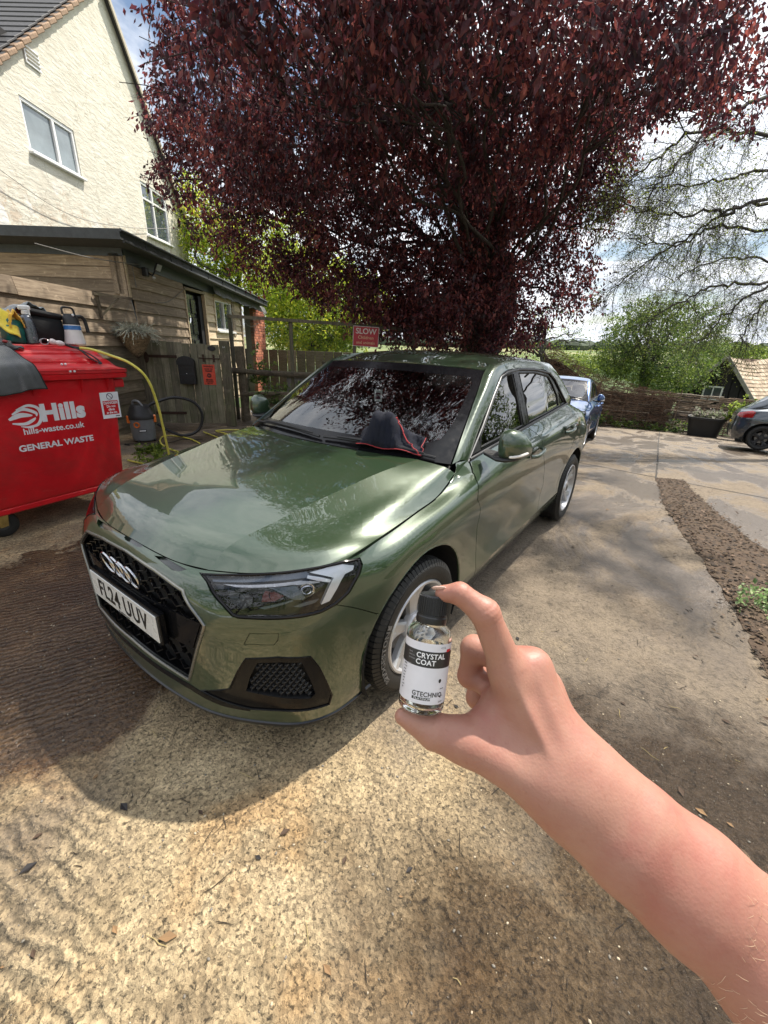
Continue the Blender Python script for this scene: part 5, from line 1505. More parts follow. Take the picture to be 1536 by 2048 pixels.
# ---- gate
G1 = Vector((-6.15, 3.09, 0)); _g = Vector((.7295, .684, 0)).normalized(); _gn = Vector((_g.y, -_g.x, 0)); GRZ = atan2(_g.y, _g.x)
def PG(a, n, z): return G1 + _g * a + _gn * n + Vector((0, 0, z))
GATE = thing('garden_gate', 'mossy board gate with letterbox and warning notice beside the shed', 'gate', PG(.7, 0, 0), GRZ)
rr = random.Random(9)
wds = [.125, .118, .122, .119, .12, .123, .117, .121, .12, .122]; a = .115
for k, w in enumerate(wds):
    m = MB(); H = 1.36 + rr.uniform(-.008, .008) - .004 * k; m.cbox((0, 0, H / 2), (w - .006, .022, H), .003); o = m.build('board', M_GATE, GATE, False); set_world(o, PG(a + w / 2, rr.uniform(-.003, .003), .045), GRZ, 0, rr.uniform(-.004, .004)); a += w
for z in (.22, .75, 1.18):
    m = MB(); m.cbox((0, 0, 0), (1.2, .04, .09), .004); o = m.build('ledge', M_POST, GATE, False); set_world(o, PG(.71, -.035, z), GRZ)
def bracket_iron(nm, a0, a1, z, par):
    m = MB(); m.bar(PG(a0, .018, z), PG(a1, .018, z + .005), .008, .045, (0, 0, 1)); m.build(nm, M_IRON, par, False)
bracket_iron('hinge_strap', .13, .62, 1.16, GATE); bracket_iron('hinge_strap', .15, .66, .22, GATE)
m = MB(); m.lathe([(.02, 0), (.045, .01), (.02, .02), (.001, .02)], (0, 0, 0), 14, 'y'); m.v = [(x, -y, z * 2.0) for x, y, z in m.v]; o = m.build('hinge_end', M_IRON, GATE); set_world(o, PG(.13, .02, 1.14), GRZ)
m = MB(); m.tube([PG(.98, .03, 1.155), PG(1.44, .035, 1.15)], .009, 6)
for q in (1.05, 1.22, 1.34): m.bar(PG(q, .022, 1.215), PG(q, .022, 1.095), .03, .012, _gn)
m.build('bolt', M_IRON, GATE)
m = MB(); m.cbox((0, 0, .72), (.155, .12, 1.44), .006); o = m.build('post', M_POST, GATE, False); set_world(o, PG(1.41, -.01, 0), GRZ)
m = MB(); m.cbox((0, 0, .73), (.12, .11, 1.46), .006); o = m.build('post', M_POST, GATE, False); set_world(o, PG(.05, -.02, 0), GRZ)
# letterbox
LB = thing('letterbox', 'black arched metal letterbox hung on the garden gate', 'letterbox', PG(.78, .04, .7), GRZ)
M_LB = simple('blackened_metal', (.018, .020, .023), .38, .2, .2, 25, bump=.05)
arch = [(-.13, 0), (.13, 0), (.13, .36)] + [(.13 * cos(t), .36 + .075 * sin(t)) for t in np.linspace(0.15, pi - .15, 9)] + [(-.13, .36)]
m = MB(); m.prism(arch, PG(.78, .012, .73), _g, (0, 0, 1), .11); m.build('box_body', M_LB, LB, False)
m = MB(); m.prism([(x * 1.08, .30 + (z - .36) * 1.25 + .05) if z > .3 else (x * 1.08, .30) for x, z in arch], PG(.78, .118, .74), _g, (0, 0, 1), .022); m.build('flap', M_LB, LB, False)
m = MB(); m.cbox((0, 0, 0), (.20, .012, .14), .004); o = m.build('door', M_LB, LB, False); set_world(o, PG(.78, .125, .82), GRZ)
m = MB(); m.sphere(PG(.78, .135, .90), .010, 8, 6); m.build('lock', M_CHR, LB)
# warning notice
WN = thing('warning_notice', 'small red warning notice with black lettering fixed to the gate boards', 'sign', PG(1.115, .03, .9), GRZ)
m = MB(); m.cbox((0, 0, 0), (.205, .004, .335), .0015); o = m.build('plate', simple('notice_red', (.62, .07, .035), .45, 0, .15, 30), WN, False); set_world(o, PG(1.115, .017, .885), GRZ)
Mt = frame(PG(1.115, .0205, .885), _g, (0, 0, 1))
for t, z, s_ in (('WARNING', .135, .042), ('DOGS ON', .092, .036), ('PREMISES', .058, .036), ('BEWARE', -.085, .038), ('OF THE DOG', -.115, .028), ('KEEP OUT', -.142, .026)):
    text_mesh(t, s_, Mt @ Matrix.Translation((0, z, 0)), M_INK, 'notice_lettering', WN, .78, .0012, .0006)
m = MB(); m.lathe([(.001, .0012), (.038, .0012), (.038, 0)], (0, 0, 0), 20, 'z'); m.v = [tuple(Mt @ Matrix.Translation((0, -.012, 0)) @ Vector(q)) for q in m.v]; m.build('notice_emblem', simple('emblem_dark', (.10, .015, .012), .5), WN)
text_mesh('STOP', .020, Mt @ Matrix.Translation((0, -.012, .0015)), simple('notice_red', 0), 'notice_lettering', WN, .8, .0005, .0006)
PQ = thing('house_plaque', 'small dark oval plaque on the top corner of the gate', 'plaque', PG(1.20, .02, 1.31), GRZ)
m = MB(); m.lathe([(.001, .010), (.06, .010), (.066, .004), (.066, 0)], (0, 0, 0), 24, 'y'); m.v = [(x, -y, z * .62) for x, y, z in m.v]; o = m.build('plate', M_LB, PQ); set_world(o, PG(1.20, .014, 1.315), GRZ)
Mt2 = frame(PG(1.20, .026, 1.315), _g, (0, 0, 1)); text_mesh('64', .045, frame(PG(1.41, .052, 1.34), _g, (0, 0, 1)), simple('faded_white', (.45, .45, .42), .8), 'painted_number', PQ, 1, 0, .0005)

# ---- post and rail fence with taller netting frame
_P0 = Vector((-5.49, 4.64, 0)); _E = Vector((.818, .576, 0)).normalized(); _En = Vector((_E.y, -_E.x, 0)); ERZ = atan2(_E.y, _E.x)
def PE(e, n, z): return _P0 + _E * e + _En * n + Vector((0, 0, z))
M_LOG = wood('rough_log', (.050, .038, .026), (.125, .095, .065), (.20, .155, .11), gsc=(14, 14, 14), moss=.2)
RF = thing('rail_fence', 'rough log post and rail fence from the gate post past the car', 'fence', PE(2, 0, 0), ERZ)
def log(nm, pts, r, par, mat=None, seed=0):
    rr = random.Random(seed); P = catmull([Vector(q) for q in pts], 6); m = MB(); m.tube(P, [r * rr.uniform(.9, 1.12) for _ in P], 9); m.v = [(a + rr.uniform(-.003, .003), b + rr.uniform(-.003, .003), c) for a, b, c in m.v]; return m.build(nm, mat or M_LOG, par)
log('post', [PE(0, 0, -.1), PE(.01, 0, .6), PE(-.02, 0, 1.36)], .085, RF, None, 1)
for e in (1.6, 3.15): log('post', [PE(e, 0, -.2), PE(e + .02, 0, .5), PE(e, 0, 1.15)], .075, RF, None, int(e * 10))
log('rail', [PE(-.22, .08, .93), PE(.8, .08, .90), PE(2.0, .09, .89), PE(3.2, .08, .86)], .05, RF, None, 2)
log('rail', [PE(.0, .06, .50), PE(.9, .06, .54), PE(2.6, .06, .50), PE(3.2, .06, .50)], .042, RF, None, 3)
for k in range(4):
    m = MB(); m.cbox((0, 0, 0), (3.0, .025, .11), .004); o = m.build('kick_board', M_CLADG, RF, False); set_world(o, PE(1.7, -.03, .07 + k * .12), ERZ)
NF = thing('netting_frame', 'tall thin green timber frame with one long top rail above the log fence', 'frame', PE(1.6, -.05, 0), ERZ)
for a, b, z0, z1 in ((-.19, -.16, 1.88, 1.86), (-.16, 2.1, 1.865, 1.80), (2.1, 3.3, 1.79, 1.75)):
    m = MB(); m.bar(PE(a, -.02, z0), PE(b, -.02, z1), .045, .055); m.build('top_rail', M_POST, NF, False)
for e, z0, z1 in ((-.17, .0, 1.9), (.95, 0, 1.86), (2.13, 0, 1.80), (3.24, 0, 1.80)):
    m = MB(); m.bar(PE(e, -.07, z0), PE(e, -.07, z1), .06, .055, _En); m.build('post', M_POST, NF, False)
mw = MB()
for i in range(60):
    for j in range(24):
        e = -.15 + i * .056; z = .55 + j * .054 + (.027 if i % 2 else 0); mw.tube([PE(e, -.05, z), PE(e + .028, -.05, z + .027), PE(e + .056, -.05, z)], .0010, 3, False)
tag(mw.build('wire_netting', simple('galv_wire', 0), NF), kind='stuff')
# the sign
SG = thing('slow_sign', 'red square sign reading SLOW Children and animals on the netting frame', 'sign', PE(2.35, .03, 1.6), ERZ)
m = MB(); m.cbox((0, 0, 0), (.475, .006, .345), .002); o = m.build('plate', simple('sign_white_edge', (.62, .55, .53), .5, 0, .2, 20), SG, False); set_world(o, PE(2.345, .012, 1.605), ERZ, 0, radians(2.0))
m = MB(); m.cbox((0, 0, 0), (.455, .003, .325), .001); o = m.build('red_face', simple('sign_red', (.42, .030, .040), .5, 0, .2, 14), SG, False); set_world(o, PE(2.345, .0165, 1.605), ERZ, 0, radians(2.0))
Mt = frame(PE(2.345, .0195, 1.605), _E, (0, 0, 1)) @ Matrix.Rotation(radians(-2.0), 4, 'Z')
M_SGW = simple('sign_lettering_white', (.66, .60, .55), .6, 0, .25, 60)
text_mesh('SLOW', .135, Mt @ Matrix.Translation((0, .085, 0)), M_SGW, 'sign_lettering', SG, 1, .002, .0006)
text_mesh('Children', .078, Mt @ Matrix.Translation((0, -.018, 0)), simple('sign_lettering_worn', (.60, .38, .22), .6, 0, .4, 60), 'sign_lettering', SG, 1, .0012, .0006, 'CENTER', 1.05)
text_mesh('and animals', .070, Mt @ Matrix.Translation((0, -.105, 0)), simple('sign_lettering_worn', 0), 'sign_lettering', SG, 1, .0012, .0006, 'CENTER', 1.05)

# ---- the house behind
HO = -4.0
def PH(s, n, z): return PS(s, HO + n, z)
HS = thing('cream_house', 'tall cream-painted rendered house gable rising behind the shed', 'house', PH(5, -3, 0), SRZ)
mh = NT('cream_render'); v = mh.coord('Object'); 
mp = mh.n('ShaderNodeMapping'); mp.inputs['Scale'].default_value = (1.6, 4, 5); mp0 = mh.n('ShaderNodeMapping'); mp0.inputs['Rotation'].default_value = (0, 0, -SRZ); mh.l(v, mp0.inputs['Vector']); mh.l(mp0.outputs[0], mp.inputs['Vector'])
rel = mh.noise(mp.outputs[0], 2.2, 6, .6, .4); big = mh.noise(v, .35, 5, .6, .5); st = mh.noise(v, 2.0, 6, .7, .6)
col = mh.ramp(st, [(.30, (.58, .54, .45)), (.55, (.68, .65, .55)), (.8, (.74, .72, .63))])
sp = mh.n('ShaderNodeSeparateXYZ'); mh.l(v, sp.inputs[0])
low = mh.ramp(mh.math('ADD', mh.math('MULTIPLY', sp.outputs[2], -.35), mh.math('MULTIPLY_ADD', big, 1.2, 1.75)), [(.62, 0), (.80, 1)])
peel = mh.ramp(mh.noise(v, 5.5, 6, .75, .8), [(.50, 0), (.56, 1)])
col = mh.mix(mh.math('MULTIPLY', mh.math('MULTIPLY', low, peel), .55), col, (.46, .34, .24))
wp = mh.ramp(mh.noise(v, 1.1, 4, .6, .3), [(.56, 0), (.60, 1)]); col = mh.mix(mh.math('MULTIPLY', low, mh.math('MULTIPLY', wp, .8)), col, (.74, .73, .70))
cr_ = mh.n('ShaderNodeTexVoronoi', feature='DISTANCE_TO_EDGE'); cr_.inputs['Scale'].default_value = .55; dv = mh.n('ShaderNodeVectorMath', operation='ADD')
nz = mh.n('ShaderNodeTexNoise'); nz.inputs['Scale'].default_value = 1.4; nz.inputs['Detail'].default_value = 5; mh.l(v, nz.inputs['Vector']); mh.l(v, dv.inputs[0]); mh.l(nz.outputs['Color'], dv.inputs[1]); mh.l(dv.outputs[0], cr_.inputs['Vector'])
crk = mh.ramp(cr_.outputs['Distance'], [(.0, 1), (.006, 0)]); col = mh.mix(mh.math('MULTIPLY', crk, .45), col, (.25, .21, .15))
mh.set(Base_Color=col, Roughness=.9); mh.bump(mh.math('ADD', mh.ramp(rel, [(.42, 0), (.60, 1)]), mh.math('MULTIPLY', st, .9)), .28, .03)
M_REND = mh.m
# gable outline (s, z) with the window holes left in
gab = [(-.6, -.3), (-.6, 3.0), (3.64, 6.69), (6.64, 9.19), (7.72, 10.08), (10.74, 6.2), (11.15, 5.60), (11.15, -.3)]
holes = [[(3.92, 5.22), (5.54, 5.22), (5.54, 6.20), (3.92, 6.20)], [(8.34, 4.58), (9.88, 4.58), (9.88, 6.06), (8.34, 6.06)]]
L = []; ed = []
for poly in [gab] + holes:
    D_ = densify(poly, .6, True); o0 = len(L); L += D_; ed += [(o0 + i, o0 + (i + 1) % len(D_)) for i in range(len(D_))]
r = delaunay_2d_cdt([Vector(p) for p in L], ed, [], 0, 1e-6); V2 = [(p.x, p.y) for p in r[0]]
m = MB(); fs = []
for f in r[2]:
    c = np.mean([V2[i] for i in f], 0)
    if pip(gab, np.array([c[0]]), np.array([c[1]]))[0] and not any(pip(h, np.array([c[0]]), np.array([c[1]]))[0] for h in holes): fs.append(tuple(f))
m.add([PH(a, 0, b) for a, b in V2], fs)
for h in holes:
    n_ = 4; m.add([PH(a, 0, b) for a, b in h] + [PH(a, -.12, b) for a, b in h], [((i + 1) % 4, i, i + 4, (i + 1) % 4 + 4) for i in range(4)])
m.add([PH(11.15, 0, -.3), PH(11.15, -7, -.3), PH(11.15, -7, 5.6), PH(11.15, 0, 5.6)], [(0, 1, 2, 3)])
m.add([PH(-.6, 0, -.3), PH(-.6, -7, -.3), PH(-.6, -7, 3), PH(-.6, 0, 3)], [(3, 2, 1, 0)])
m.build('wall', M_REND, HS, False)
local_box('interior_void', 5.5, HO - .30, 5.6, 9.5, .05, 3.6, M_DARK, HS)
upvc_window(HS, 3.92, 5.54, 5.22, 6.20, -.05, (4.86,), pane=M_PANEL, fw=.075, PSf=PH, sill=.09)
upvc_window(HS, 8.34, 9.88, 4.58, 6.06, -.05, (9.0,), trans=5.62, pane=M_PANE, fw=.075, PSf=PH, sill=.09)
# roof planes: left is tiled and visible from below the verge
def roof_plane(a, b, n0, n1, over, name, mat, rows_, th=.05):
    (s0, z0), (s1, z1) = a, b
    d = Vector((s1 - s0, z1 - z0)); Ld = d.length; d.normalize(); nn = Vector((-d.y, d.x))
    if nn.y < 0: nn = -nn
    m = MB(); p = [(s0, z0), (s1, z1), (s1 + nn.x * th, z1 + nn.y * th), (s0 + nn.x * th, z0 + nn.y * th)]
    m.add([PH(s, n0, z) for s, z in p] + [PH(s, n1, z) for s, z in p], [(0, 1, 2, 3), (7, 6, 5, 4), (0, 4, 5, 1), (1, 5, 6, 2), (2, 6, 7, 3), (3, 7, 4, 0)]); m.build(name, mat, HS, False)
    return d, nn, Ld
M_TILE = simple('dark_concrete_tile', (.055, .055, .058), .7, 0, .25, 8, bump=.15, bscale=60)
M_VERGE = simple('verge_tile_tan', (.30, .20, .13), .85, 0, .35, 12, bump=.4, bscale=40)
roof_plane((-1.2, 2.48 + .05), (7.72, 10.12), .10, -7, 0, 'roof_deck', M_TILE, 0)
d_ = Vector((8.92, 7.59)).normalized(); nn = Vector((-d_.y, d_.x)); Lr = 11.7
tm = MB(); tm.cbox((0, 0, 0), (.40, 6.9, .035), .008); tme = tm.mesh('roof_tile', M_TILE, False)
for k in range(36):    # courses of interlocking tiles, each lapped over the one below
    t = .16 + k * .325; s = -1.2 + d_.x * t + nn.x * .09; z = 2.53 + d_.y * t + nn.y * .09
    if s > 7.7: break
    o = link('tile_course', tme, HS); set_world(o, PH(s, -3.42, z), SRZ, 0, -atan2(d_.y, d_.x) + .06)
vm = MB(); vm.cbox((0, 0, 0), (.33, .16, .09), .015); vme = vm.mesh('verge_tile', M_VERGE, False)
for k in range(36):
    t = .16 + k * .325; s = -1.2 + d_.x * t + nn.x * .03; z = 2.50 + d_.y * t + nn.y * .03
    if s > 7.7: break
    o = link('verge_tile', vme, HS); set_world(o, PH(s, .06, z), SRZ, 0, -atan2(d_.y, d_.x) + .09)
roof_plane((7.72, 10.12), (11.56, 4.96), .14, -7, 0, 'roof_slope', M_TILE, 0, .06)
m = MB(); m.bar(PH(7.74, .16, 10.02), PH(11.56, .16, 4.90), .035, .11, (0, 0, 1)); m.build('bargeboard', simple('barge_cream', (.52, .46, .36), .7), HS, False)
m = MB(); m.tube([PH(11.50, .2, 4.88), PH(11.50, -7, 4.88)], .06, 8); m.build('gutter', M_BLACK, HS)
# small louvre vent and clothes line
m = MB(); m.cbox((0, 0, 0), (.42, .03, .34), .008); o = m.build('vent', M_WHITE, HS, False); set_world(o, PH(4.55, .02, 7.08), SRZ)
for k in range(4):
    m = MB(); m.box((0, 0, 0), (.34, .03, .035), Matrix.Rotation(.5, 3, 'X')); o = m.build('vent_slat', M_REND, HS, False); set_world(o, PH(4.55, .035, 6.98 + k * .07), SRZ)
m = MB(); m.tube(catmull([PH(2.3, .15, 4.60), PH(4.5, .10, 4.22), PH(7.0, .08, 4.50), PH(9.9, .06, 5.12), PH(10.4, .05, 5.2)], 8), .007, 4); m.build('wall_cable', simple('grey_cable', 0), HS)
# ---------------------------------------------------------------- foliage
def leaf_mat(name, cols, rough=.45, trans=.35, spec=.5):
    m = NT(name); ge = m.n('ShaderNodeNewGeometry'); v = m.coord('Object'); big = m.noise(v, 1.1, 3, .6)
    k = m.math('MULTIPLY_ADD', m.math('ADD', big, -.5), 1.5, ge.outputs['Random Per Island'])
    n = len(cols); c = m.ramp(k, [(.08 + .84 * i / (n - 1), cols[i]) for i in range(n)])
    m.set(Base_Color=c, Roughness=rough, Specular_IOR_Level=spec)
    tr = m.n('ShaderNodeBsdfTranslucent'); tc2 = m.n('ShaderNodeVectorMath', operation='SCALE'); m.l(c, tc2.inputs[0]); tc2.inputs['Scale'].default_value = 1.9; m.l(tc2.outputs[0], tr.inputs['Color'])
    mx = m.n('ShaderNodeMixShader'); mx.inputs[0].default_value = trans; m.l(m.b.outputs[0], mx.inputs[1]); m.l(tr.outputs[0], mx.inputs[2]); m.l(mx.outputs[0], m.out.inputs['Surface']); return m.m
def bark_mat(name, c0, c1):
    m = NT(name); v = m.coord('Object', (6, 6, 1.6)); f = m.noise(v, 3, 6, .7, .5); m.set(Base_Color=m.ramp(f, [(.35, c0), (.65, c1)]), Roughness=.92); m.bump(f, .8, .03); return m.m
M_PURP = leaf_mat('purple_leaf', [(.034, .014, .020), (.052, .018, .023), (.086, .024, .034), (.145, .038, .044), (.24, .070, .060)], .42, .38)
M_LIME = leaf_mat('lime_leaf', [(.13, .20, .02), (.22, .30, .03), (.34, .40, .04), (.50, .48, .06)], .5, .45)
M_GRN = leaf_mat('green_leaf', [(.030, .062, .014), (.060, .105, .020), (.11, .165, .030), (.17, .22, .05)], .5, .35)
M_GRN2 = leaf_mat('fresh_leaf', [(.05, .085, .012), (.10, .15, .02), (.16, .22, .035), (.22, .27, .05)], .5, .4)
M_BUD = leaf_mat('bud_leaf', [(.10, .13, .02), (.20, .24, .05)], .6, .5)
M_BARKD = bark_mat('dark_bark', (.018, .014, .013), (.06, .048, .040)); M_BARKG = bark_mat('grey_bark', (.035, .032, .028), (.11, .10, .085))

def leaf_mesh(name, C_, dirs, nrm, size, aspect, mat, fold=.18):
    """C_: N x 3 leaf bases, dirs: unit axes, nrm: unit normals, size: N"""
    side = np.cross(dirs, nrm); side /= np.linalg.norm(side, axis=1)[:, None] + 1e-9; nrm = np.cross(side, dirs)
    s = size[:, None]
    b = C_; t = C_ + dirs * s; mid = C_ + dirs * s * .48 - nrm * s * fold
    l = C_ + dirs * s * .45 + side * s * aspect * .5; r = C_ + dirs * s * .45 - side * s * aspect * .5
    N = len(C_); V = np.stack([b, l, t, r, mid], 1).reshape(-1, 3)
    i = np.arange(N)[:, None] * 5
    F = np.concatenate([i + np.array([[0, 4, 1]]), i + np.array([[1, 4, 2]]), i + np.array([[2, 4, 3]]), i + np.array([[3, 4, 0]])], 1).reshape(-1, 3)
    me = bpy.data.meshes.new(name); me.vertices.add(len(V)); me.vertices.foreach_set('co', V.astype(np.float32).ravel())
    me.loops.add(F.size); me.loops.foreach_set('vertex_index', F.astype(np.int32).ravel()); me.polygons.add(len(F)); me.polygons.foreach_set('loop_start', np.arange(len(F), dtype=np.int32) * 3)
    me.polygons.foreach_set('loop_total', np.full(len(F), 3, dtype=np.int32)); me.update(calc_edges=True); me.materials.append(mat); me.validate(); return me
def unit(a): return a / (np.linalg.norm(a, axis=1)[:, None] + 1e-9)
def clusters(rg, blobs, dens, per, spread, shell=.55):
    """blob = (x,y,z,rx,ry,rz); clusters lean to the outside of each blob; returns leaf bases and outward directions"""
    out = []; 
    for (x, y, z, rx, ry, rz) in blobs:
        n = max(3, int(dens * (rx * ry * rz) ** (2 / 3)))
        d = unit(rg.normal(size=(n, 3))); r = rg.random(n) ** (1 / 3.) * (1 - shell) + shell * rg.random(n) ** .25
        r = np.clip(r, 0, 1.08); p = d * r[:, None] * [rx, ry, rz] + [x, y, z]; out.append((p, d))
    P = np.concatenate([o[0] for o in out]); D_ = np.concatenate([o[1] for o in out]); return P, D_
def foliage(rg, P, D_, per, spread, size, droop=.8, sj=.25):
    N = len(P); tw = unit(D_ * .6 + rg.normal(size=(N, 3)) * .6 + [0, 0, -.15])
    k = np.repeat(np.arange(N), per); j = np.tile(np.arange(per), N) / max(1, per - 1)
    base = P[k] + tw[k] * (j[:, None] - .3) * spread + [0, 0, 1] * (-(j[:, None] ** 2) * spread * .35) + rg.normal(size=(len(k), 3)) * spread * .16
    dr = unit(tw[k] * .5 + rg.normal(size=(len(k), 3)) * .55 + np.array([0, 0, -droop]))
    nm = unit(rg.normal(size=(len(k), 3)) * .75 + [0, 0, .55])
    sz = size * np.exp(rg.normal(size=len(k)) * sj); return base, dr, nm, sz, tw

def limb(m, p0, p1, r0, r1, wob, rg, n=7, sag=0.):
    P = []; p0 = np.array(p0, float); p1 = np.array(p1, float); L = np.linalg.norm(p1 - p0); off = np.cumsum(rg.normal(size=(n + 1, 3)), 0); off -= np.linspace(0, 1, n + 1)[:, None] * off[-1]
    for i in range(n + 1):
        t = i / n; P.append(Vector(p0 * (1 - t) + p1 * t + off[i] * wob * L * .1 * (1 if 0 < i < n else 0) + np.array([0, 0, 1]) * sag * sin(pi * t) * L))
    P = catmull(P, 3); R = [lerp(r0, r1, i / (len(P) - 1)) for i in range(len(P))]; m.tube(P, R, 8 if r0 > .03 else 5); return P

# --- the big purple-leaved tree: blobs given as camera depth layers turned into world space once
PURPLE = [
  (-4.85, 5.94, 4.36, 1.51, 1.51, 1.16),
  (-4.16, 7.04, 5.15, 1.84, 1.84, 1.48),
  (-2.85, 7.36, 4.44, 1.63, 1.63, 1.51),
  (-1.88, 8.04, 4.68, 1.51, 1.51, 1.28),
  (-3.87, 6.15, 3.41, 1.34, 1.34, 0.89),
  (-3.07, 7.2, 3.39, 1.51, 1.51, 1.16),
  (-2.09, 7.89, 3.42, 1.4, 1.4, 1.05),
  (-5.32, 5.61, 3.53, 1.28, 1.28, 0.87),
  (-5.93, 5.18, 4.32, 1.28, 1.28, 1.05),
  (-5.74, 4.83, 4.85, 1.22, 1.22, 0.89),
  (-1.22, 8.5, 4.57, 1.11, 1.11, 0.93),
  (-1.33, 8.43, 3.84, 1.05, 1.05, 0.7),
  (-2.6, 7.28, 2.48, 1.71, 1.71, 0.85),
  (-3.64, 6.8, 2.38, 1.51, 1.51, 0.64),
  (-1.83, 8.07, 2.45, 1.28, 1.28, 0.64),
  (-4.08, 6.0, 2.31, 0.89, 0.89, 0.45),
  (-1.06, 8.61, 3.07, 0.82, 0.82, 0.52),
  (-0.66, 8.9, 2.5, 0.52, 0.52, 0.33),
  (-1.45, 8.59, 2.05, 0.48, 0.48, 0.48),
  (-2.17, 7.83, 1.91, 1.05, 1.05, 0.58),
  (-2.97, 7.27, 1.83, 1.4, 1.4, 0.47),
  (-3.62, 6.81, 1.94, 1.05, 1.05, 0.41),
  (-2.42, 7.41, 2.15, 1.37, 1.37, 0.51),
  (-1.84, 8.07, 1.83, 0.7, 0.7, 0.35),
  (-3.1, 7.05, 2.22, 1.27, 1.27, 0.4),
  (-4.66, 6.08, 2.76, 0.93, 0.93, 0.52),
  (-5.35, 5.35, 2.86, 0.68, 0.68, 0.4),
  (-5.98, 4.54, 4.28, 0.71, 0.71, 0.6),
  (-6.3, 4.31, 4.66, 0.42, 0.42, 0.42),
  (-0.72, 8.86, 3.71, 0.52, 0.52, 0.35),
  (-0.47, 9.4, 4.11, 0.22, 0.22, 0.17),
  (-6.45, 4.33, 3.96, 0.45, 0.45, 0.33),
  (-6.19, 4.75, 3.45, 0.57, 0.57, 0.46),
  (-0.82, 8.78, 4.72, 0.7, 0.7, 0.52),
  (-0.55, 8.97, 5.14, 0.58, 0.58, 0.41),
  (-4.04, 3.58, 4.56, 0.81, 0.81, 0.6),
  (-3.27, 3.88, 4.22, 1.08, 1.08, 0.83),
  (-2.37, 4.27, 4.38, 1.12, 1.12, 0.72),
  (-1.53, 4.86, 4.32, 1.2, 1.2, 0.8),
  (-0.8, 5.38, 4.35, 1.04, 1.04, 0.72),
  (-0.24, 6.13, 4.56, 0.93, 0.93, 0.59),
  (0.29, 6.87, 4.86, 0.88, 0.88, 0.53),
  (0.81, 7.49, 4.79, 0.72, 0.72, 0.54),
  (0.56, 7.8, 4.72, 0.57, 0.57, 0.38),
  (-3.03, 4.29, 3.84, 0.94, 0.94, 0.6),
  (-2.2, 4.88, 3.82, 1.02, 1.02, 0.6),
  (-1.28, 5.52, 3.95, 0.94, 0.94, 0.6),
  (-0.61, 6.24, 4.26, 0.7, 0.7, 0.44),
  (-4.08, 4.04, 3.85, 0.72, 0.72, 0.54),
  (1.26, 8.04, 4.75, 0.42, 0.42, 0.47),
  (-4.18, 3.24, 4.72, 0.33, 0.33, 0.33),
  (0.13, 7.01, 4.57, 0.54, 0.54, 0.36),
  (-2.35, 2.33, 3.92, 0.54, 0.54, 0.3),
  (-1.73, 2.51, 3.77, 0.68, 0.68, 0.34),
  (-1.1, 2.72, 3.7, 0.71, 0.71, 0.33),
  (-0.61, 3.06, 3.69, 0.71, 0.71, 0.38),
  (-0.18, 3.49, 3.79, 0.72, 0.72, 0.33),
  (0.19, 4.12, 3.97, 0.65, 0.65, 0.36),
  (0.61, 4.65, 4.1, 0.68, 0.68, 0.31),
  (1.05, 5.21, 4.16, 0.58, 0.58, 0.39),
  (-1.19, 3.38, 3.79, 0.56, 0.56, 0.25),
  (-0.53, 3.97, 3.86, 0.51, 0.51, 0.25),
  (-1.76, 2.98, 3.77, 0.5, 0.5, 0.25),
  (-2.2, 4.2, 6.2, 1.5, 1.5, 1.0499999999999998),
  (-0.6, 4.6, 6.6, 1.5, 1.5, 1.0499999999999998),
  (-3.6, 5.6, 6.6, 1.6, 1.6, 1.1199999999999999),
  (-1.6, 6.2, 7.4, 1.8, 1.8, 1.26),
  (0.2, 6.2, 7.2, 1.6, 1.6, 1.1199999999999999),
  (1.6, 6.6, 7.0, 1.4, 1.4, 0.9799999999999999),
  (-3.4, 8.2, 8.0, 2.0, 2.0, 1.4),
  (-0.8, 8.6, 8.6, 2.0, 2.0, 1.4),
  (0.1, 3.6, 5.6, 1.0, 1.0, 0.7),
  (1.4, 5.2, 5.9, 0.9, 0.9, 0.63),
  (-0.9, 2.3, 4.7, 0.9, 0.9, 0.63),
  (-0.1, 2.6, 5.0, 0.8, 0.8, 0.5599999999999999),
  (-1.8, 2.4, 4.9, 0.9, 0.9, 0.63),
  (-0.5, 1.7, 4.2, 0.7, 0.7, 0.48999999999999994),
  (-1.3, 1.6, 4.3, 0.7, 0.7, 0.48999999999999994),
]
def keep_open(P, rg):
    """the gap in the crown that lets the sun on to the near ground"""
    t = P[:, 2] / sin(SUN_EL); gx_ = P[:, 0] - sun_dir.x * t; gy_ = P[:, 1] - sun_dir.y * t
    inside = (gx_ > .12) & (gx_ < 2.6) & (gy_ > -2.6) & (gy_ < .75)
    side = (gx_ > .9) & (gx_ < 1.5) & (gy_ > .6) & (gy_ < 2.1)
    side |= (gx_ > 1.15) & (gx_ < 2.7) & (gy_ > .5) & (gy_ < 1.9)
    sgn_ = np.array([-3.57, 6.0, 1.6]); ab = np.array(CAM_C) - sgn_; t_ = np.clip((P - sgn_) @ ab / (ab @ ab), 0, .7); side2 = np.linalg.norm(P - sgn_ - t_[:, None] * ab, axis=1) < .34
    near = side2 | (np.sqrt(((P - np.array(CAM_C)) ** 2).sum(1)) < 2.4)
    return ~((inside & (rg.random(len(P)) < .97)) | (side & (rg.random(len(P)) < .85)) | near)
rg = np.random.default_rng(21)
PT = thing('purple_tree', 'huge purple-leaved plum tree whose crown spreads over the green car', 'tree', (-2.6, 8.6, gz(-2.6, 8.6)))
P, Dd = clusters(rg, PURPLE, 250, 0, 0); k = keep_open(P, rg); k &= np.array([mnoise.noise(Vector(q) * 1.25) + .55 * mnoise.noise(Vector(q) * 2.9) for q in P]) > -.26; P = P[k]; Dd = Dd[k]
base, dr, nm, sz, tw = foliage(rg, P, Dd, 15, .27, .070)
k = keep_open(base, rg); base, dr, nm, sz = base[k], dr[k], nm[k], sz[k]
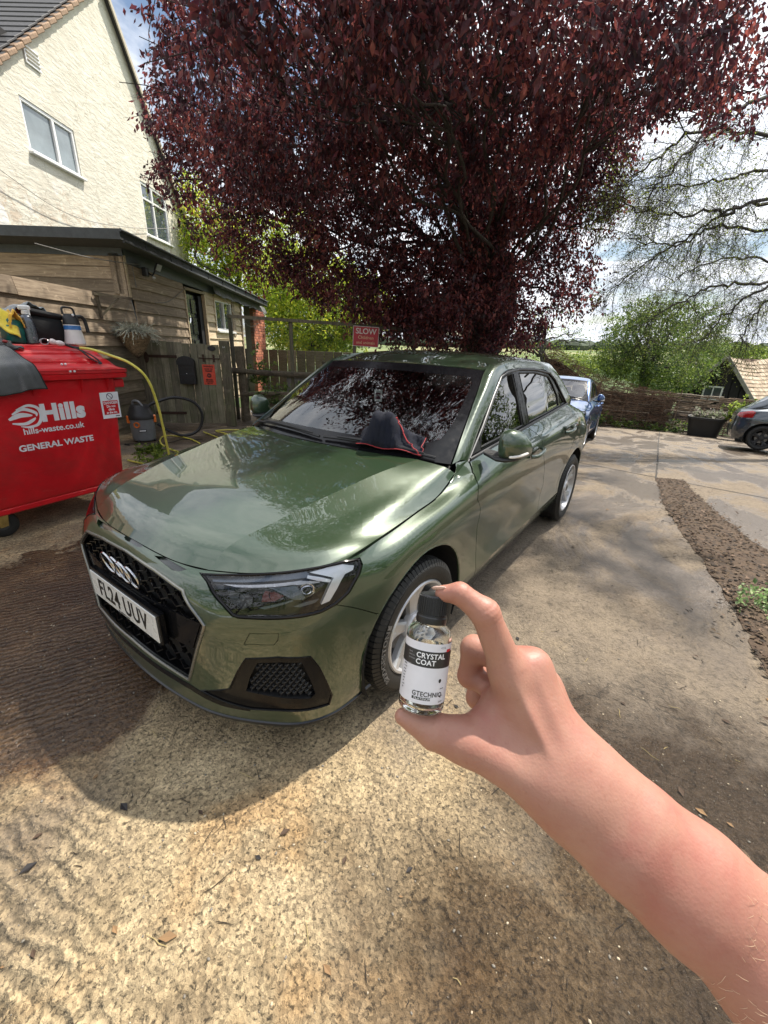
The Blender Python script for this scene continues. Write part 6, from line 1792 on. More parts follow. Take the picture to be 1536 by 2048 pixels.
# the 300 leaves that show largest hang singly, the rest are one mass
dist = np.sqrt(((base - np.array(CAM_C)) ** 2).sum(1)); fwd = np.array([-.5759, .8175, 0]); rgt = np.array([.8175, .5759, 0]); rel = base - np.array(CAM_C)
dep = rel @ fwd; infr = (dep > 1) & (np.abs(rel @ rgt) < dep * .95) & (rel[:, 2] < dep * .80) & (rel[:, 2] > 0)
score = np.where(infr, sz / dist, 0); idx = np.argsort(-score)[:280]; rest = np.ones(len(base), bool); rest[idx] = False
lm = leaf_mesh('leaf', np.zeros((1, 3)), np.array([[1., 0, 0]]), np.array([[0, 0, 1.]]), np.array([1.]), .5, M_PURP)
for i in idx:
    X = Vector(dr[i]); Zn = Vector(nm[i]); Yn = Zn.cross(X).normalized(); Zn = X.cross(Yn); Mx = Matrix((X, Yn, Zn)).transposed().to_4x4() @ Matrix.Scale(float(sz[i]), 4); Mx.translation = Vector(base[i])
    o = link('leaf', lm, PT); o.matrix_basis = Mx
tag(link('foliage', leaf_mesh('foliage', base[rest], dr[rest], nm[rest], sz[rest], .50, M_PURP), PT), kind='stuff')
m = MB(); tb = np.array([-2.6, 8.6, -.3])
stems = [((-2.75, 8.5, 3.0), .17), ((-2.4, 8.7, 3.4), .15), ((-2.2, 8.4, 2.6), .11), ((-2.95, 8.8, 2.4), .10)]
tops = []
limb(m, tb, tb + [0, 0, 1.6], .30, .24, .1, rg)
for (q, r) in stems:
    limb(m, tb + [rg.normal() * .08, rg.normal() * .08, 1.2], q, r * 1.2, r, .5, rg)
    q2 = np.array(q) + [rg.normal() * .5, rg.normal() * .5, 2.6]; limb(m, q, q2, r, r * .6, .6, rg); tops += [(np.array(q), r), (q2, r * .6)]
m.build('trunk', M_BARKD, PT)
m = MB(); mt_ = MB()
for b in PURPLE:
    c = np.array(b[:3]); a, r = min(tops, key=lambda t: np.linalg.norm(t[0] - c) + (3 if t[0][2] > c[2] + 1 else 0)); 
    if np.linalg.norm(c - np.array(CAM_C)) < 2.5: continue
    Pl = limb(m, a, c, min(r * .3, .036), .010, .38, rg, 7, .04)
    for _ in range(5):
        e = c + rg.normal(size=3) * np.array(b[3:6]) * .6; e2 = Pl[int(len(Pl) * .75)]
        if keep_open(e[None], rg)[0]: limb(mt_, e2, e, .010, .004, .6, rg, 5)
m.build('branch', M_BARKD, PT); tag(mt_.build('twig', M_BARKD, PT), kind='stuff')
# thin hanging twigs through the crown
m = MB(); kk = rg.choice(len(P), min(len(P), 2600), replace=False)
for i in kk:
    p = P[i]; q = p + tw[i] * .34 + np.array([0, 0, -.06])
    m.tube([Vector(p - tw[i] * .16), Vector((p + q) / 2 + rg.normal(size=3) * .02), Vector(q)], [.004, .003, .0015], 3, False)
tag(m.build('twiglet', M_BARKD, PT), kind='stuff')

def tree(name, label, pos, blobs, mat, leaf, dens, per, trunk_r, cat='tree', group=None, bark=M_BARKG, seed=1, spread=.3, droop=.3, stems=1, asp=.55, limbs=True):
    rg = np.random.default_rng(seed); z0 = gz(pos[0], pos[1]) if hypot(*pos[:2]) < 40 else pos[2]
    T = thing(name, label, cat, (pos[0], pos[1], z0), 0, group)
    P, Dd = clusters(rg, blobs, dens, 0, 0); base, dr, nm, sz, tw = foliage(rg, P, Dd, per, spread, leaf, droop)
    tag(link('foliage', leaf_mesh('foliage', base, dr, nm, sz, asp, mat), T), kind='stuff')
    if limbs:
        m = MB(); cz = np.mean([b[2] for b in blobs]); 
        for s in range(stems):
            b0 = np.array([pos[0] + rg.normal() * .12 * (stems > 1), pos[1] + rg.normal() * .12 * (stems > 1), z0 - .2]); tp_ = np.array([np.mean([b[0] for b in blobs]) + rg.normal() * .3, np.mean([b[1] for b in blobs]), cz])
            limb(m, b0, tp_, trunk_r, trunk_r * .5, .4, rg)
        m.build('trunk', bark, T); m = MB()
        for b in blobs:
            c = np.array(b[:3]); fr = b0 * .35 + tp_ * .65; Pl = limb(m, fr, c, trunk_r * .5, trunk_r * .15, .8, rg)
            for _ in range(6): limb(m, Pl[-6], c + rg.normal(size=3) * np.array(b[3:6]) * .55, trunk_r * .18, .006, .9, rg, 5)
        m.build('branch', bark, T)
    return T
tree('maple_tree', 'lime-green maple between the shed end and the purple tree', (-10.35, 11.74, -1.0), [(-10.65, 11.65, 3.61, 1.98, 1.98, 1.1), (-11.34, 11.16, 2.94, 1.32, 1.32, 1.1), (-10.07, 12.05, 2.66, 1.98, 1.98, 1.1), (-10.33, 11.26, 2.11, 1.71, 1.71, 0.85), (-10.65, 11.04, 1.42, 1.28, 1.28, 0.53), (-9.46, 12.48, 2.35, 1.32, 1.32, 0.77), (-10.04, 11.46, 1.44, 1.28, 1.28, 0.53), (-9.17, 12.69, 3.03, 1.32, 1.32, 0.88), (-9.77, 12.27, 1.65, 1.1, 1.1, 0.55), (-11.99, 11.32, 2.28, 0.91, 0.91, 0.91)], M_LIME, .10, 230, 9, 0.12, 'tree', None, seed=31, spread=0.3, stems=2)
tree('ash_tree', 'tall light green tree behind the cream house corner', (-14.28, 11.54, -1.0), [(-15.3, 10.82, 4.79, 1.48, 1.48, 1.11), (-15.52, 10.66, 5.78, 1.23, 1.23, 1.23), (-14.57, 11.33, 3.77, 1.23, 1.23, 1.11), (-13.68, 11.96, 4.85, 1.48, 1.48, 1.48), (-13.08, 12.38, 3.83, 1.23, 1.23, 1.11), (-15.59, 10.61, 6.58, 0.86, 0.86, 0.69), (-14.77, 11.19, 5.31, 1.23, 1.23, 0.98), (-12.53, 12.77, 5.4, 1.23, 1.23, 0.98), (-13.45, 12.12, 3.09, 0.98, 0.98, 0.86)], M_LIME, .12, 170, 8, 0.14, 'tree', None, seed=32, spread=0.32)
tree('birch_tree', 'thin pale green young tree right of the car roof', (-3.98, 18.59, -1.0), [(-4.23, 18.62, 1.96, 1.23, 1.23, 0.86), (-4.88, 18.15, 1.74, 0.86, 0.86, 0.74), (-3.34, 19.24, 1.81, 0.98, 0.98, 0.74), (-4.0, 18.78, 2.74, 1.11, 1.11, 0.61), (-4.32, 17.33, 2.47, 0.7, 0.7, 0.58), (-3.09, 19.42, 2.4, 0.61, 0.61, 0.49)], M_GRN2, .07, 55, 7, 0.09, 'tree', None, seed=33, spread=0.35, stems=3)
tree('hawthorn_tree', 'round mid-green tree in the middle beyond the wattle fence', (-0.54, 24.39, -1.0), [(-0.93, 23.39, 2.4, 1.9, 1.9, 1.09), (-0.14, 23.94, 3.06, 1.63, 1.63, 0.95), (-1.62, 22.9, 3.0, 1.09, 1.09, 0.82), (-0.78, 23.49, 3.45, 1.22, 1.22, 0.54), (0.7, 28.2, 2.38, 1.86, 1.86, 1.09), (-1.78, 22.79, 1.94, 1.09, 1.09, 0.95), (-0.5, 23.69, 1.33, 2.17, 2.17, 0.82), (0.5, 24.4, 1.16, 1.9, 1.9, 0.82), (-1.74, 22.81, 1.28, 0.95, 0.95, 0.76), (0.88, 28.33, 3.35, 1.4, 1.4, 0.99)], M_GRN, .10, 120, 9, 0.15, 'tree', None, seed=34, spread=0.35, stems=3)
tree('elder_bush', 'bright green bush left of the hawthorn above the brush hedge', (-1.81, 22.92, -1.0), [(-2.93, 21.98, 0.9, 1.63, 1.63, 0.68), (-1.97, 22.66, 0.94, 1.36, 1.36, 0.71), (-3.45, 20.39, 0.89, 1.16, 1.16, 0.65), (-2.62, 23.42, 1.36, 1.42, 1.42, 0.46), (-0.96, 23.37, 0.76, 1.22, 1.22, 0.6), (-4.31, 21.0, 1.06, 0.95, 0.95, 0.68), (0.22, 24.2, 0.69, 1.36, 1.36, 0.49), (1.54, 26.35, 0.84, 1.28, 1.28, 0.57)], M_GRN2, .09, 120, 8, 0.05, 'bush', None, seed=35, spread=0.3, limbs=False)
tree('laurel_bush', 'dark green bush between the hawthorn and the wooden hut', (1.30, 29.44, -1.0), [(0.99, 30.86, 0.99, 1.68, 1.68, 1.18), (1.46, 31.18, 1.96, 1.68, 1.68, 0.84), (0.86, 24.64, 0.49, 1.09, 1.09, 0.6), (2.16, 32.9, 1.16, 1.4, 1.4, 0.91), (0.13, 24.13, 0.23, 1.36, 1.36, 0.43), (2.18, 32.92, 2.01, 1.4, 1.4, 0.7)], M_GRN, .10, 170, 8, 0.05, 'bush', None, seed=36, spread=0.3, limbs=False)
tree('yellow_green_tree', 'low rounded yellow-green tree behind the hut ridge', (3.38, 37.43, -1.0), [(3.37, 37.43, 1.94, 1.94, 1.94, 0.66), (4.16, 37.98, 2.04, 0.97, 0.97, 0.47), (2.62, 36.89, 1.72, 1.36, 1.36, 0.54)], M_GRN2, .13, 130, 8, 0.1, 'tree', None, seed=37, spread=0.4, limbs=False)
tree('ivy_tree', 'dark ivy-covered trunk standing behind the car roof', (-2.59, 9.38, -1.0), [(-2.62, 9.35, 1.95, 0.22, 0.22, 0.82), (-2.47, 9.46, 1.58, 0.27, 0.27, 0.41), (-2.67, 9.32, 1.46, 0.24, 0.24, 0.34)], M_GRN, .055, 330, 9, 0.12, 'tree', None, seed=38, spread=0.12, bark=M_BARKD)
tree('side_reflection_tree', 'leafy tree added out of frame on the right for the car to reflect', (9.5, 4.5, -0.2), [(9.5, 4.5, 3.6, 2.4, 2.4, 2.2), (8.6, 7, 4.2, 2, 2, 1.8), (10, 1.5, 3.6, 2.2, 2.2, 2), (9, -1.5, 3.2, 2, 2, 1.9), (9.8, 9.5, 3.6, 2.2, 2.2, 2), (9, 2.5, 1.4, 1.6, 2.6, 1.3), (9, 6.5, 1.2, 1.6, 2.6, 1.3), (9, -1.5, 1.2, 1.6, 2.6, 1.3)], M_GRN, .14, 60, 8, 0.16, 'tree', 'trees added out of view for reflections and fill', seed=51, spread=0.4)  # unseen tree, added so the door paint and side glass reflect foliage
tree('dark_reflection_tree', 'dense dark evergreen added beyond the right edge to darken the side glass reflection', (7.2, 14.5, -0.8), [(6.6, 14.5, 1.6, 1.6, 1.5, 2.0), (7.8, 14, 2.8, 1.8, 1.6, 2.2), (9.4, 13.5, 1.8, 1.8, 1.8, 2.2), (7.0, 14.8, 4.2, 1.3, 1.3, 1.4), (5.9, 15.5, 0.6, 1.0, 1.0, 1.4)], M_GRN, .12, 110, 8, 0.14, 'tree', 'trees added out of view for reflections and fill', seed=53, spread=0.35)  # added out of view as a dark reflection for the front side window
tree('rear_fill_blocker', 'unseen leafy tree row added behind the viewer to cut fill light', (1, -8.5, 0), [(-5, -8.5, 2.4, 2.4, 1.6, 2.2), (-1.5, -9, 2.6, 2.4, 1.6, 2.4), (2, -9, 2.4, 2.4, 1.6, 2.2), (5.5, -8, 2.6, 2.4, 1.6, 2.4), (8.5, -5.5, 2.4, 2, 2, 2.2)], M_GRN, .15, 60, 8, 0.14, 'tree', 'trees added out of view for reflections and fill', seed=52, spread=0.4)  # added behind the camera to block sky fill and show in reflections
# ---------------------------------------------------------------- red waste bin and the things on it
_b1 = Vector((-2.37, 1.03, 0)); _bd = Vector((-.16, .99, 0)).normalized(); _bn = Vector((_bd.y, -_bd.x, 0)); BRZ = atan2(_bd.y, _bd.x)
def PB(t, n, z): return _b1 + _bd * t + _bn * n + Vector((0, 0, z))
M_RED = NT('red_bin_plastic'); v = M_RED.coord('Object'); f = M_RED.noise(v, 3, 6, .65)
_c = M_RED.ramp(f, [(.35, (.50, .006, .012)), (.6, (.62, .010, .016)), (.8, (.55, .04, .035))]); _s = M_RED.noise(M_RED.coord('Object', (4, 4, 30)), 1.6, 8, .8, .6); _c = M_RED.mix(M_RED.ramp(_s, [(.60, 0), (.68, .45)]), _c, (.60, .16, .13)); _g = M_RED.noise(v, 1.6, 7, .75, .5); _c = M_RED.mix(M_RED.ramp(_g, [(.48, 0), (.70, .45)]), _c, (.14, .035, .025))
M_RED.set(Base_Color=_c, Roughness=M_RED.ramp(M_RED.noise(v, 9, 5), [(.3, .30), (.7, .46)])); M_RED.bump(M_RED.noise(v, 40, 3), .05, .003); M_RED = M_RED.m
M_PINK = simple('white_print', (.74, .72, .74), .5, 0, .06, 25)
BIN = thing('waste_bin', 'large red four-wheeled general waste bin with Hills lettering', 'bin', PB(-.65, -.5, 0), BRZ)
# body: tapered tub; t from -1.27 (left) to 0 (right); widens towards the top
def ring(z, n0, t1, t0=-1.30, back=-1.02):
    r = .045; pts = []
    cs = [(t1 - r, n0 - r, 0), (t0 + r, n0 - r, 90), (t0 + r, back + r, 180), (t1 - r, back + r, 270)]
    # start at front right, go anticlockwise seen from above in (t,n)
    for (ct, cn, a0) in ((t1 - r, n0 - r, 0), (t0 + r, n0 - r, 90), (t0 + r, back + r, 180), (t1 - r, back + r, 270)):
        for k in range(5):
            a = radians(a0 + k * 22.5); pts.append(PB(ct + r * cos(a), cn + r * sin(a), z))
    return pts
rings = [ring(.225, -.03, -.03, -1.24, -.98), ring(.25, -.005, -.004, -1.26, -1.0), ring(.27, 0, 0), ring(.60, .012, .025, -1.32), ring(.98, .030, .055, -1.34), ring(1.10, .034, .066, -1.35), ring(1.125, .040, .072, -1.36)]
m = MB(); m.grid(rings, True); m.f.append(tuple(range(20))); m.mi.append(0); m.build('body', M_RED, BIN, True, 40)
# rim under the lid
rr_ = [ring(1.115, .060, .125, -1.39, -1.05), ring(1.120, .072, .150, -1.40, -1.06), ring(1.150, .075, .155, -1.40, -1.06), ring(1.155, .070, .145, -1.40, -1.06), ring(1.162, .078, .158, -1.40, -1.07), ring(1.185, .078, .158, -1.40, -1.07), ring(1.19, .06, .14, -1.39, -1.05)]
m = MB(); m.grid(rr_, True); m.build('rim', M_RED, BIN, True, 30)
# vertical stiffening ribs below the rim, corner lugs
for t in (-.22, -.55, -.88, -.02):
    m = MB(); m.prism([(0, 0), (.04, 0), (0, -.10)], PB(t, .033, 1.115), _bn, (0, 0, 1), .006); m.build('rib', M_RED, BIN, False)
m = MB(); m.cbox((0, 0, 0), (.10, .06, .07), .008); o = m.build('lifting_lug', M_RED, BIN, False); set_world(o, PB(.09, -.02, 1.07), BRZ)
m = MB(); m.cbox((0, 0, 0), (1.30, .05, .05), .01); o = m.build('base_beam', M_RED, BIN, False); set_world(o, PB(-.62, -.03, .225), BRZ)
# lid: stepped flat dome
def lidprof(n):   # height of the lid over depth n
    P = [(.085, 1.185), (.075, 1.20), (.02, 1.212), (-.02, 1.225), (-.05, 1.262), (-.12, 1.285), (-.15, 1.315), (-.24, 1.338), (-.28, 1.352), (-.55, 1.372), (-.85, 1.36), (-1.05, 1.30), (-1.07, 1.18)]
    return P
rows = []
ts = [-1.38, -1.36, -1.30, -1.2] + [-1.2 + (1.2 + .0) * k / 12 for k in range(1, 13)] + [.05, .085, .115, .135]
for n, z in lidprof(0):
    row = []
    for t in ts:
        e = max(0, (t - .03) / .105); e2 = max(0, (-1.28 - t) / .10); dz = (e * e + e2 * e2)
        zz = max(1.186, z - (z - 1.186) * min(1, dz))
        row.append(PB(t, n, zz))
    rows.append(row)
m = MB(); m.grid(rows); m.f = [f[::-1] for f in m.f]; m.build('lid', M_RED, BIN, True, 28)
for k in range(4):     # raised ribs running along the lid
    n, z = ((-.035, 1.236), (-.135, 1.292), (-.26, 1.344), (-.42, 1.366))[k]
    m = MB(); m.tube([PB(-1.25, n, z), PB(-.7, n, z + .004), PB(-.02, n, z), PB(.045, n, z - .02)], .010, 6); m.build('lid_rib', M_RED, BIN)
for t, n, z in ((-.31, .010, 1.225), (-.285, .010, 1.225), (-.30, .080, 1.178), (-.27, .080, 1.178)):
    m = MB(); m.sphere(PB(t, n, z), .009, 8, 5); m.build('rivet', M_PINK, BIN)
# castors
def castor(t, n, a):
    c = bpy.data.objects.new('castor', None); COL.objects.link(c); c.parent = BIN; c.matrix_parent_inverse = world_of(BIN).inverted()
    d = (_bd * cos(a) + _bn * sin(a)); p = Vector((-d.y, d.x, 0)); base = PB(t, n, 0)
    Mx = Matrix((p, d, Vector((0, 0, 1)))).transposed().to_4x4(); Mx.translation = base + Vector((0, 0, .10)) + d * .03
    m = MB(); m.lathe([(.045, -.020), (.082, -.024), (.096, -.018), (.100, -.008), (.100, .008), (.096, .018), (.082, .024), (.045, .020)], (0, 0, 0), 32, 'x'); m.v = [tuple(Mx @ Vector(q)) for q in m.v]; m.build('tyre', M_RUB, c)
    m = MB(); m.lathe([(.001, -.018), (.020, -.026), (.030, -.014), (.070, -.012), (.074, -.02), (.074, .02), (.070, .012), (.030, .014), (.020, .026), (.001, .018)], (0, 0, 0), 24, 'x'); m.v = [tuple(Mx @ Vector(q)) for q in m.v]; m.build('wheel_disc', simple('castor_disc', (.06, .06, .06), .5), c)
    Z = simple('zinc_yellow', (.45, .33, .12), .35, .8, .25, 20)
    m = MB()
    for s in (-1, 1): m.prism([(-.035, -.012), (.012, -.022), (.050, .115), (-.055, .115)], tuple(Mx @ Vector((s * .034, 0, 0))), d, (0, 0, 1), .004 * s)
    m.box(Mx @ Vector((0, 0, .117)) , (.10, .11, .008)); m.tube([Mx @ Vector((-.045, 0, 0)), Mx @ Vector((.045, 0, 0))], .011, 8); m.build('fork', Z, c, False)
castor(-1.05 + .19, -.14, radians(200)); castor(-.12, -.14, radians(160)); castor(-1.1, -.90, radians(190)); castor(-.12, -.90, radians(170))
# ---- printing on the front (t to the right, z up); the face leans out slightly
def PF(x, z): 
    n = float(np.interp(z, [.27, .60, .98, 1.1], [0, .012, .030, .034])); return PB(x, n + .0022, z)
def ftext(txt, size, x, z, sx=1., off=0., mat=None, sp=1., rot=0.):
    def warp(p): return PF(x + p.x, z + p.y) + _bn * p.z
    return text_mesh(txt, size, None, mat or M_PINK, 'printed_lettering', BIN, sx, off, .0004, 'CENTER', sp, warp)
ftext('Hills', .165, -.385, .885, 1.0, .0085, sp=1.05)
ftext('hills-waste.co.uk', .062, -.465, .772, 1.0, .0012)
ftext('GENERAL WASTE', .062, -.465, .655, 1.06, .0020)
# shell-like emblem: three curved blades
def blade(pts, w):
    m = MB(); P = catmull([Vector((a, 0, b)) for a, b in pts], 8); n = len(P); top, bot = [], []
    for i, q in enumerate(P):
        t = i / (n - 1); ww = w * sin(pi * min(1, t * .9 + .08)) ** .6
        d = (P[min(i + 1, n - 1)] - P[max(0, i - 1)]).normalized(); nn = Vector((-d.z, 0, d.x)); top.append(PF(q.x + nn.x * ww, q.z + nn.z * ww)); bot.append(PF(q.x - nn.x * ww, q.z - nn.z * ww))
    m.grid([bot, top]); m.f = [f[::-1] for f in m.f]
    m.build('printed_emblem', M_PINK, BIN, False)
ex, ez = -.635, .878
blade([(ex - .10, ez - .012), (ex - .03, ez + .012), (ex + .045, ez + .004)], .0165)
blade([(ex - .075, ez + .022), (ex - .005, ez + .052), (ex + .066, ez + .022), (ex + .070, ez - .005)], .011)
blade([(ex - .085, ez - .040), (ex - .01, ez - .050), (ex + .040, ez - .030), (ex + .062, ez - .014)], .011)
blade([(ex - .045, ez + .050), (ex + .03, ez + .075), (ex + .088, ez + .050), (ex + .098, ez - .01), (ex + .068, ez - .062), (ex + .01, ez - .075), (ex - .04, ez - .066)], .011)
# danger label
def PFc(x, z, e=0.): return PF(x, z) + _bn * e
m = MB(); c = [(-.105, .80), (.055, .80), (.055, 1.005), (-.105, 1.005)]
def quad(nm, x0, x1, z0, z1, e, mat):
    m = MB(); m.add([PFc(x0, z0, e), PFc(x1, z0, e), PFc(x1, z1, e), PFc(x0, z1, e)] + [PFc(x0, z0, e - .0008), PFc(x1, z0, e - .0008), PFc(x1, z1, e - .0008), PFc(x0, z1, e - .0008)], [(0, 1, 2, 3), (1, 0, 4, 5), (2, 1, 5, 6), (3, 2, 6, 7), (0, 3, 7, 4)]); return m.build(nm, mat, BIN, False)
M_LBL = simple('label_white', (.76, .76, .78), .45, 0, .05, 20)
quad('label', -.100, .052, .795, 1.005, .002, M_LBL); quad('label_panel', -.085, .038, .826, .938, .0032, M_RED)
def ltext(txt, size, x, z, mat=M_LBL, off=.0006):
    def warp(p): return PFc(x + p.x, z + p.y, p.z + .0045)
    return text_mesh(txt, size, None, mat, 'label_lettering', BIN, .92, off, .0004, 'CENTER', 1.0, warp)
ltext('DANGER', .031, -.023, .920); ltext('Do not', .027, -.023, .892); ltext('climb', .027, -.023, .866); ltext('in the bin', .025, -.023, .841)
for poly in ([(.024 * cos(a), .024 * sin(a)) for a in [2 * pi * k / 20 for k in range(20)]],):
    m = MB(); m.tube([PFc(-.022 + a, .972 + b, .003) for a, b in poly], .0022, 5, True, True); m.tube([PFc(-.038, .988, .003), PFc(-.006, .956, .003)], .0022, 5); m.build('label_symbol', simple('symbol_dark', (.05, .012, .05), .5), BIN)
quad('label_mark', .004, .040, .806, .812, .0032, M_INK)

# ---- things standing on the lid
def std(nm, m, mats, par, smooth=True, ang=35): return m.build(nm, mats, par, smooth, ang)
def LZ(n): return float(np.interp(-n, [.15, .24, .28, .55, .85], [1.315, 1.338, 1.352, 1.372, 1.36]))
# grey foam spray bottle
c = PB(-.305, -.33, LZ(-.33) + .004)
SP = thing('spray_bottle', 'dark silver bottle with white spray head standing on the bin lid', 'bottle', c)
m = MB(); m.lathe([(.001, 0), (.040, 0), (.043, .004), (.043, .155), (.040, .178), (.030, .195), (.020, .203), (.018, .215), (.001, .215)], c, 28); std('bottle_body', m, simple('graphite_metal', (.13, .14, .16), .28, .75, .15, 30), SP)
m = MB(); m.lathe([(.019, .205), (.022, .207), (.022, .228), (.017, .232), (.001, .232)], c, 20); m.cbox(c + Vector((0, 0, .250)), (.034, .075, .034), .008, Matrix.Rotation(BRZ + 1.2, 3, 'Z')); m.cbox(c + Vector((.016, .02, .222)), (.012, .012, .05), .003); std('spray_head', m, simple('head_white', (.72, .72, .72), .4), SP)
m = MB(); q = c + _bn * .0435 + _bd * .0 + Vector((0, 0, .04)); m.tube([q + _bd * a + Vector((0, 0, b)) for a, b in ((.008, 0), (0, .008), (-.008, 0), (0, -.008))], .001, 4, True, True); std('print_mark', m, M_LBL, SP)
# black cool bag
BG = thing('tool_bag', 'black zipped detailing bag standing behind the bottles', 'bag', PB(-.15, -.52, LZ(-.52)))
m = MB(); m.cbox((0, 0, 0), (.27, .17, .20), .03); o = std('bag_body', m, simple('bag_fabric', (.008, .008, .009), .8, 0, .3, 90, bump=.3, bscale=300), BG, True, 60); set_world(o, PB(-.155, -.46, LZ(-.46) + .10), BRZ, 0, 0)
m = MB(); m.cbox((0, 0, 0), (.29, .19, .045), .02, Matrix.Rotation(radians(8), 3, 'Y')); o = std('bag_lid', m, simple('bag_fabric', 0), BG, True, 60); set_world(o, PB(-.155, -.46, LZ(-.46) + .215), BRZ)
m = MB(); m.tube([PB(-.03, -.35, LZ(-.46) + .205), PB(.02, -.345, LZ(-.46) + .200)], .012, 8); std('zip_pull', m, simple('pull_grey', (.5, .5, .5), .4), BG)
# white pump sprayer with blue label
c = PB(.015, -.345, LZ(-.345) + .004)
PU = thing('pump_sprayer', 'white pump sprayer with black top and blue band on the bin lid', 'sprayer', c)
m = MB(); m.lathe([(.001, 0), (.070, 0), (.074, .006), (.066, .06), (.058, .12), (.056, .150), (.052, .158)], c, 32); std('tank', m, simple('milky_plastic', (.70, .68, .66), .35, 0, .04, 20), PU)
m = MB(); m.lathe([(.0585, .118), (.0575, .150), (.0570, .152)], c, 32, a0=-1.9 + 1, a1=2.2); m.cur = 0
pz = [(.0615, .108), (.0585, .140)]
std('blue_band', (lambda q: (q.lathe([(.0608, .112), (.0583, .143)], c, 32), q)[1])(MB()), simple('blue_print', (.04, .16, .42), .4, 0, .2, 30), PU)
m = MB(); m.lathe([(.056, .150), (.060, .155), (.056, .185), (.046, .222), (.036, .232), (.001, .232)], c, 28)
std('pump_collar', m, M_BLACK, PU)
m = MB(); P_ = [c + _bd * a + Vector((0, 0, b)) for a, b in ((-.050, .225), (-.052, .262), (-.036, .278), (.018, .276), (.034, .262), (.038, .225))]; m.tube(catmull(P_, 5), .008, 8); std('pump_grip', m, M_BLACK, PU)
m = MB(); P_ = [c + _bd * a + Vector((0, 0, b)) for a, b in ((.045, .212), (.085, .215), (.108, .190), (.116, .14), (.120, .095))]; m.tube(catmull(P_, 5), [.015] * 5 + [.014] * 16, 8); std('handle', m, M_BLACK, PU)
m = MB(); m.sphere(c + _bn * .045 + Vector((0, 0, .222)), .010, 8, 5); std('pressure_valve', m, M_LBL, PU)
# green carton/box
GB = thing('green_bottle', 'dark green jerrycan-like bottle partly hidden under the yellow cloth', 'bottle', PB(-.40, -.36, LZ(-.36)))
m = MB(); m.cbox((0, 0, 0), (.12, .10, .165), .014); o = std('bottle_body', m, simple('green_plastic', (.006, .12, .10), .35, 0, .15, 20), GB, True, 50); set_world(o, PB(-.405, -.35, LZ(-.35) + .085), BRZ + .15, 0, .10)
m = MB(); m.cbox((0, 0, 0), (.05, .004, .07), .001); o = std('label', m, simple('label_teal', (.02, .20, .19), .5), GB, False); set_world(o, PB(-.44, -.295, LZ(-.35) + .09), BRZ + .15, 0, .10)
DB = thing('dark_bottle', 'slim dark blue bottle between the green and the silver bottle', 'bottle', PB(-.345, -.40, LZ(-.4)))
m = MB(); m.lathe([(.001, 0), (.026, 0), (.028, .005), (.028, .14), (.012, .17), (.012, .19), (.001, .19)], PB(-.345, -.41, LZ(-.4)), 20); std('bottle_body', m, simple('navy_plastic', (.01, .012, .035), .3), DB)
# cloths
def cloth(nm, lab, pts_fn, nu, nv, mat, thick=.004, cat='cloth', hem=None):
    m = MB(); rows = [[pts_fn(i / (nu - 1), j / (nv - 1)) for i in range(nu)] for j in range(nv)]
    m.grid(rows); o = m.build(nm, mat, None, True, None); tag(o, lab, cat)
    sd_ = o.modifiers.new('thick', 'SOLIDIFY'); sd_.thickness = thick; sd_.offset = 0
    if hem:
        edge = rows[0] + [r_[-1] for r_ in rows] + rows[-1][::-1] + [r_[0] for r_ in rows][::-1]
        h = MB(); h.tube([Vector(q) for q in edge], .004, 5, True, True); h.build('hem', hem, o)
    return o
def fab(name, c, bs=400): return simple(name, c, .95, 0, .18, 14, bump=.5, bscale=bs, Sheen_Weight=.4)
def f_yel(u, v):
    t = lerp(-.82, -.40, u) + .02 * sin(v * 5); n = lerp(-.27, -.46, v)
    z = LZ(-.35) + .175 + .12 * (1 - u) * .8 + .05 * sin(v * pi) - .10 * max(0, u - .75) * 2 * (v < .5) * 1.0 + .012 * sin(u * 21 + v * 4) + .010 * sin(v * 17 + u * 3)
    if v < .3: z -= (.3 - v) * .32
    return PB(t, n, z)
cloth('yellow_cloth', 'bright yellow microfibre cloth heaped over the bottles at the left edge', f_yel, 42, 26, fab('yellow_microfibre', (.72, .58, .05)))
def f_yel2(u, v):
    a = u * pi * 1.0; r = .030 + .008 * sin(v * 9)
    return PB(-.395 + r * cos(a) * 1.35 + v * .01, -.28 - v * .12, LZ(-.3) + .165 + r * sin(a) * 1.9 - .05 * abs(cos(a)) + .006 * sin(u * 30))
cloth('folded_yellow_cloth', 'deep yellow cloth edge curling beside the white spray head', f_yel2, 30, 12, fab('golden_microfibre', (.70, .40, .03)))
def f_gr(u, v):
    t = lerp(-.34, -.10, u); n = lerp(-.40, -.62, v); k = sin(u * pi) ** .7
    return PB(t, n, LZ(-.5) + .205 + .07 * k * (1 - .3 * v) - .05 * (u > .85) * (u - .85) * 6 + .010 * sin(u * 16 + v * 6) + .006 * sin(u * 31))
cloth('grey_cloth', 'pale blue-grey towel draped over the back of the black bag', f_gr, 34, 16, fab('bluegrey_towel', (.17, .20, .23)))
def f_hang(u, v):
    # u along the bin, v from lid top down the front
    t = lerp(-1.02, -.575, u) + (.03 * v if u > .5 else 0) + .07 * v * (u - .3); path = [(-.30, 1.372), (-.20, 1.355), (-.10, 1.315), (.0, 1.255), (.085, 1.215), (.105, 1.15), (.10, 1.09), (.095, 1.045)]
    w = v * (len(path) - 1); i = min(int(w), len(path) - 2); f = w - i; n = lerp(path[i][0], path[i + 1][0], f); z = lerp(path[i][1], path[i + 1][1], f)
    wob = .012 * sin(u * 17 + v * 3) * (.3 + v) + .006 * sin(u * 37 + 1); dz = -.02 * sin(u * 5) * v
    return PB(t, n + wob + .008, z + dz + .004)
cloth('hanging_grey_cloth', 'charcoal microfibre towel with black hem hanging down the front of the bin', f_hang, 40, 26, fab('charcoal_towel', (.085, .090, .092)), hem=simple('black_hem', (.012, .012, .012), .9))
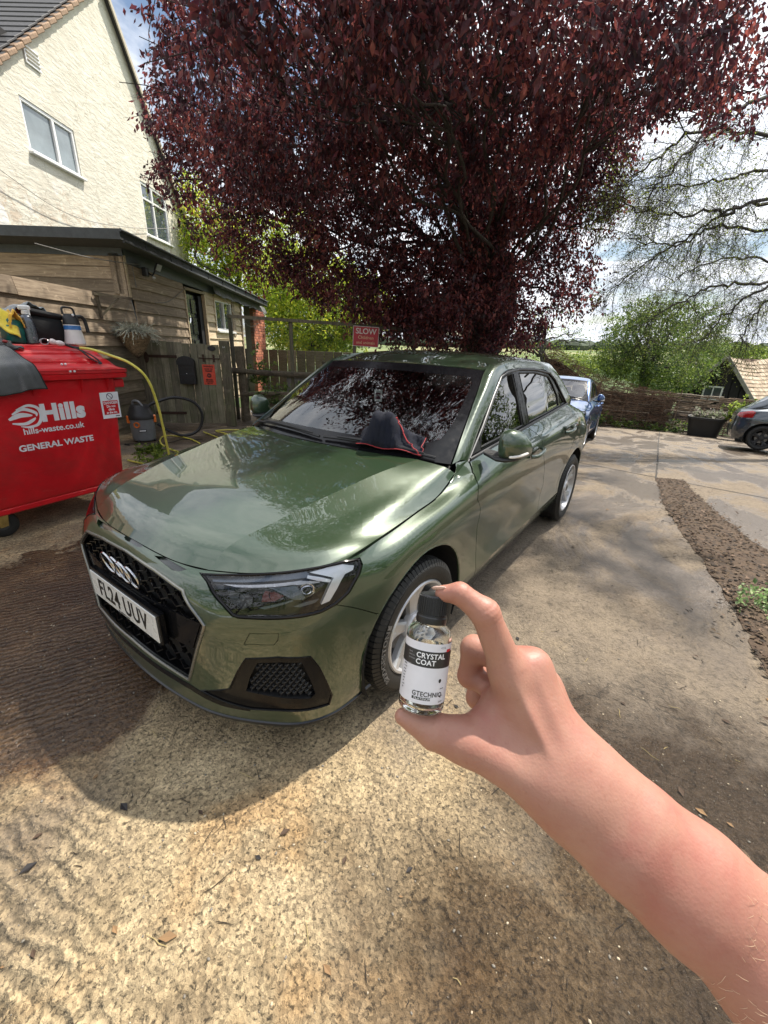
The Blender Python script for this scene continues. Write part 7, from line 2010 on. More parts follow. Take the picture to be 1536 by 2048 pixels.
def f_cap(u, v):
    t = lerp(-.72, -.47, u); n = lerp(-.34, -.14, v); k = (sin(u * pi) * sin(v * pi)) ** .6 if 0 < u < 1 and 0 < v < 1 else 0
    return PB(t + .02 * sin(v * 9), n, LZ(n) + .012 + .055 * k * (1 - .5 * u) + .006 * sin(u * 24 + v * 11))
cloth('black_glove', 'crumpled black cloth mitt with a red flash lying on the lid edge', f_cap, 30, 20, fab('black_mitt', (.018, .018, .020)), hem=simple('black_hem', 0))
m = MB(); m.sphere(PB(-.55, -.165, LZ(-.2) + .045), .03, 10, 6, None, (1.2, .5, .35)); tag(m.build('mitt_logo', simple('dull_red', (.25, .02, .02), .7), bpy.data.objects['black_glove']), None)
# steam lance, lead and strap
LN = thing('lance_handle', 'white hose gun handle joined to the yellow hose on the lid', 'hose gun', PB(-.16, -.15, 1.36))
P_ = [PB(-.255, -.12, 1.385), PB(-.22, -.12, 1.372), PB(-.18, -.12, 1.362), PB(-.15, -.12, 1.350)]
m = MB(); m.tube(catmull([PB(-.255, -.19, 1.385), PB(-.215, -.18, 1.372), PB(-.165, -.175, 1.365)], 5), [.014, .020, .022, .021, .018, .016, .019, .021, .020, .017, .012], 12); m.build('grip', simple('pale_pink_white', (.66, .58, .58), .5, 0, .2, 60), LN)
m = MB(); m.tube(catmull([PB(-.165, -.175, 1.365), PB(-.12, -.165, 1.345), PB(-.07, -.155, 1.338)], 5), .010, 8); m.build('connector', M_BLACK, LN)
CO = thing('coiled_lead', 'small coil of thin wire beside the silver bottle', 'wire', PB(-.27, -.2, 1.36))
m = MB(); m.tube([PB(-.275 + .028 * cos(t) , -.22 + .01 * sin(t * 1.7), 1.378 + .022 * sin(t)) for t in np.linspace(0, 19, 70)], .0018, 5); m.build('wire', simple('silver_wire', (.5, .5, .52), .3, .8), CO)
ST_ = thing('black_strap', 'folded black webbing strap trailing over the lid ribs', 'strap', PB(-.05, -.05, 1.3))
def strap(pts, w, nm, par):
    P = catmull(pts, 6); rows = []
    for i, q in enumerate(P):
        d = (P[min(i + 1, len(P) - 1)] - P[max(i - 1, 0)]).normalized(); s = d.cross(Vector((0, 0, 1))).normalized() * w; rows.append([q - s, q + s, q + s + Vector((0, 0, .004)), q - s + Vector((0, 0, .004))])
    m = MB(); m.grid(rows, True); m.f.append((0, 1, 2, 3)); m.mi.append(0); m.build(nm, simple('webbing', (.012, .012, .013), .8), par)
strap([PB(-.13, -.15, 1.345), PB(-.10, -.09, 1.318), PB(-.07, -.03, 1.262), PB(-.04, .01, 1.232), PB(-.035, .03, 1.222)], .011, 'strap_loop', ST_)
strap([PB(-.035, .03, 1.224), PB(-.028, .01, 1.238), PB(-.045, -.04, 1.278), PB(-.085, -.11, 1.322)], .009, 'strap_loop', ST_)
# the yellow hose: over the lid, down past the bin, across the ground to the vacuum
M_HOSE = simple('yellow_hose', (.62, .56, .10), .4, 0, .12, 30)
hp = [PB(-.07, -.155, 1.338), PB(.0, -.12, 1.328), PB(.10, -.04, 1.285), PB(.17, .10, 1.225), PB(.26, .15, 1.10), PB(.34, .12, .85), PB(.42, .05, .45), PB(.50, -.02, .12), PB(.60, -.08, .02), Vector((-2.75, 1.95, .016)), Vector((-3.2, 1.75, .016)), Vector((-3.6, 2.1, .016)), Vector((-3.9, 2.7, .016)), Vector((-4.6, 2.9, .016)), Vector((-5.0, 2.75, .02)), Vector((-4.55, 2.45, .016)), Vector((-3.9, 2.35, .016)), Vector((-3.5, 2.6, .016)), Vector((-4.1, 3.15, .016)), Vector((-4.9, 3.35, .016))]
m = MB(); m.tube(catmull(hp, 10), .0105, 8); HOSE = tag(m.build('yellow_hose', M_HOSE, None), 'yellow garden hose arching off the bin lid and looping on the ground', 'hose')
hp = [Vector((-3.3, 2.75, .016)), Vector((-3.8, 3.2, .016)), Vector((-4.4, 3.5, .016)), Vector((-4.85, 3.55, .016)), Vector((-4.6, 3.9, .016)), Vector((-4.2, 3.75, .016)), Vector((-4.4, 3.4, .03))]
m = MB(); m.tube(catmull(hp, 10), .0105, 8); tag(m.build('yellow_hose', M_HOSE, None), 'short loop of yellow hose lying in front of the garden gate', 'hose')
hp = [Vector((-2.6, 1.45, .02)), Vector((-3.0, 1.55, .02)), Vector((-3.4, 1.75, .02)), Vector((-3.9, 1.7, .02))]
m = MB(); m.tube(catmull(hp, 8), .0105, 8); tag(m.build('yellow_hose', M_HOSE, None), 'straight piece of yellow hose on the ground right behind the bin', 'hose')

# ---- wet and dry vacuum
VC = Vector((-4.95, 2.42, 0)); VAC = thing('vacuum_cleaner', 'grey and black wet-and-dry vacuum with orange clips by the gate', 'vacuum cleaner', VC)
M_VG = simple('vacuum_grey', (.17, .18, .19), .45, 0, .08, 20); M_OR = simple('vacuum_orange', (.70, .16, .02), .4, 0, .1, 20)
m = MB(); m.lathe([(.001, .015), (.135, .015), (.150, .03), (.155, .06), (.168, .30), (.172, .33)], VC, 40); m.build('drum', M_VG, VAC)
m = MB(); m.lathe([(.180, .33), (.182, .37), (.168, .40), (.150, .44), (.130, .50), (.110, .53), (.001, .535)], VC, 40); m.build('motor_head', M_BLACK, VAC)
m = MB(); m.tube(catmull([VC + Vector((-.09, -.05, .50)), VC + Vector((-.06, -.05, .575)), VC + Vector((.06, -.03, .58)), VC + Vector((.11, .0, .50))], 5), .016, 8); m.build('carry_handle', M_VG, VAC)
tc_ = Vector((CAM_C.x - VC.x, CAM_C.y - VC.y, 0)).normalized(); tp = Vector((-tc_.y, tc_.x, 0))
ca = tc_ * cos(.45) - tp * sin(.45)
m = MB(); Mv = frame(VC + ca * .163 + Vector((0, 0, .26)), Vector((-ca.y, ca.x, 0)), (0, 0, 1)); m.lathe([(.026, 0), (.026, .015), (.040, .018), (.043, .0), (.043, -.01)], (0, 0, 0), 24, 'z'); m.v = [tuple(Mv @ Vector(q)) for q in m.v]; m.build('drain_port', M_OR, VAC)
for s in (-1, 1):
    q = VC + tp * s * .165 + tc_ * .05; m = MB(); m.cbox(q + Vector((0, 0, .33)), (.05, .045, .11), .01); m.build('clip', M_OR, VAC, False)
Mv = frame(VC + tc_ * .164 + tp * -.01 + Vector((0, 0, .175)), tp, (0, 0, 1)); m = MB(); m.cbox((0, 0, 0), (.10, .035, .006), .002); m.v = [tuple(Mv @ Vector(q)) for q in m.v]; m.build('badge', M_INK, VAC, False)
m = MB(); m.cbox((0, .0, .004), (.082, .016, .003), .001); m.v = [tuple(Mv @ Vector(q)) for q in m.v]; m.build('badge_print', M_LBL, VAC, False)
for k in range(4):
    a = k * pi / 2 + .6; q = VC + Vector((cos(a), sin(a), 0)) * .15; m = MB(); m.sphere(q + Vector((0, 0, .022)), .022, 10, 6); m.build('wheel', M_BLACK, VAC)
hv = [VC + Vector((.02, .06, .47)), VC + tp * .20 + Vector((0, 0, .55)), VC + tp * .48 + Vector((0, 0, .62)), VC + tp * .74 + Vector((0, 0, .54)), VC + tp * .84 + Vector((0, 0, .34)), VC + tp * .76 + Vector((0, 0, .12)), VC + tp * .56 + Vector((0, 0, .04)), VC + tp * .38 + Vector((0, 0, .10)), VC + tp * .20 + Vector((0, 0, .24))]
P = catmull(hv, 22); m = MB(); m.tube(P, [.021 + (.0035 if i % 2 else -.002) for i in range(len(P))], 10); m.build('suction_hose', M_BLACK, VAC, True, 80)
m = MB(); pts = [VC + tc_ * .25 + tp * (-.35 + k * .09) + Vector((.08 * sin(k * 1.9), .10 * cos(k * 1.3), .012)) for k in range(14)]; m.tube(catmull(pts, 6), .006, 5); tag(m.build('power_lead', simple('black_lead', (.012, .012, .012), .5), None), 'tangled black power lead on the ground in front of the vacuum', 'cable')
# ---- shelf bracket and hanging basket on the board wall
BK = thing('shelf_bracket', 'small wooden bracket fixed high on the board wall above the basket', 'bracket', PS(-.66, .05, 1.9), SRZ)
m = MB(); m.bar(PS(-.92, .05, 1.99), PS(-.42, .30, 1.985), .03, .03); m.build('arm', M_CLADG, BK, False)
m = MB(); m.bar(PS(-.86, .05, 1.98), PS(-.84, .05, 1.68), .035, .03); m.build('upright', M_CLADG, BK, False)
m = MB(); m.bar(PS(-.84, .06, 1.72), PS(-.60, .20, 1.97), .025, .025); m.build('brace', M_CLADG, BK, False)
HB = thing('hanging_basket', 'cone-shaped wicker basket with a dry straggly plant hung on the wall', 'basket', PS(-.35, .25, 1.45), SRZ)
hc = PS(-.42, .24, 0)
m = MB()
for k in range(17):
    z = 1.50 - k * .020; r = .19 * (1 - (k / 17) ** 1.5) + .035
    m.tube([hc + Vector((cos(a) * r, sin(a) * r, z + .004 * sin(a * 9 + k * 2))) for a in [2 * pi * j / 22 for j in range(22)]], .0115, 5, True, True)
tag(m.build('wicker', simple('wicker_straw', (.22, .15, .08), .85, 0, .4, 30, bump=.4), HB), None)
m = MB(); m.lathe([(.001, 1.13), (.05, 1.16), (.14, 1.3), (.185, 1.50), (.17, 1.53), (.001, 1.54)], hc, 20); m.build('liner', simple('coir_liner', (.045, .028, .018), .95, 0, .4, 40, bump=.6), HB)
for a in (0, 2.1, 4.2):
    m = MB(); m.tube([hc + Vector((cos(a) * .2, sin(a) * .2, 1.5)), PS(-.44, .29, 1.97)], .002, 4); m.build('chain', simple('galv_wire', 0), HB)
rr = np.random.default_rng(8); m = MB()
for k in range(520):
    a = rr.random() * 6.28; r0 = rr.random() ** .5 * .17; el = rr.uniform(.1, 1.2); L_ = rr.uniform(.10, .26)
    p0 = hc + Vector((cos(a) * r0, sin(a) * r0, 1.52)); d = Vector((cos(a) * cos(el), sin(a) * cos(el), sin(el))); side = rr.normal(size=3) * .25
    P_ = [p0 + d * (L_ * t) + Vector(side) * L_ * t * t * .6 + Vector((0, 0, -.35 * L_ * t * t * (2.2 - el))) for t in (0, .35, .7, 1)]
    m.cur = int(rr.random() < .5); m.tube(P_, [.0050, .0042, .0032, .0020], 3, False)
    for t in (1, 2, 3):
        q = P_[t]; s = .022; e1 = Vector(rr.normal(size=3)).normalized() * s; e2 = Vector(rr.normal(size=3)).normalized() * s; m.add([q, q + e1, q + e2], [(0, 1, 2)])
tag(m.build('dry_plant', [simple('dry_stem', (.42, .42, .33), .9), simple('dry_stem_grey', (.30, .31, .25), .9)], HB, False), kind='stuff')
# ---------------------------------------------------------------- parked cars behind, wattle fence, planters, hut
def clone_car(name, label, col, col2, M, rims, steel=False):
    root = thing(name, label, 'car', M=M)
    body = paint(name + '_paint', col, col2, .5); mats = {'green_metallic_paint': body}
    rimm = rims
    def cp(o, par):
        c = o.copy(); COL.objects.link(c); c.parent = par
        if 'label' in c: del c['label']
        if o.type == 'MESH':
            key = (o.data.name, name)
            if any(mt and mt.name in ('green_metallic_paint', 'alloy_silver') for mt in o.data.materials):
                if key not in _cl: 
                    d = o.data.copy()
                    for i, mt in enumerate(d.materials):
                        if mt.name == 'green_metallic_paint': d.materials[i] = body
                        elif mt.name == 'alloy_silver': d.materials[i] = rimm
                    _cl[key] = d
                c.data = _cl[key]
        for ch in o.children:
            nm = ch.name.split('.')[0]
            if nm in ('number_plate', 'windscreen_sticker', 'sidewall_lettering', 'emblem_ring', 'lamp_red', 'plate_lettering'): continue
            cp(ch, c)
        return c
    for ch in list(CAR.children):
        if ch.name.split('.')[0] in ('number_plate', 'windscreen_sticker', 'slot_backing', 'slot_wall'): continue
        c = cp(ch, root)
        c.matrix_parent_inverse = Matrix.Translation((0, -2.0, 0)) @ Matrix.Translation((0, 2.0, 0)) @ Matrix.Identity(4)
        c.matrix_parent_inverse = Matrix.Identity(4)
    return root
_cl = {}
zb = gz(-.7, 9.2)
MBC = Matrix.Translation((-.74, 7.50, gz(-.2, 8.1) + .03)) @ Matrix.Rotation(radians(-4.3), 4, 'X') @ Matrix.Rotation(radians(5), 4, 'Z')
clone_car('blue_car', 'bright blue car parked close behind the green hatchback', (.010, .055, .20), (.02, .10, .32), MBC, M_ALU)
Yd = 14.52
MDC = Matrix.Translation((6.58, Yd, gz(3.2, 13.7) + .01)) @ Matrix.Rotation(radians(-4.4), 4, 'X') @ Matrix.Rotation(radians(90), 4, 'Z')
clone_car('dark_hatchback', 'dark slate-blue hatchback cut off by the right edge of the photo', (.022, .032, .045), (.035, .05, .07), MDC, simple('black_steel_wheel', (.02, .02, .022), .5, .2))

# wattle fence
def FY(x): return float(np.interp(x, [-6, -3, -1.2, .2, 1.9, 3.6, 9], [17.2, 17.2, 17.4, 18.8, 19.9, 20.6, 22.5]))
WF = thing('wattle_fence', 'woven wattle hurdle fence across the back of the yard', 'fence', (1.5, FY(1.5), gz(1.5, FY(1.5))))
M_WAT = simple('wattle_rod', (.20, .145, .10), .9, 0, .5, 6, bump=.4, bscale=50); M_WAT2 = simple('wattle_rod_pale', (.38, .32, .25), .9, 0, .4, 6, bump=.3); M_WAT3 = simple('wattle_rod_dark', (.08, .055, .04), .9, 0, .4, 6)
rr = np.random.default_rng(17)
xs_ = np.arange(-2.2, 9, .42)
for x in xs_[::1]:
    m = MB(); y = FY(x); z = gz(x, y); top = (1.50 - .03 * x) + rr.uniform(-.02, .10); m.tube([(x, y, z - .1), (x + rr.uniform(-.03, .03), y + rr.uniform(-.02, .02), z + top)], [.026, .020], 6); m.build('stake', M_WAT, WF)
m = MB(); H = 1.46
for k in range(46):
    z0 = .03 + k * (H / 46)
    x = -2.6 + rr.uniform(0, .8)
    while x < 8.6:
        L = rr.uniform(1.4, 2.8); m.cur = int(rr.choice([0, 0, 0, 1, 2, 2])); P_ = []; ph = rr.integers(0, 2)
        for q in np.arange(x, x + L, .21):
            y = FY(q); P_.append(Vector((q, y + .035 * sin(pi * (q / .42) + pi * (k % 2 + ph)), gz(q, y) + z0 * (1 - .006 * q) + rr.normal() * .008)))
        m.tube(P_, rr.uniform(.009, .017), 5, True); x += L + rr.uniform(-.1, .06)
tag(m.build('woven_rod', [M_WAT, M_WAT2, M_WAT3], WF), kind='stuff')
# brush hedge of dead twigs on the left part, with ivy at its foot
BH = thing('brush_hedge', 'brown dead-twig brush hedge piled on the fence behind the blue car', 'hedge', (-1, FY(-1) - .1, gz(-1, FY(-1))))
m = MB()
for k in range(2600):
    x = rr.uniform(-3.4, 1.1); hgt = 1.72 - .16 * max(0, x + 1.0); z = rr.random() ** .8 * hgt; y = FY(x) - .12 + rr.normal() * .18; a = rr.normal() * .55; L = rr.uniform(.15, .5)
    zz = gz(x, y) + z; d = Vector((cos(a), rr.normal() * .3, sin(a) * .8)); m.cur = int(rr.random() * 3); q = Vector((x, y, zz)); m.tube([q - d * L * .5, q + Vector((0, 0, .02)), q + d * L * .5 + Vector((0, 0, rr.normal() * .04))], [.006, .005, .002], 3, False)
tag(m.build('brushwood', [M_WAT, M_WAT3, simple('brush_russet', (.15, .075, .045), .9)], BH), kind='stuff')
m = MB(); m.grid([[(x, FY(x) + .05, gz(x, FY(x)) + h_) for x in np.linspace(-3.5, 1.0, 12)] for h_ in (0, .7, 1.30)]); m.build('hedge_core', simple('hedge_core_dark', (.02, .014, .010), .95), BH)
rg2 = np.random.default_rng(5)
def ground_plants(name, label, spots, mat, leaf, cat='plant', par=None, per=10, seed=3, n=14, up=.25):
    rg = np.random.default_rng(seed); bs, ds, ns, ss = [], [], [], []
    for (x, y, z, r, h_) in spots:
        c = np.array([x, y, z]); P_ = c + rg.normal(size=(n, 3)) * [r * .5, r * .5, 0] + [0, 0, 1] * np.abs(rg.normal(size=(n, 1))) * h_ * .6
        b, d, nm, s, tw = foliage(rg, P_, unit(P_ - c + [0, 0, .2]), per, .12, leaf, -.1); bs.append(b); ds.append(d); ns.append(nm); ss.append(s)
    T = thing(name, label, cat, spots[0][:3]); tag(link('leaves', leaf_mesh('leaves', np.concatenate(bs), np.concatenate(ds), np.concatenate(ns), np.concatenate(ss), .6, mat), T), kind='stuff'); return T
ground_plants('ivy', 'low green ivy growing along the foot of the brush hedge', [(x, FY(x) - .35, gz(x, FY(x)) + .05, .28, .35) for x in np.arange(-2.2, 1.6, .3)], M_GRN, .08, seed=4, n=12)
# planters
def planter(x, y, label, rz, mat):
    P = thing('planter', label, 'planter', (x, y, gz(x, y)), rz, 'black planters by the wattle fence'); z = gz(x, y)
    m = MB(); 
    prof = [(.36, 0), (.44, .62), (.47, .62), (.47, .70), (.41, .70), (.40, .60)]
    rows = []
    for r, h_ in prof: rows.append([(x + r * 1.25 * (abs(cos(a)) ** .6) * (1 if cos(a) > 0 else -1), y + r * (abs(sin(a)) ** .6) * (1 if sin(a) > 0 else -1), z + h_) for a in [2 * pi * k / 28 for k in range(28)]])
    m.grid(rows, True); m.build('tub', mat, P, True, 40); m = MB(); m.lathe([(.001, .60), (.44, .60)], (x, y, z), 24); m.build('soil', M_EARTH, P); return P
M_TUB = simple('black_tub', (.014, .015, .016), .6, 0, .2, 8, bump=.1)
planter(2.16, 18.75, 'black square tub planter on the left below the hut', 0, M_TUB); planter(3.55, 18.4, 'black tub planter on the right half hidden by the dark hatchback', .05, M_TUB)
ground_plants('lavender_plant', 'spiky pale plants and pink flowers in the left black planter', [(1.9, 18.75, gz(2.1, 18.7) + .68, .25, .22), (2.5, 18.75, gz(2.1, 18.7) + .68, .30, .20)], leaf_mat('silver_leaf', [(.12, .14, .09), (.22, .26, .15), (.34, .30, .28)], .6, .3), .11, seed=9, n=22)
ground_plants('shrub', 'yellow-green leafy shrub in the right black planter', [(3.2, 18.5, gz(3, 18.5) + .72, .35, .50), (3.8, 18.5, gz(3.5, 18.5) + .72, .40, .55), (2.85, 18.7, gz(3, 18.5) + .75, .25, .30)], M_GRN2, .09, seed=10, n=60)
ground_plants('seedling', 'small pale green weed at the right end of the litter strip', [(2.20, 2.62, .01, .10, .09), (2.38, 2.50, .01, .08, .08), (2.30, 2.75, .01, .07, .06)], leaf_mat('pale_weed', [(.10, .17, .06), (.20, .30, .12), (.34, .42, .22)], .5, .4), .028, seed=12, n=16)
ground_plants('bramble', 'green bramble growing through the log fence beside the gate post', [(-5.1, 4.95, .3, .22, .45), (-4.8, 5.3, .3, .3, .5), (-5.3, 4.9, .7, .15, .4), (-4.5, 5.45, .2, .3, .4)], M_GRN, .06, seed=13, n=34)
ground_plants('weed', 'green weeds on the ground between the bin and the vacuum', [(-3.2, 1.75, .01, .18, .10), (-3.6, 1.95, .01, .20, .08), (-4.1, 2.1, .01, .15, .06)], M_GRN2, .05, seed=14, n=26)
# timber hut with a riven shingle roof
def pdv(x, y, z): return Vector((x, y, z))
HA = pdv(*(2.46, 25.77, 1.55)); th_ = radians(34); _R = Vector((.8175, .5759, 0)); _F = Vector((-.5759, .8175, 0)); hr = _R * cos(th_) + _F * sin(th_); hg = _F * cos(th_) - _R * sin(th_)
HUT = thing('wooden_hut', 'small hut with steep riven wooden shingle roof beyond the fence', 'hut', (HA.x, HA.y, gz(HA.x, min(HA.y, 22))))
w_, h_ = 1.75, 2.15; M_SH = [simple('shingle_a', (.42, .32, .22), .85, 0, .3, 8, bump=.3), simple('shingle_b', (.33, .25, .17), .85, 0, .3, 8, bump=.3), simple('shingle_c', (.50, .40, .29), .85, 0, .3, 8, bump=.3)]
def HP(a, s, e=0.):   # a along ridge, s down the near slope 0..1, e proud of it
    n = (hg * -h_ + Vector((0, 0, 1)) * w_).normalized(); q = HA + hr * a - hg * (w_ * s) - Vector((0, 0, h_ * s)); q.z -= .10 * sin(min(a, 5) / 5 * pi) * (1 - s * .4); return q + n * e
Ls = hypot(w_, h_); slope = (HP(1, 1) - HP(1, 0)).normalized(); nsl = hr.cross(slope).normalized(); 
if nsl.z < 0: nsl = -nsl
rr = random.Random(6); smesh = []
for mt in M_SH:
    for wv in (.26, .34):
        m = MB(); m.cbox((0, 0, 0), (wv, .30, .028), .004); smesh.append((wv, m.mesh('shingle', mt, False)))
for k in range(12):
    s = (k + .6) / 12.5; a = rr.uniform(-.08, .02)
    while a < 5.5:
        wv, me_ = rr.choice(smesh); o = link('shingle', me_, HUT); Mx = frame(HP(a + wv / 2, s, .045 + rr.uniform(0, .012)), hr, -slope) @ Matrix.Rotation(radians(-7 + rr.uniform(-1.5, 1.5)), 4, 'X') @ Matrix.Rotation(rr.uniform(-.03, .03), 4, 'Z'); o.matrix_basis = Mx; a += wv + .008
m = MB(); m.add([HP(-.05, 0), HP(5.5, 0), HP(5.5, 1.02), HP(-.05, 1.02)], [(0, 1, 2, 3)]); fa = lambda a, s: HA + hr * a + hg * (w_ * s) - Vector((0, 0, h_ * s)); m.add([fa(-.30, 0), fa(5.5, 0), fa(5.5, 1.05), fa(-.30, 1.05)], [(3, 2, 1, 0)]); m.build('roof_deck', simple('hut_brown', (.13, .075, .05), .85, 0, .3, 6), HUT, False)
m = MB(); m.bar(HP(-.10, -.01, .03), HP(-.10, 1.04, .03), .05, .15, nsl); m.bar(fa(-.30, -.02), fa(-.30, 1.06), .05, .13, (0, 0, 1)); m.build('bargeboard', simple('barge_grey', (.26, .25, .21), .85, 0, .2, 6), HUT, False)
m = MB(); g0 = lambda s, z: HA + hr * .25 + hg * s + Vector((0, 0, z)); m.add([g0(0, -.08), g0(-w_, -h_), g0(w_, -h_)], [(0, 2, 1)]); m.add([g0(-w_, -h_), g0(w_, -h_), g0(w_, -h_ - 1.6), g0(-w_, -h_ - 1.6)], [(0, 1, 2, 3)]); m.build('gable_wall', simple('hut_dark_board', (.020, .018, .020), .85, 0, .3, 5), HUT, False)
for k in range(8):
    s = -1.4 + k * .40; zt = -h_ * abs(s) / w_ - .12; m = MB(); m.box((0, 0, 0), (.05, .33, max(.1, -zt * 0 + (h_ + zt))), None); o = m.build('board', simple('hut_dark_board', 0), HUT, False); c = HA + hr * .20 + hg * s + Vector((0, 0, (zt - h_) / 2)); o.matrix_basis = Matrix.Translation(c) @ Matrix.Rotation(atan2(hg.y, hg.x) - pi / 2, 4, 'Z')
WN_ = bpy.data.objects.new('window', None); COL.objects.link(WN_); WN_.parent = HUT; WN_.matrix_parent_inverse = world_of(HUT).inverted()
c = HA + hr * .10 + hg * .25 + Vector((0, 0, -1.62))
m = MB()
for ds, dz, ws_, hs in ((-.38, 0, .06, .62), (.38, 0, .06, .62), (0, .30, .80, .07), (0, -.30, .80, .07), (0, 0, .04, .6)): m.bar(c + hg * (ds - ws_ / 2) + Vector((0, 0, dz)), c + hg * (ds + ws_ / 2) + Vector((0, 0, dz)), .06, hs, (0, 0, 1))
m.build('frame', M_WHITE, WN_, False); m = MB(); m.bar(c - hg * .36 + hr * .02, c + hg * .36 + hr * .02, .01, .56); m.build('pane', M_PANE, WN_, False)
# grey plastic shed / compost box and raised bed seen behind the log fence
CB = thing('storage_box', 'dark grey plastic storage box behind the log fence under the maple', 'box', (-4.6, 7.6, 0), ERZ)
m = MB(); m.cbox((0, 0, .55), (1.1, .7, 1.0), .03); m.cbox((0, 0, 1.09), (1.2, .8, .10), .03)
for k in range(6): m.box((-.45 + k * .18, -.36, .55), (.03, .03, .9))
o = m.build('box_body', simple('grey_plastic', (.055, .062, .068), .6, 0, .15, 8), CB, False); o.location = (-4.55, 7.35, .12); o.rotation_euler = (0, 0, ERZ)
RB_ = thing('raised_bed', 'pale timber raised bed behind the log fence', 'planter', (-5.0, 6.4, 0), ERZ)
m = MB(); m.cbox((0, 0, .42), (1.7, .5, .75), .02); o = m.build('bed_wall', simple('pale_grey_board', (.22, .20, .18), .85, 0, .25, 9, bump=.2), RB_, False); o.location = (-4.75, 6.25, 0); o.rotation_euler = (0, 0, ERZ)
m = MB(); m.cbox((0, 0, .81), (1.8, .58, .05), .01); o = m.build('cap_board', M_CLADG, RB_, False); o.location = (-4.75, 6.25, 0); o.rotation_euler = (0, 0, ERZ)
# garden boundary behind: dark fence boards between the shed end and the purple tree
BF = thing('back_fence', 'dark panel fence at the far side of the garden', 'fence', (-6, 11.5, 0), ERZ)
for k in range(34):
    q = Vector((-10.5, 8.5, 0)) + _E * (k * .30); m = MB(); m.cbox((0, 0, .6), (.285, .025, 1.5), .004); o = m.build('board', M_CLADG, BF, False); o.location = (q.x, q.y, gz(q.x, q.y) - .1); o.rotation_euler = (0, 0, ERZ)
# lawn under the garden trees
sheet('garden_lawn', [float(a) for a in np.arange(-22, -2.4, .8)], [float(a) for a in np.arange(5.6, 24, .8)], simple('lawn_green', (.05, .085, .02), .95, 0, .4, 4, bump=.5, bscale=60), .012)
sheet('bank_grass', [float(a) for a in np.arange(-14, 24, 1.5)], [float(a) for a in np.arange(20.5, 42, 1.5)], simple('bank_green', (.06, .10, .025), .95, 0, .4, 2, bump=.5, bscale=30), .03)
# far tree line on the ridge
rg3 = np.random.default_rng(44); bl = []
m = MB()
for k in range(260):
    a = radians(rg3.uniform(20, 130)); r = rg3.uniform(330, 410); x, y = r * cos(a), 4 + r * sin(a); z = gfar(x, y); s = rg3.uniform(3.5, 7)
    m.sphere((x, y, z + s * .35), s, 7, 5, None, (rg3.uniform(1, 1.9), 1, .62))
m.v = [(a + rg3.normal() * .5, b + rg3.normal() * .5, c + rg3.normal() * .5) for a, b, c in m.v]
tag(m.build('distant_woodland', simple('far_trees', (.055, .075, .045), .95, 0, .4, .05), None, False), kind='stuff')
rg3 = np.random.default_rng(45); m = MB()
for k in range(220):   # nearer hedgerows beyond the yard
    a = radians(rg3.uniform(35, 110)); r = rg3.choice([62, 95]) + rg3.normal() * 1.5; x, y = r * cos(a), 4 + r * sin(a); z = gfar(x, y); s = rg3.uniform(1.0, 1.9); m.sphere((x, y, z + s * .3), s, 7, 5, None, (1.5, 1.2, .8))
m.v = [(a + rg3.normal() * .15, b + rg3.normal() * .15, c + rg3.normal() * .15) for a, b, c in m.v]
tag(m.build('field_hedgerow', simple('hedgerow_green', (.05, .085, .025), .95, 0, .5, .4), None, False), kind='stuff')
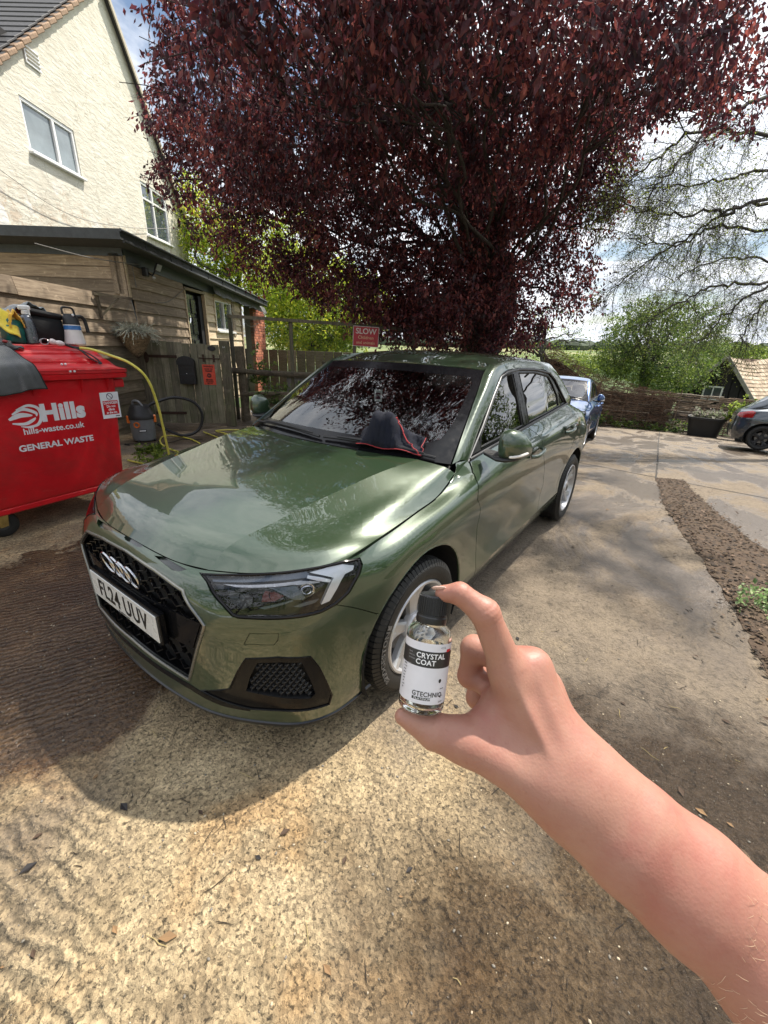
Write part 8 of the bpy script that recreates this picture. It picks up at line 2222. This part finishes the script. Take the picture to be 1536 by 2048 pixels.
# ---- the bare spring tree reaching in from the right
def bare_tree():
    rg = np.random.default_rng(77); T = thing('budding_tree', 'almost bare spring tree with drooping twigs reaching in from the right', 'tree', (5.72, 16.09, -0.6))
    limbs = [[(3.58, 14.33, 5.38), (1.8, 10.63, 4.11), (1.05, 9.49, 3.75), (0.25, 8.68, 3.67), (-0.22, 7.98, 3.76)], [(3.88, 14.54, 4.6), (1.82, 11.14, 4.19), (1.24, 10.24, 3.86), (0.83, 9.7, 3.49), (0.36, 9.13, 3.05), (0.02, 8.52, 2.59)], [(4.35, 14.87, 3.87), (2.49, 11.85, 3.75), (1.23, 9.98, 3.62), (0.69, 9.11, 3.24), (0.12, 8.22, 3.2)], [(4.58, 15.04, 3.28), (2.24, 11.55, 2.88), (1.47, 10.4, 2.76), (1.01, 9.83, 2.46), (0.47, 8.96, 1.98)], [(4.14, 14.72, 3.46), (2.29, 11.71, 2.83), (1.75, 10.84, 2.36), (1.43, 10.37, 1.7)], [(3.36, 14.17, 5.96), (1.52, 10.43, 5.04), (0.64, 9.08, 4.79), (0.17, 8.26, 4.2), (-0.19, 7.52, 3.61)], [(3.03, 13.94, 6.81), (1.28, 10.26, 5.46), (0.8, 9.43, 4.95), (0.48, 8.48, 4.21), (0.27, 7.84, 3.63)], [(4.03, 14.64, 3.26), (2.5, 11.86, 2.71), (2.12, 11.1, 2.19), (2.08, 10.82, 1.72)], [(3.82, 14.5, 5.64), (2.13, 11.6, 4.83), (1.29, 10.52, 4.52), (0.62, 9.8, 4.28), (0.1, 9.19, 4.13)], [(5.01, 15.34, 2.68), (3.21, 12.85, 3.07), (2.12, 11.59, 3.31), (1.28, 10.63, 3.22), (0.68, 9.84, 2.81)]]
    m = MB(); base = np.array((5.72, 16.09, -0.6))
    top = np.array(limbs[0][0]); limb(m, base - [0, 0, .3], base + [0, 0, 2.5], .24, .20, .3, rg); limb(m, base + [0, 0, 2.4], top * .5 + np.array(limbs[5][0]) * .5, .20, .13, .3, rg); m.build('trunk', M_BARKD, T)
    m = MB(); tw = MB(); buds = []
    for L in limbs:
        P_ = catmull([Vector(q) for q in L], 8); n = len(P_); r0 = .042
        P_ = [q + Vector(rg.normal(size=3) * .025) for q in P_]
        m.tube(P_, [lerp(r0, .008, (i / (n - 1)) ** .7) for i in range(n)], 7)
        for i in range(3, n):
            for _ in range(2 if i > n * .25 else 1):
                d = (P_[i] - P_[i - 1]).normalized(); side = Vector(rg.normal(size=3)); dd = (d * 1.0 + side * .75 + Vector((0, 0, -.35))).normalized(); Lg = rg.uniform(.5, 1.5) * (1.15 - .5 * i / n)
                pts = [P_[i]]; q = P_[i].copy(); nn = 9
                for t in range(nn):
                    dd = (dd + Vector(rg.normal(size=3)) * .20 + Vector((0, 0, -.035))).normalized(); q = q + dd * (Lg / nn); pts.append(q.copy())
                rr0 = rg.uniform(.0035, .006); tw.tube(pts, [lerp(rr0, .0018, j / nn) for j in range(nn + 1)], 4, False)
                for j in range(2, nn + 1):
                    for _s in range(rg.integers(1, 4)):
                        d2 = (dd + Vector(rg.normal(size=3)) * .8 + Vector((0, 0, -.25))).normalized(); l2 = rg.uniform(.12, .45); a = pts[j]; b = a + d2 * l2 * .5 + Vector(rg.normal(size=3)) * .02; c = b + (d2 + Vector((0, 0, -.35)) + Vector(rg.normal(size=3)) * .3).normalized() * l2 * .5
                        tw.tube([a, b, c], [.0020, .0016, .0010], 3, False); buds += [b, c, (b + c) / 2]
    m.build('branch', M_BARKD, T); tag(tw.build('twig', M_BARKD, T), kind='stuff')
    B_ = np.array([tuple(q) for q in buds]); kk = rg.random(len(B_)) < .85; B_ = B_[kk]; n = len(B_)
    tag(link('bud', leaf_mesh('bud', B_, unit(rg.normal(size=(n, 3)) + [0, 0, -.4]), unit(rg.normal(size=(n, 3))), .018 + .016 * rg.random(n), .6, M_BUD), T), kind='stuff')
bare_tree()
HAND_PRIMS = [
  ((1.5193, -0.2889, 1.2097), (1.498, -0.2955, 1.2545), 0.0122, 0.0098, 0.006),
  ((1.498, -0.2955, 1.2545), (1.4804, -0.3011, 1.2658), 0.0098, 0.0076, 0.004),
  ((1.4804, -0.3011, 1.2658), (1.4693, -0.3038, 1.2627), 0.0076, 0.006, 0.003),
  ((1.4656, -0.3421, 1.1779), (1.4744, -0.3383, 1.1757), 0.006, 0.008, 0.004),
  ((1.4744, -0.3383, 1.1757), (1.4867, -0.3333, 1.1707), 0.008, 0.0114, 0.005),
  ((1.4867, -0.3333, 1.1707), (1.5054, -0.3226, 1.1655), 0.0116, 0.0128, 0.006),
  ((1.5054, -0.3226, 1.1655), (1.5581, -0.3059, 1.1506), 0.0136, 0.0195, 0.012),
  ((1.5303, -0.2705, 1.2073), (1.4857, -0.2725, 1.2029), 0.0118, 0.0102, 0.006),
  ((1.4857, -0.2725, 1.2029), (1.4861, -0.2753, 1.1774), 0.0098, 0.009, 0.004),
  ((1.4861, -0.2753, 1.1774), (1.5061, -0.2765, 1.1783), 0.009, 0.0082, 0.004),
  ((1.5388, -0.2552, 1.1831), (1.4919, -0.2565, 1.1669), 0.0112, 0.0098, 0.006),
  ((1.4905, -0.2587, 1.1644), (1.492, -0.2649, 1.1494), 0.0098, 0.009, 0.004),
  ((1.492, -0.2649, 1.1494), (1.5126, -0.2677, 1.1518), 0.0088, 0.008, 0.004),
  ((1.5445, -0.2427, 1.157), (1.5069, -0.2474, 1.1366), 0.01, 0.009, 0.006),
  ((1.5193, -0.2889, 1.2097), (1.5651, -0.2976, 1.1548), 0.0122, 0.0175, 0.012),
  ((1.5308, -0.2731, 1.2094), (1.5734, -0.2898, 1.1533), 0.0122, 0.0185, 0.012),
  ((1.5387, -0.2591, 1.186), (1.5776, -0.2782, 1.1441), 0.0116, 0.017, 0.012),
  ((1.5447, -0.2459, 1.1609), (1.5804, -0.27, 1.1297), 0.0105, 0.015, 0.012),
  ((1.519, -0.2938, 1.1782), (1.5579, -0.2866, 1.1499), 0.015, 0.019, 0.014),
  ((1.5149, -0.304, 1.1686), (1.5447, -0.2947, 1.1579), 0.0115, 0.017, 0.012),
  ((1.5646, -0.301, 1.1468), (1.5814, -0.2992, 1.1368), 0.0195, 0.0205, 0.02),
  ((1.5711, -0.2868, 1.1593), (1.5876, -0.2857, 1.1486), 0.0195, 0.0205, 0.02),
  ((1.5821, -0.2993, 1.1367), (1.6134, -0.2984, 1.1228), 0.0205, 0.0215, 0.02),
  ((1.5869, -0.2855, 1.1488), (1.6184, -0.2843, 1.1351), 0.0205, 0.0215, 0.02),
  ((1.6139, -0.2985, 1.1227), (1.6495, -0.2955, 1.1072), 0.0215, 0.0232, 0.02),
  ((1.6179, -0.2842, 1.1352), (1.6537, -0.2807, 1.1201), 0.0215, 0.0232, 0.02),
  ((1.6489, -0.2953, 1.1072), (1.7004, -0.2932, 1.0827), 0.0228, 0.0272, 0.02),
  ((1.6543, -0.2809, 1.12), (1.706, -0.2784, 1.0959), 0.0228, 0.0272, 0.02),
  ((1.7003, -0.2932, 1.0827), (1.7686, -0.2888, 1.0469), 0.0272, 0.0315, 0.02),
  ((1.7061, -0.2784, 1.0959), (1.7748, -0.273, 1.061), 0.0272, 0.0315, 0.02),
  ((1.77, -0.2894, 1.0472), (1.8718, -0.2611, 0.9942), 0.033, 0.037, 0.02),
  ((1.7734, -0.2724, 1.0607), (1.8737, -0.2518, 1.0016), 0.033, 0.037, 0.02),
]
BOT_BASE = (1.47358, -0.33198, 1.18446)
BOT_AX = (-0.13935, 0.34863, 0.92684)
BOT_H = 0.0809
NAIL_INDEX = (1.46618, -0.30977, 1.26726)
# ---------------------------------------------------------------- the hand and forearm (one continuous skin) holding a bottle
def surface_nets(F, org, h):
    I = F < 0; nx, ny, nz = F.shape
    c = np.zeros((nx - 1, ny - 1, nz - 1), np.int16); 
    for dx in (0, 1):
        for dy in (0, 1):
            for dz in (0, 1): c += I[dx:nx - 1 + dx, dy:ny - 1 + dy, dz:nz - 1 + dz]
    cell = np.argwhere((c > 0) & (c < 8)); idm = -np.ones(c.shape, np.int64); idm[tuple(cell.T)] = np.arange(len(cell))
    acc = np.zeros((len(cell), 3)); cnt = np.zeros(len(cell))
    co = [(a, b, d) for a in (0, 1) for b in (0, 1) for d in (0, 1)]
    for i, a in enumerate(co):
        for b in co[i + 1:]:
            if sum(abs(x - y) for x, y in zip(a, b)) != 1: continue
            fa = F[tuple((cell + a).T)]; fb = F[tuple((cell + b).T)]; m = (fa < 0) != (fb < 0); t = np.where(m, fa / np.where(m, fa - fb, 1), 0)
            p = np.array(a) + (np.array(b) - np.array(a)) * t[:, None]; acc[m] += p[m]; cnt[m] += 1
    V = (cell + acc / cnt[:, None]) * h + org; faces = []
    for ax in range(3):
        sl0 = [slice(None)] * 3; sl1 = [slice(None)] * 3; sl0[ax] = slice(0, -1); sl1[ax] = slice(1, None)
        cr = I[tuple(sl0)] != I[tuple(sl1)]; e = np.argwhere(cr); o1, o2 = [(1, 2), (2, 0), (0, 1)][ax]
        e = e[(e[:, o1] > 0) & (e[:, o2] > 0) & (e[:, o1] < F.shape[o1] - 1) & (e[:, o2] < F.shape[o2] - 1)]
        q = []
        for d1, d2 in ((0, 0), (-1, 0), (-1, -1), (0, -1)):
            k = e.copy(); k[:, o1] += d1; k[:, o2] += d2; q.append(idm[tuple(k.T)])
        q = np.stack(q, 1); s = I[tuple(e.T)]; q[~s] = q[~s][:, ::-1]; faces.append(q)
    return V, np.concatenate(faces)
def smin(a, b, k):
    h = np.clip(.5 + .5 * (b - a) / k, 0, 1); return b * (1 - h) + a * h - k * h * (1 - h)
def build_skin(prims, h=.0014):
    P = np.array([list(a) for a, *_ in prims] + [list(p[1]) for p in prims]); rm = max(max(p[2], p[3]) for p in prims)
    lo = P.min(0) - rm - .01; hi = P.max(0) + rm + .01; n = ((hi - lo) / h).astype(int) + 1; F = np.full(n, .03, np.float32)
    ax = [lo[k] + h * np.arange(n[k]) for k in range(3)]
    for a, b, ra, rb, k in prims:
        a = np.array(a); b = np.array(b); r = max(ra, rb) + max(.016, k * 1.2); i0 = np.maximum(((np.minimum(a, b) - r - lo) / h).astype(int), 0); i1 = np.minimum(((np.maximum(a, b) + r - lo) / h).astype(int) + 2, n)
        X, Y, Z = np.meshgrid(ax[0][i0[0]:i1[0]], ax[1][i0[1]:i1[1]], ax[2][i0[2]:i1[2]], indexing='ij')
        ab = b - a; L2 = ab @ ab; t = np.clip(((X - a[0]) * ab[0] + (Y - a[1]) * ab[1] + (Z - a[2]) * ab[2]) / L2, 0, 1)
        d = np.sqrt((X - a[0] - ab[0] * t) ** 2 + (Y - a[1] - ab[1] * t) ** 2 + (Z - a[2] - ab[2] * t) ** 2) - (ra + (rb - ra) * t)
        s = tuple(slice(i0[q], i1[q]) for q in range(3)); F[s] = smin(F[s], d.astype(np.float32), k)
    return surface_nets(F, lo, h)
def skin():
    m = NT('skin'); v = m.coord('Object')
    b = m.noise(v, 18, 4, .6); f = m.noise(v, 90, 4, .6)
    col = m.ramp(b, [(.30, (.41, .215, .155)), (.55, (.365, .168, .122)), (.75, (.34, .118, .090))])
    col = m.mix(m.ramp(f, [(.4, 0), (.7, .35)]), col, (.42, .225, .155)); fk = m.noise(v, 230, 3, .5); col = m.mix(m.ramp(fk, [(.62, 0), (.72, .22)]), col, (.26, .095, .06)); wv = m.noise(v, 9, 3, .5); col = m.mix(m.ramp(wv, [(.45, 0), (.65, .35)]), col, (.40, .150, .108))
    m.set(Base_Color=col, Roughness=.50, Subsurface_Weight=.18, Subsurface_Scale=.006); m.b.inputs['Subsurface Radius'].default_value = (1, .35, .2)
    vo = m.n('ShaderNodeTexVoronoi'); vo.inputs['Scale'].default_value = 520; m.l(v, vo.inputs['Vector'])
    h = m.math('ADD', m.math('MULTIPLY', vo.outputs['Distance'], .35), m.math('MULTIPLY', m.noise(v, 260, 4, .6), .6)); m.bump(h, .24, .0012)
    return m.m
PER = thing('person', 'bare right hand and forearm of a person holding up the small bottle', 'person', HAND_PRIMS[-1][1])
V_, F_ = build_skin(HAND_PRIMS)
def smooth_mesh(V, F, it, lam=.5):
    E = np.concatenate([F[:, [0, 1]], F[:, [1, 2]], F[:, [2, 3]], F[:, [3, 0]]]); E = np.concatenate([E, E[:, ::-1]]); 
    deg = np.bincount(E[:, 0], minlength=len(V))[:, None]
    for _ in range(it):
        for l in (lam, -lam * 1.03):
            S_ = np.stack([np.bincount(E[:, 0], weights=V[E[:, 1], k], minlength=len(V)) for k in range(3)], 1) / deg; V = V + (S_ - V) * l
    return V
V_ = smooth_mesh(V_, F_, 12)
V_ = V_ + 0
# displace: knuckle creases on the back of the index and thumb, tendons and veins on the back of the hand
def crease(V, c, axis, w, depth, R):
    c = np.array(c); axis = np.array(axis) / np.linalg.norm(axis); d = V - c; t = d @ axis; r = np.linalg.norm(d, axis=1); return depth * np.exp(-(t / w) ** 2) * np.exp(-(r / R) ** 2)
me = bpy.data.meshes.new('skin'); me.from_pydata(V_.tolist(), [], F_.tolist()); me.update()
N_ = np.zeros(len(V_) * 3, np.float32); me.vertices.foreach_get('normal', N_); N_ = N_.reshape(-1, 3).astype(float)
D0 = np.zeros(len(V_))
pi_ = HAND_PRIMS
ia, ib = np.array(pi_[0][0]), np.array(pi_[0][1]); ic = np.array(pi_[1][1])
for off in (-.0045, -.001, .0028, .006): D0 -= crease(V_, ib + (ib - ia) / np.linalg.norm(ib - ia) * off, ib - ia, .0007, .0009, .010)
ax_ = ic - ib; 
for off in (-.002, .0015): D0 -= crease(V_, ic + ax_ / np.linalg.norm(ax_) * off, ax_, .0007, .0006, .008)
ta, tb_ = np.array(pi_[4][0]), np.array(pi_[4][1])
for off in (-.006, -.002, .002, .005): D0 -= crease(V_, tb_ + (tb_ - ta) / np.linalg.norm(tb_ - ta) * off, tb_ - ta, .0009, .0009, .012)
def ridge(V, a, b, w, h_, bow=None):
    a = np.array(a); b = np.array(b); ab = b - a; t = np.clip(((V - a) @ ab) / (ab @ ab), 0, 1); d = np.linalg.norm(V - a - ab * t[:, None], axis=1); return h_ * np.exp(-((d) / w) ** 2) * np.sin(np.pi * np.clip(t, 0, 1)) ** .5
cdir = np.array(CAM_C)
def tocam(p, r): p = np.array(p); d = cdir - p; return p + d / np.linalg.norm(d) * r
for q in (14, 15, 16): D0 += ridge(V_, tocam(pi_[q][0], .012), tocam(pi_[q][1], .018), .0035, .0016)
D0 -= ridge(V_, (tocam(pi_[14][0], .011) + tocam(pi_[15][0], .011)) / 2, (tocam(pi_[14][1], .017) + tocam(pi_[15][1], .017)) / 2, .005, .0018)
V_ = V_ + N_ * D0[:, None]
me.vertices.foreach_set('co', V_.astype(np.float32).ravel()); me.polygons.foreach_set('use_smooth', [True] * len(me.polygons)); me.materials.append(skin()); me.update()
o = link('hand_and_forearm', me, PER)
# a few pale hairs on the forearm
rh = np.random.default_rng(3); m = MB(); Vw = V_; tocam_ = np.array(CAM_C) - Vw; facing = (N_ * tocam_).sum(1) / np.linalg.norm(tocam_, axis=1)
fa_, fb_ = np.array(HAND_PRIMS[-6][0]), np.array(HAND_PRIMS[-3][1]); tpos = ((Vw - fa_) @ (fb_ - fa_)) / ((fb_ - fa_) @ (fb_ - fa_)); cand = np.where((facing > .1) & (tpos > .1) & (tpos < 1.2))[0]
axh = (fb_ - fa_) / np.linalg.norm(fb_ - fa_)
for i in rh.choice(cand, 420, replace=False):
    p0 = Vw[i]; d = -axh * .75 + N_[i] * .35 + rh.normal(size=3) * .30; d = d / np.linalg.norm(d); l = rh.uniform(.004, .009)
    m.tube([Vector(p0), Vector(p0 + d * l * .5), Vector(p0 + d * l - N_[i] * l * .15)], [.00009, .00007, .00003], 3, False)
tag(m.build('arm_hair', simple('fair_hair', (.62, .46, .30), .5), PER), kind='stuff')
# index fingernail seen edge-on at the cap
nd = (Vector(pi_[2][1]) - Vector(pi_[2][0])).normalized(); nup = (Vector(NAIL_INDEX) - Vector(pi_[2][1])).normalized(); Mn = frame(Vector(pi_[2][1]) + (Vector(pi_[2][1]) - Vector(BOT_BASE)).normalized() * .0036 + (CAM_C - Vector(pi_[2][1])).normalized() * .0030, nd, nup.cross(nd).cross(nd) * -1)
m = MB(); m.sphere((0.0035, 0, 0), .0052, 14, 8, None, (1.15, .85, .22)); m.v = [tuple(Mn @ Vector(q)) for q in m.v]; m.build('fingernail', simple('nail', (.72, .50, .44), .25, 0, .04, 40, coat=.5), PER)

# ---- the bottle
bx_ = Vector(BOT_AX); bb = Vector(BOT_BASE); tocv = (CAM_C - bb); tocv = (tocv - bx_ * tocv.dot(bx_)).normalized(); bside = bx_.cross(tocv)
MBt = Matrix((bside, tocv * 1.0, bx_)).transposed()      # local x = side, y = towards viewer, z = up the bottle
if MBt.determinant() < 0: MBt = Matrix((-bside, tocv, bx_)).transposed()
BX = Vector(MBt.col[0]); 
MBt4 = MBt.to_4x4(); MBt4.translation = bb
BT = thing('glass_bottle', 'small clear glass bottle with black screw cap and Crystal Coat label held in the hand', 'bottle', bb)
sc_ = BOT_H / .081
def L4(pr): return [(r * 1.0, z * sc_) for r, z in pr]
gm = NT('clear_glass'); gm.set(Base_Color=(.96, .98, .97), Roughness=.015, IOR=1.48); gm.b.inputs['Transmission Weight'].default_value = 1.0
lq = NT('clear_liquid'); lq.set(Base_Color=(.97, .96, .92), Roughness=.0, IOR=1.34); lq.b.inputs['Transmission Weight'].default_value = 1.0
Ro = .0162
m = MB(); m.lathe(L4([(.0005, .0), (.0135, .0), (.0155, .0009), (Ro, .003), (Ro, .0505), (.0158, .0535), (.0140, .0575), (.0105, .0600), (.0088, .0612), (.0085, .068), (.0068, .068), (.0068, .0612), (.0092, .0585), (.0128, .0562), (.0144, .0530), (.0147, .0505), (.0147, .0060), (.0130, .0038), (.0005, .0042)]), (0, 0, 0), 56, 'z')
m.v = [tuple(MBt4 @ Vector(q)) for q in m.v]; m.build('glass', gm.m, BT, True, 50)
m = MB(); m.lathe(L4([(.0005, .0044), (.0128, .0041), (.01455, .0062), (.01455, .0440), (.0005, .0440)]), (0, 0, 0), 48, 'z'); m.v = [tuple(MBt4 @ Vector(q)) for q in m.v]; m.build('liquid', lq.m, BT, True, 50)
M_CAP = simple('black_cap', (.012, .012, .014), .35, 0, .1, 60)
m = MB(); m.lathe(L4([(.0095, .0610), (.0108, .0612), (.0110, .0625), (.0110, .0655), (.0104, .0662), (.0104, .0672), (.0100, .0675), (.0100, .0800), (.0092, .0810), (.0005, .0810)]), (0, 0, 0), 48, 'z'); m.v = [tuple(MBt4 @ Vector(q)) for q in m.v]; m.build('cap', M_CAP, BT, True, 35)
for k in range(34):
    a = 2 * pi * k / 34; m = MB() if k == 0 else m; m.cbox((cos(a) * .0101, sin(a) * .0101, .0738 * sc_), (.0010, .0009, .0122), .0003, Matrix.Rotation(a, 3, 'Z'))
m.v = [tuple(MBt4 @ Vector(q)) for q in m.v]; m.build('cap_ridge', M_CAP, BT, False)
# paper label and printing, all wrapped round the glass
Rl = Ro + .00012
def cyl(x, z, e=0.): a = x / Rl; return MBt4 @ Vector(((Rl + e) * sin(a), (Rl + e) * cos(a), z * sc_))
sgn = 1 if (MBt4 @ Vector((1, 0, 0)) - bb).dot(Vector((.8175, .5759, 0))) > 0 else -1
def wrapq(nm, x0, x1, z0, z1, e, mat):
    n = max(2, int((x1 - x0) / .0012)); m = MB(); rows = [[cyl(sgn * lerp(x0, x1, i / n), lerp(z0, z1, j / 4), e) for i in range(n + 1)] for j in range(5)]; m.grid(rows)
    m.v = [tuple(q) for q in m.v]
    if sgn < 0: m.f = [f[::-1] for f in m.f]
    m.f = [f[::-1] for f in m.f]; return m.build(nm, mat, BT, True, None)
M_PAP = simple('label_paper', (.70, .69, .73), .45, 0, .05, 60, coat=.2); M_CHAR = simple('label_charcoal', (.022, .021, .023), .4, 0, .1, 60, coat=.2)
wrapq('label', -.0245, .0250, .0085, .0500, .0, M_PAP); wrapq('label_band', -.0245, .0250, .0335, .0445, .00006, M_CHAR); wrapq('label_red_tab', .0150, .0200, .0443, .0462, .00012, simple('tab_red', (.60, .02, .03), .4))
def btext(txt, size, x, z, mat, off=0., sx=1., al='LEFT'):
    def warp(p): return cyl(sgn * (x + p.x), z + p.y / sc_, .00014 + p.z)
    return text_mesh(txt, size, None, mat, 'label_lettering', BT, sx, off, .00003, al, 1.05, warp)
M_LW = simple('label_white_ink', (.82, .82, .83), .5, 0, .03, 60)
btext('CRYSTAL', .0049, -.0072, .0412, M_LW, .00010, 1.0); btext('COAT', .0049, -.0072, .0367, M_LW, .00010, 1.0)
btext('GTECHNIQ', .0045, -.0072, .0152, M_INK, .00008, .92); wrapq('label_bar', -.0070, .0060, .0112, .0131, .00008, M_CHAR); btext('PLATINUM', .0019, -.0056, .0121, M_LW, .0, 1.25)
for k in range(4): btext(('ELITE', 'CRYSTAL', 'COATING', '30 ML')[k], .0012, -.0135, .0420 - k * .0021 - (k == 3) * .002, simple('label_grey_ink', (.30, .30, .31), .6))
for k in range(9): btext(('Apply', 'to dry', 'clean', 'paint', 'wait', 'buff', 'off', 'cure', 'dry')[k], .0014, -.0178, .0325 - k * .0021, M_INK)
m = MB(); m.add([cyl(sgn * (.0118 + .0011 * cos(a)), .0248 + .0014 * sin(a), .0002) for a in [2 * pi * k / 12 for k in range(12)]], [tuple(range(12)) if sgn > 0 else tuple(range(12))[::-1]]); m.build('label_dot', M_INK, BT, False)
for z in (.0195, .0145, .0105): btext('gtechniq'[: 5 + int(z * 100) % 3], .0012, .0128, z, M_INK)
btext('4256', .0022, .0095, .0475, simple('label_grey_ink', 0))
